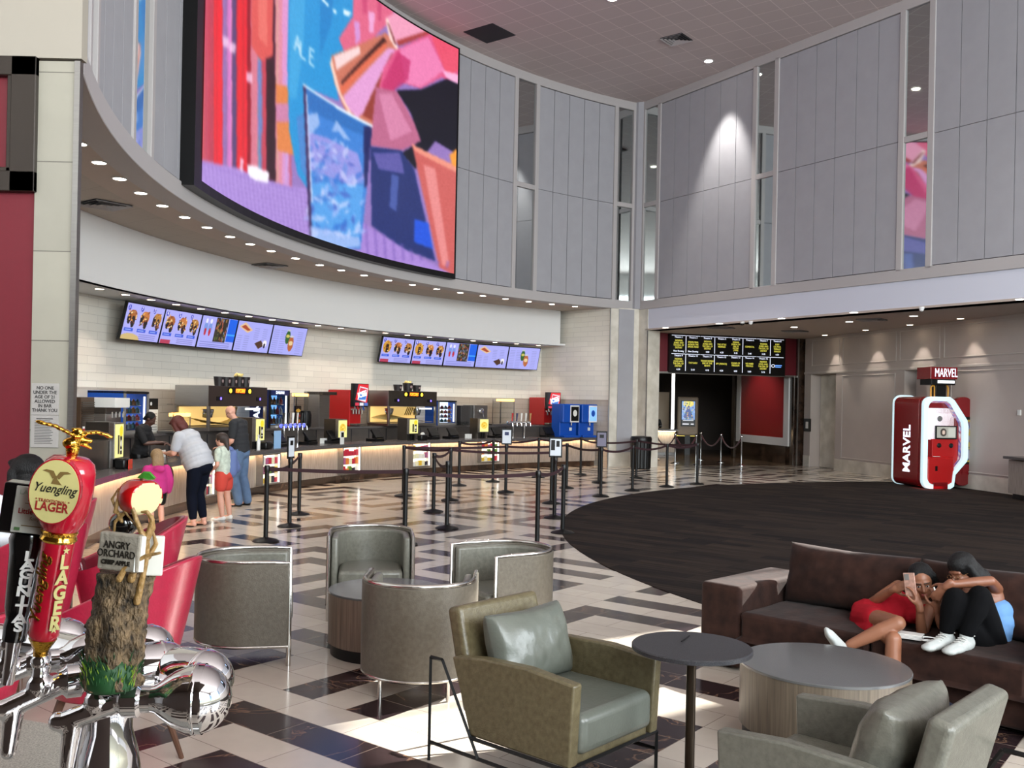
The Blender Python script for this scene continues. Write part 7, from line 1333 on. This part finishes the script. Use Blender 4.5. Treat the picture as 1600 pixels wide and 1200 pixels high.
# ------------ the two women on the sofa
def SV(px, py, v):                            # point seen at a pixel on the plane lying v behind the sofa front
    return at_P(px, py, SO+SY*v, SY)
def zoomp(x, y): return 1260+x/4.706, 850+y/4.706
def sofa_people():
    S_ = lambda x, y, v: SV(*zoomp(x, y), v)
    nv = -SY
    # woman in red, reclining, holding a phone
    J = dict(pel=S_(455, 580, .40), che=S_(690, 465, .50), nek=S_(850, 395, .56), hed=S_(850, 283, .50), fwd=(-FW*.9-RI*.30-Z*.22), up=Z-RI*.18,
             rs=S_(675, 305, .56), ls=S_(905, 480, .48), re=S_(480, 432, .46), le=S_(850, 680, .34), rw=S_(640, 335, .30), lw=S_(832, 462, .24),
             rh=S_(420, 535, .36), lh=S_(440, 640, .30), rk=S_(672, 582, .04), lk=S_(640, 700, -.02), ra=S_(322, 742, -.10), la=S_(600, 960, .02), rt=S_(190, 690, -.22), lt=S_(560, 1100, -.15))
    J['la'].z = .10; J['la'] = Vector((J['lk'].x-.02, J['lk'].y-.04, .10)); J['lt'] = J['la']-SY*.15+Z*-.06
    t, J, P, R = person('person', 'woman in a red dress lounging with crossed legs and holding up a phone', J, sk_tan, arm=(.040, .033, .022), leg=(.072, .049, .034), tor=dict(wsh=.150, wwa=.115, whi=.155, dch=.095, dwa=.085, dhi=.115),
        hands=dict(rhand=dict(d=(S_(745, 292, .26)-J['rw']), nrm=-FW+Z*.5, thumb=1, curl=.55), lhand=dict(d=(S_(800, 330, .24)-J['lw']), nrm=-FW*.7+RI*.7, thumb=-1, curl=.5)), hs=.98, face_=dict(lips=m_lips), vox=.0065, feet=False, neck=.045, headscale=.96, ears=False)
    m_rd = M('red_dress_knit', (158, 22, 36), .85, spec=.15, var=.06, vs=20, bump=.25, bs=18)
    def dress(q):
        torso(q, J, wsh=.145, wwa=.118, whi=.165, dch=.10, dwa=.09, dhi=.125, off=.012, t0=-.1, t1=.82); q.cap(J['rh'], lerp(J['rh'], J['rk'], .34), .092, .084); q.cap(J['lh'], lerp(J['lh'], J['lk'], .34), .092, .084); q.ell(J['pel'], .13)
        q.cap(lerp(J['che'], J['ls'], .75), J['ls']+Z*.02, .03, .02); q.cap(lerp(J['che'], J['rs'], .75), lerp(J['rs'], J['nek'], .3)+Z*.02, .03, .02)
        for s_ in (-.065, .065): q.ell(J['che']+(J['rs']-J['ls']).normalized()*s_*-1-FW*.085, .058)
    cloth('red_dress', m_rd, t, dress, .009, 4)
    def hair1(q):
        q.ell(P(0, -.028, .045), (.086, .092, .091), R); q.cap(P(-.075, .0, .05), P(-.090, -.02, -.10), .026, .03); q.cap(P(.072, .0, .05), P(.088, -.02, -.12), .026, .034); q.cap(P(.088, -.02, -.10), P(.12, -.03, -.21), .034, .03); q.cap(P(-.09, -.02, -.08), P(-.13, -.04, -.20), .03, .03); q.ell(P(0, -.06, -.07), (.10, .05, .14), R); q.cap(P(.10, -.02, -.02), P(.14, -.02, -.24), .03, .022)
    cloth('hair', m_hblk, t, hair1, .009, 2)
    def trainer(q, an, toe, up, s=1.0):
        shoe(q, an, toe, s*1.12, up)
    m_shoe = M('white_trainer', (176, 180, 178), .7, bump=.3, bs=60); 
    fu = (J['ra']-J['rt']).normalized(); upf = (lerp(J['rk'], J['ra'], .2)-J['ra']); upv = upf.normalized()
    cloth('shoe', m_shoe, t, lambda q: trainer(q, J['ra']+upv*.01, J['rt'], upv), .007, 2); cloth('shoe', m_shoe, t, lambda q: trainer(q, J['la'], J['lt'], Z), .007, 2)
    # phone in its case
    c = S_(762, 298, .225); vx = (S_(800, 300, .225)-S_(722, 300, .225)).normalized(); vz = (S_(752, 225, .225)-S_(772, 385, .225)).normalized(); yy = vz.cross(vx).normalized(); vx = yy.cross(vz)
    ph = thing('phone', 'phone in a pinkish patterned case held up by the woman in red', 'phone', c); ph.rotation_euler = Matrix((vx, yy, vz)).transposed().to_euler()
    q = MB(); q.bb(-.037, .037, -.005, .005, -.077, .077); q.build('phone_case', M('rose_case', (176, 138, 124), .35, var=.25, vs=60), ph, bevel=.004, seg=3); q = MB(); q.bb(-.03, .002, -.008, -.004, .03, .07); q.build('camera_bump', m_gplas, ph, bevel=.002)
    # woman in black leggings with knees drawn up
    J = dict(pel=S_(1330, 770, .50), che=S_(1425, 540, .56), nek=S_(1345, 330, .55), hed=S_(1150, 205, .48), fwd=(-RI*.92-FW*.35-Z*.38), up=Z*1-RI*.35,
             ls=S_(1410, 345, .60), rs=S_(1300, 360, .34), le=S_(1352, 272, .34), re=S_(1150, 520, .22), lw=S_(1040, 300, .16), rw=S_(985, 520, .20),
             lh=S_(1370, 760, .48), rh=S_(1290, 770, .36), lk=S_(1275, 385, .20), rk=S_(1095, 400, .14), la=S_(1175, 742, .14), ra=S_(1030, 735, .13), lt=S_(1075, 830, .0), rt=S_(930, 830, .0))
    J['la'].z = max(J['la'].z, .545); J['ra'].z = max(J['ra'].z, .545); J['re'] = S_(1000, 600, .26); J['rs'] = S_(1210, 330, .40); J['rw'] = S_(965, 480, .22)
    t, J, P, R = person('person', 'woman in black leggings and a blue top hugging her drawn up knees', J, sk_brown, arm=(.040, .033, .022), leg=(.075, .052, .036), tor=dict(wsh=.145, wwa=.115, whi=.15, dch=.09, dwa=.08, dhi=.11),
        hands=dict(lhand=dict(d=(S_(960, 380, .14)-J['lw']), nrm=-FW*.6+Z*.6, thumb=1, curl=.5), rhand=dict(d=(S_(955, 400, .2)-J['rw'])+RI*.01, nrm=-FW, thumb=-1, curl=.7)), hs=.98, face_=dict(), vox=.0065, feet=False, neck=.045, headscale=.97, ears=False)
    cloth('blue_top', M('sky_blue_knit', (94, 136, 184), .85, bump=.2, bs=18), t, lambda q: torso(q, J, wsh=.14, wwa=.118, whi=.15, dch=.095, dwa=.085, dhi=.115, off=.014, t0=.2, t1=.8), .009, 4)
    def legg(q):
        q.ell(J['pel'], (.15, .13, .12)); 
        for a, b, c in (('lh', 'lk', 'la'), ('rh', 'rk', 'ra')): limbs(q, J, a, b, c, (.088, .062, .040), .008, .97); q.ell(J[b], .066)
    cloth('black_leggings', M('black_leggings_fabric', (8, 8, 10), .9, spec=.1), t, legg, .009, 4)
    for a, b in (('la', 'lt'), ('ra', 'rt')):
        an = J[a].copy(); an.z = max(an.z, .462+.085); d = J[b]-an; d.z = 0
        cloth('shoe', m_shoe, t, lambda q: (shoe(q, an, an+d, 1.14), q.cap(an-Z*.03, an+Z*.03, .04, .038)), .006, 2)
        q = MB(); dd = d.normalized(); sd = Vector((-dd.y, dd.x, 0))
        for k in range(5): c = an+dd*(.02+.022*k)-Z*(.022+.009*k); q.tube([c-sd*.03, c+Z*.008, c+sd*.03], .0035, 5)
        q.tube([an+dd*.02-Z*.02, an+dd*.0+sd*.03, an-dd*.02+sd*.045-Z*.01, an+dd*.01+sd*.02-Z*.015], .003, 5); q.build('laces', m_wplas, t)
    def hair2(q):
        q.ell(P(0, -.016, .045), (.087, .096, .091), R); q.ell(P(0, -.07, -.06), (.092, .07, .12), R); q.cap(P(.072, .0, .05), P(.088, -.03, -.12), .03, .035); q.cap(P(-.072, .0, .05), P(-.088, -.03, -.12), .03, .035); q.cap(P(-.03, -.09, -.08), P(-.04, -.10, -.24), .07, .05)
    cloth('hair', m_hblk, t, hair2, .009, 2)
    q = MB(); 
    for sx in (-1, 1): q.tube([P(sx*(.030)+.019*math.cos(a*PI/7), .096, .002+.015*math.sin(a*PI/7)) for a in range(14)], .0018, 5, closed=True); q.tube([P(sx*.049, .096, .004), P(sx*.08, .0, .004)], .0018, 5)
    q.tube([P(-.011, .098, .003), P(.011, .098, .003)], .0018, 5); q.build('glasses', M('gold_wire', (120, 90, 60), .3, .8), t)
    c = J['lw']+(S_(938, 318, .14)-J['lw'])*1.0; e = thing('white_cable_plug', 'small white plug held by the woman in black leggings', 'cable', c); q = MB(); q.cyl((0, 0, 0), (.015, .0, -.045), .005); q.build('plug', m_wplas, e)
    # things lying on the seat
    p = S_(765, 690, .10); p.z = .462; t = thing('paper_stack', 'stack of white cards or napkins on the sofa seat between the women', 'paper', p, SRZ+.2, None)
    q = MB(); q.bb(-.075, .075, -.05, .05, 0, .03); q.build('cards', m_wplas, t, bevel=.003); q = MB(); [q.bb(-.076, .076, -.051, .051, z, z+.0015) for z in (.008, .016, .024)]; q.build('card_edges', m_gplas, t)
    p = S_(915, 735, .06); p.z = .465; t = thing('charging_cable', 'coiled white cable lying on the sofa seat by the white trainers', 'cable', p, 0); q = MB(); q.tube([Vector((.05*math.cos(a)*(1+.1*math.sin(3*a)), .035*math.sin(a), .004+.003*a)) for a in [i*.35 for i in range(26)]], .0035, 6); q.build('cord', m_wplas, t)
    p = Vector((0, 0, 0)); c = at_z(1445, 1112, .03); t = thing('floor_bag', 'dark navy cloth bag on the floor between the coffee table and sofa', 'bag', c, SRZ); q = MB(); q.ell((0, 0, .05), (.2, .12, .06), None, 18); q.build('bag_body', M('navy_cloth', (26, 30, 52), .9, bump=.5, bs=18), t, smooth=True)
sofa_people()
# ================================================================== BAR TOP AND BEER TAPS IN FRONT OF THE CAMERA
m_bar = M('speckled_granite', (124, 122, 114), .3, var=.28, vs=260, col2=(166, 163, 154)); BZ = 1.07
t = thing('bar_counter', 'speckled pale granite bar top in the bottom left corner', 'counter', (0, 0, 0)); pts = [at_z(x, y, BZ) for x, y in ((-900, 960), (128, 1138), (175, 1165), (262, 1330), (500, 1900), (-900, 1900))]
q = MB(); q.prism([(p.x, p.y) for p in pts][::-1], BZ-.04, BZ); q.build('worktop', m_bar, t, bevel=.008, seg=3)
c_ = sum(pts, Vector())/6; q = MB(); q.prism([((p.x-c_.x)*.8+c_.x, (p.y-c_.y)*.72+c_.y) for p in pts][::-1], 0.0, BZ-.04); q.build('bar_front', m_front, t)
m_gold = M('polished_gold', (222, 170, 66), .14, 1.0, bump=.3, bs=40); m_rtap = M('glossy_crimson_lacquer', (178, 20, 44), .12, coat=.6); m_bktap = M('glossy_black_lacquer', (8, 8, 9), .08, coat=.6); m_cream = M('cream_label', (206, 196, 130), .35); m_inkb = M('label_ink', (30, 26, 20), .5); m_inkr = M('label_red_ink', (150, 30, 30), .5); m_inkg = M('label_brown_ink', (120, 96, 50), .5)
# --- chrome tower: separate capsule shaped heads, each carrying one faucet
TZ = 1.552
tw = thing('beer_tower', 'large chrome beer tower with bulbous capsule heads below the tap handles', 'beer tower', (0, 0, 0))
def capsule(rc, D, L, r, nm='capsule_head'):
    q = MB(); q.lathe(rc, [(.016, .018), (.019, .026), (.026, .034), (r*.80, .048), (r*.94, .064), (r, .085), (r, L)]+[(max(1e-4, r*math.cos(a)), L+r*math.sin(a)) for a in [i*PI/14 for i in range(1, 8)]], 44, axis=D); q.build(nm, m_chrome, tw, smooth=40)
    q = MB(); q.lathe(rc, [(r, L-.003), (r*1.025, L-.001), (r*1.025, L+.001), (r, L+.003)], 44, axis=D); q.build('seam_ring', m_chrome, tw, smooth=40)
def unit(x, y, D, L=.11, r=.042):
    D = Vector((D[0], D[1], 0)).normalized(); rc = Vector((x, y, TZ)); f = -D; capsule(rc, D, L, r)
    q = MB(); q.lathe(rc, [(.0155, -.024), (.0175, -.018), (.0225, -.014), (.0225, .004), (.017, .008), (.0165, .022)], 24, axis=D); q.build('shank_ring', m_chrome, tw, smooth=40)
    c = rc+f*.046+Z*-.006; tip = rc+f*.088+Z*-.028; q = MB(); q.cap(rc+f*.014, tip, .0145, .0135); q.ell(c+Z*.004, .0175); q.cap(c, c+Z*.026, .0125, .010); q.cap(tip-f*.012, tip-f*.006+Z*-.056, .0135, .0100); q.ell(tip+f*.006+Z*.001, .0125); q.build('faucet_body', m_chrome, tw, smooth=True, remesh=.0022, sm=2)
    q = MB(); q.cyl(c+Z*.02, c+Z*.05, .006, n=12); q.lathe(c, [(.011, .03), (.012, .034), (.012, .040), (.009, .044)], 16); q.build('handle_stem', m_chrome, tw, smooth=40); return c+Z*.047
h3 = unit(-.447, 1.222, (.99, .10), .075, .044); h2 = unit(-.555, 1.30, (.86, .50), .11, .040); h1 = unit(-.640, 1.385, (.86, .50), .11, .040)
capsule(Vector((-.50, 1.37, TZ-.004)), Vector((.93, -.36, 0)).normalized(), .115, .041); capsule(Vector((-.62, 1.47, TZ)), Vector((.93, -.1, 0)).normalized(), .105, .038); capsule(Vector((-.76, 1.50, TZ)), Vector((.93, -.1, 0)).normalized(), .105, .038)
cb = Vector((-.497, 1.262, 0)); q = MB(); q.lathe((cb.x, cb.y, 0), [(.085, BZ), (.088, BZ+.015), (.072, BZ+.03), (.062, BZ+.16), (.050, BZ+.32), (.038, BZ+.40), (.030, BZ+.43), (.030, TZ-.012)], 40); q.build('column', m_chrome, tw, smooth=40)
q = MB(); q.tube([(cb.x, cb.y, TZ-.01), (-.50, 1.34, TZ-.006), (-.56, 1.40, TZ-.004), (-.66, 1.46, TZ-.004), (-.78, 1.50, TZ-.004)], .030, 20); q.build('manifold', m_chrome, tw, smooth=40)
def axisframe(a, b): z = (b-a).normalized(); y = Vector((a.x, a.y, 0)).normalized(); y = (y-z*y.dot(z)).normalized(); return Matrix((y.cross(z), y, z)).transposed()   # x to the viewer's right, y away
def shown(px, py, y): return at_Y(px, py, y)
# --- red lager handle with eagle
def red_handle():
    a = h2; b = shown(112, 712, h2.y-.01); R = axisframe(a, b); L = (b-a).length; k = h2.y/F; t = thing('tap_handle', 'tall red tap handle with an oval cream lager label and gold eagle on top', 'tap handle', a, 0, 'beer tap handles'); t.rotation_euler = R.to_euler()
    hb = L-116*k; fb = L-290*k; q = MB(); q.lathe((0, 0, 0), [(.0085, -.004), (.0095, .004), (.012, (fb)*.45), (.017, fb*.9), (.0178, fb), (.0001, fb)], 8); q.build('gold_ferrule', m_gold, t)
    q = MB(); q.lathe((0, 0, 0), [(.016, fb), (.0195, fb+.006), (.0188, fb+.02), (.0185, fb+.06), (.021, hb-.014)], 28); q.build('shaft', m_rtap, t, smooth=40)
    q = MB(); q.lathe((0, 0, 0), [(.0215, hb-.016), (.0235, hb-.013), (.0215, hb-.008), (.0235, hb-.003), (.021, hb), (.0001, hb)], 28); q.build('gold_collar', m_gold, t, smooth=40)
    q = MB(); q.lathe((0, 0, 0), [(.022, hb-.001), (.028, hb+.01), (.0325, hb+.03), (.034, hb+.055), (.033, L-.02), (.030, L-.009), (.022, L-.002), (.0001, L)], 32); o = q.build('head', m_rtap, t, smooth=50)
    lc = Vector((-.0135, -.033, L-50*k)); n = 48; Rl = Matrix.Rotation(math.radians(-16), 3, 'Z')
    def ring(r1, r2, y): return [lc+Rl @ Vector((r1*math.cos(2*PI*i/n), y, r2*math.sin(2*PI*i/n))) for i in range(n)]
    rx, rz = .0315, .0425
    q = MB(); q.add(ring(rx, rz, -.004)+ring(rx, rz, .008), [tuple(range(n))]+[(i, n+i, n+(i+1) % n, (i+1) % n) for i in range(n)]); q.build('label_rim', m_rtap, t)
    q = MB(); q.add(ring(rx*.95, rz*.96, -.0055)+ring(rx*.95, rz*.96, .0), [tuple(range(n))]+[(i, n+i, n+(i+1) % n, (i+1) % n) for i in range(n)]); q.build('label', m_cream, t)
    def tx(body, sz, z, m, **k2): return text('label_text', body, sz, m, t, tuple(lc+Rl @ Vector((0, -.0062, z))), rot=(PI/2, 0, math.radians(-16)), ext=.0003, **k2)
    tx('Yuengling', .0165, .0035, m_inkb, shear=.4, sx=.82, bold=.0001); tx('* TRADITIONAL *', .0056, -.0125, m_inkr, sx=.95); tx('LAGER', .0160, -.0205, m_inkr, sx=.85, bold=.0003)
    q = MB()
    for sx in (-1, 1): P = [(0, .0195), (sx*.004, .0265), (sx*.013, .0275), (sx*.0175, .0255), (sx*.009, .0235), (sx*.004, .0165)]; q.slab([(x, z) for x, z in (P if sx < 0 else P[::-1])], lc+Rl @ Vector((0, -.0058, 0)), Rl @ Vector((1, 0, 0)), (0, 0, 1), .0003)
    q.slab([(-.005, .010), (.008, .0095), (.002, .016), (0, .021), (-.003, .017)], lc+Rl @ Vector((0, -.0058, 0)), Rl @ Vector((1, 0, 0)), (0, 0, 1), .0003); q.build('label_eagle', m_inkg, t)
    A = .55; zc = (fb+hb)/2; r_ = .0205
    for i, ch in enumerate('LAGER'): text('side_letter', ch, .026, m_cream, t, (r_*math.sin(A), -r_*math.cos(A)-.001, hb-.040-i*.0205), rot=(PI/2, 0, A), ext=.0006, bold=.0009, sx=.95)
    for z in (hb-.024, fb+.018): q = MB(); q.slab([(r*math.cos(PI/2+i*PI/5), r*math.sin(PI/2+i*PI/5)) for i, r in enumerate([.0052, .0021]*5)], (r_*math.sin(A), -r_*math.cos(A)-.001, z), (math.cos(A), math.sin(A), 0), (0, 0, 1), .0006); q.build('star', m_cream, t)
    B = -.75; text('side_script', 'Yuengling', .024, m_gold, t, (r_*math.sin(B), -r_*math.cos(B)-.0015, zc-.004), rot=Matrix(((0, -math.cos(B), math.sin(B)), (0, -math.sin(B), -math.cos(B)), (1, 0, 0))).to_euler(), ext=.0006, shear=.35, bold=.0003)
    q = MB(); q.cap((0, 0, L), (0, 0, L+.010), .007, .009); q.ell((-.003, 0, L+.016), (.011, .010, .008)); q.cap((0, 0, L+.016), (.004, -.003, L+.033), .0075, .0058); q.cap((.004, -.003, L+.034), (-.004, -.006, L+.036), .0045, .0018); q.cap((.004, 0, L+.022), (.020, 0, L+.022), .006, .003); q.cap((.010, 0, L+.018), (.022, .004, L+.012), .004, .002)
    for sx, pth in ((-1, [(0, .027), (-.012, .032), (-.026, .037), (-.040, .0385), (-.048, .041)]), (1, [(.004, .027), (.014, .033), (.026, .035), (.038, .033), (.046, .029)])):
        for (x0, z0), (x1, z1) in zip(pth[:-1], pth[1:]):
            for u in (0, .5): x, z = x0+(x1-x0)*u, z0+(z1-z0)*u; q.ell((x, -.002, L+z), (.0055, .010*(1-abs(x)/.07), .0026), None, 10)
    q.build('eagle', m_gold, t, remesh=.0011, sm=1)
red_handle()
# --- black handle with white plaque
def black_handle():
    a = shown(22, 1000, h1.y-.06); b = shown(48, 832, h1.y-.06); R = axisframe(a, b); L = (b-a).length; t = thing('tap_handle', 'glossy black tap handle with white upright lettering and a square white plaque', 'tap handle', a, 0, 'beer tap handles'); t.rotation_euler = R.to_euler()
    q = MB(); q.lathe((0, 0, 0), [(.0075, -.06), (.0085, -.02), (.010, 0), (.0001, 0)], 20); q.build('ferrule', m_chrome, t, smooth=40)
    q = MB(); q.lathe((0, 0, 0), [(.015, 0), (.016, .02), (.0145, .03), (.018, .045), (.0225, L*.8), (.0255, L-.01), (.023, L), (.0001, L)], 28); q.build('shaft', m_bktap, t, smooth=40)
    x0 = text('upright_lettering', '\n'.join('LAGUNITAS'), .0175, m_wplas, t, (.002, -.0235, L*.5-.002), rot=(PI/2, 0, 0), ext=.0008, bold=.0007, sx=1.35); x0.data.space_line = .68
    q = MB(); q.box((-.004, 0, L+.033), (.068, .034, .068), rz=-.22); q.build('plaque_block', m_bktap, t, bevel=.003); q = MB(); q.box((.003, -.0195, L+.033), (.058, .003, .062), rz=-.22); q.build('plaque', M('white_plaque', (196, 198, 190), .35), t, bevel=.001)
    text('plaque_heading', 'LAGUNITAS', .0092, M('pale_green_ink', (150, 170, 150), .5), t, (.003, -.0218, L+.056), rot=(PI/2, 0, -.22), ext=.0003); text('plaque_title', "Little Sumpin'", .0098, m_inkr, t, (.004, -.0218, L+.031), rot=(PI/2, 0, -.22), ext=.0004, bold=.0002, sx=.9)
    text('plaque_subtitle', "Sumpin'", .0062, m_inkg, t, (.004, -.0218, L+.022), rot=(PI/2, 0, -.22), ext=.0003, shear=.3)
    q = MB(); q.box((.003, -.0214, L+.046), (.026, .0004, .0008), rz=-.22); q.box((.003, -.0214, L+.042), (.032, .0004, .0008), rz=-.22); q.box((.003, -.0214, L+.012), (.034, .0004, .0012), rz=-.22); q.build('plaque_lines', m_inkg, t)
    q = MB(); [q.box((.003+sx*.021, -.0214, L+.008), (.007, .0005, .004), rz=-.22) for sx in (-1, 1)]; q.build('plaque_leaves', M('leaf_ink', (70, 110, 60), .6), t)
black_handle()
# --- gnarled wooden handle with apple
def apple_handle():
    y = h3.y-.02; a = shown(172, 1078, y); k = y/F; t = thing('tap_handle', 'gnarled tree trunk tap handle holding a bitten red apple and two grey signs', 'tap handle', (0, 0, 0), 0, 'beer tap handles')
    Pp = lambda px, py, dy=0.0: at_Y(px, py, y+dy)
    m_bark = M('weathered_bark', (16, 11, 7), .7, var=.5, vs=110, col2=(112, 92, 66), bump=1.0, bs=220, stretch=(1, 1, .45)); m_twig = M('pale_gold_twig', (150, 118, 70), .4, var=.25, vs=90, bump=.4, bs=150)
    q = MB(); q.cyl(h3-Z*.01, Pp(170, 1072), .012, .014); q.build('ferrule', m_chrome, t, smooth=40)
    q = MB(); n = 40; m = 50
    for j in range(m+1):
        u = j/m; c = Pp(172+(196-172)*u, 1072+(892-1072)*u); r0 = [.034, .032, .032, .035, .035, .031, .032][min(6, int(u*6.99))]; r1 = [.032, .032, .035, .035, .031, .032, .032][min(6, int(u*6.99))]; r = r0+(r1-r0)*((u*6.99) % 1)
        for i in range(n):
            an = 2*PI*i/n; s_ = 1+.10*math.sin(an*5+u*6+math.sin(u*9))+.22*(mnoise.noise(Vector((math.cos(an)*2.2, math.sin(an)*2.2, u*9))))+.10*mnoise.noise(Vector((math.cos(an)*7, math.sin(an)*7, u*22)))
            q.v.append((c.x+r*s_*math.cos(an), c.y+r*.8*s_*math.sin(an), c.z))
    q.f = [(j*n+i, j*n+(i+1) % n, (j+1)*n+(i+1) % n, (j+1)*n+i) for j in range(m) for i in range(n)]+[tuple(range(n-1, -1, -1)), tuple(m*n+i for i in range(n))]; q.m = [0]*len(q.f); q.build('trunk', m_bark, t, smooth=True)
    # leafy foot
    q = MB(); r8 = random.Random(5); g1 = M('dark_green_blade', (22, 66, 30), .55, var=.3, vs=60); g2 = M('yellow_green_blade', (120, 150, 40), .55)
    c0 = Pp(173, 1050)
    for m_, nn, nm in ((g1, 220, 'dark_leaf_tuft'), (g2, 46, 'bright_leaf_tuft')):
        q = MB()
        for i in range(nn):
            an = r8.uniform(-PI, 0) if m_ is g2 else r8.uniform(0, 2*PI); zz = r8.uniform(-.018, .020) if m_ is g1 else r8.uniform(-.014, .012); rad = .0305; p0 = c0+Vector((rad*math.cos(an)*.95, rad*.85*math.sin(an), zz)); d = Vector((math.cos(an)*.25+r8.uniform(-.5, .5), math.sin(an)*.25, 1)).normalized(); L = r8.uniform(.008, .016)
            p1 = p0+d*L+Vector((math.cos(an), math.sin(an), 0))*.004; q.tube([p0-d*.004, p0+Vector((math.cos(an), math.sin(an), 0))*.003, p1], [.0012, .001, .0003], 4)
        o = q.build(nm, m_, t); o['kind'] = 'stuff'
    q = MB(); q.lathe(Vector((c0.x, c0.y, 0)), [(.0295, c0.z-.020), (.0315, c0.z-.014), (.0315, c0.z+.008), (.028, c0.z+.018)], 30); q.build('leaf_foot', g1, t, smooth=True)
    # signs
    m_sg = M('grey_painted_wood', (150, 143, 130), .55, bump=.5, bs=60); c = Pp(189, 862, -.032); q = MB(); q.box(c, (66*k, .012, 57*k), rz=-.12, ry=.07); q.build('front_sign', m_sg, t, bevel=.0025, seg=2)
    q = MB(); q.box(c+Vector((27.5*k, .0, -.002)), (15*k, .0135, 54*k), rz=.5, ry=.07); q.build('front_sign_side', M('pale_sign_edge', (226, 228, 222), .5), t, bevel=.001)
    q = MB(); q.box(Pp(240, 868, .0), (30*k, .010, 62*k), rz=.3, ry=.05); q.build('back_sign', M('pale_sign_edge2', (214, 214, 206), .5), t, bevel=.002)
    for body, sz, dz, b_ in (('ANGRY', .0125, .0085, .0001), ('ORCHARD', .0125, -.002, .0001), ('CRISP APPLE', .0072, -.0125, .0004)): text('sign_text', body, sz, m_inkb, t, tuple(c+Vector((-.003+dz*.07, -.0068, dz))), rot=(PI/2, .07, -.12), ext=.0003, bold=b_, sx=.92 if sz < .01 else .80)
    # dark knot and apple
    q = MB(); q.ell(Pp(193, 818, 0), (22*k, .017, 20*k), None, 24); q.build('dark_knot', m_bktap, t, smooth=True)
    ac_ = Pp(219, 776, -.006); R_ = 33*k; q = MB(); nu, nv = 40, 24; tl_ = Matrix.Rotation(math.radians(18), 3, 'Y')
    bd = Vector((.82, -.55, -.18)).normalized()
    cols = []
    for j in range(nv+1):
        for i in range(nu):
            th = PI*j/nv; p_ = 2*PI*i/nu; rr_ = R_*(.93+.10*math.sin(th)-.30*math.exp(-(th/.30)**2)-.12*math.exp(-((PI-th)/.3)**2)+.02*math.cos(5*p_)*(th > 2)); v = Vector((math.sin(th)*math.cos(p_), math.sin(th)*math.sin(p_), math.cos(th)*.95)); w = v*rr_; s_ = w.dot(bd)-R_*.52; hit = s_ > 0
            if hit: w = w-bd*(s_*1.0)
            cols.append(1 if hit else 0); q.v.append(tuple(ac_+tl_ @ w if False else ac_+w))
    for j in range(nv):
        for i in range(nu): f = (j*nu+i, (j+1)*nu+i, (j+1)*nu+(i+1) % nu, j*nu+(i+1) % nu); q.f.append(f); q.m.append(1 if sum(cols[x] for x in f) >= 3 else 0)
    q.build('apple', [M('glossy_apple_red', (170, 14, 18), .12, var=.25, vs=30, coat=.5), M('apple_flesh', (206, 196, 150), .5)], t, smooth=60)
    q = MB(); q.tube([ac_+Vector((0, 0, R_*.6)), ac_+Vector((.002, 0, R_*1.02))], .0018, 6); q.build('apple_stem', m_bark, t)
    lv = [Vector((0, 0, 0)), Vector((.007, -.002, .006)), Vector((.016, -.004, .006)), Vector((.024, -.006, -.001)), Vector((.016, -.006, -.002)), Vector((.007, -.003, .0))]; o_ = ac_+Vector((.0, -.006, R_*.92)); q = MB(); vs = [o_+v*.85 for v in lv]+[o_+v*.85+Vector((0, .003, .0015)) for v in lv]; q.add(vs, [(0, 1, 2, 3, 4, 5), (11, 10, 9, 8, 7, 6)]+[(i, (i+1) % 6, 6+(i+1) % 6, 6+i) for i in range(6)]); q.build('apple_leaf', M('bright_green_leaf', (70, 150, 50), .4), t, bevel=.001)
    # twigs gripping the apple and signs
    br = [([(205, 905), (212, 880), (224, 860), (222, 835), (212, 810), (204, 785), (202, 772)], .005, -.026), ([(224, 860), (232, 835), (238, 812), (230, 800), (222, 800)], .0045, -.024), ([(226, 850), (240, 825), (238, 806)], .004, -.018), ([(186, 905), (195, 888), (214, 876), (230, 868), (250, 864)], .0045, -.036),
          ([(232, 870), (244, 850), (238, 828)], .004, -.01), ([(214, 940), (222, 905), (228, 880), (232, 850)], .005, -.018), ([(180, 800), (184, 780), (196, 800), (212, 822)], .0028, -.020), ([(205, 795), (196, 800), (180, 815), (178, 835)], .0035, -.016), ([(190, 815), (175, 780), (186, 762)], .0026, -.016)]
    q = MB()
    for pts, r_, dy in br:
        P3 = [Pp(x, z, dy) for x, z in pts]
        for i in range(len(P3)-1): u0, u1 = i/(len(P3)-1), (i+1)/(len(P3)-1); q.cap(P3[i], P3[i+1], r_*(1-.55*u0), r_*(1-.55*u1), 8)
    q.build('twigs', m_twig, t, remesh=.0013, sm=2)
apple_handle()
# ------------------------------------------------------------------ lettering becomes ordinary mesh objects
bpy.context.view_layer.update(); _dg = bpy.context.evaluated_depsgraph_get()
for o in [o for o in bpy.data.objects if o.type == 'FONT']:
    me = bpy.data.meshes.new_from_object(o.evaluated_get(_dg)); n = o.name; par = o.parent; mw = (o.location.copy(), o.rotation_euler.copy(), o.scale.copy()); ch = [c for c in bpy.data.objects if c.parent == o]
    bpy.data.objects.remove(o); k = bpy.data.objects.new(n, me); COL.objects.link(k); k.parent = par; k.location, k.rotation_euler, k.scale = mw
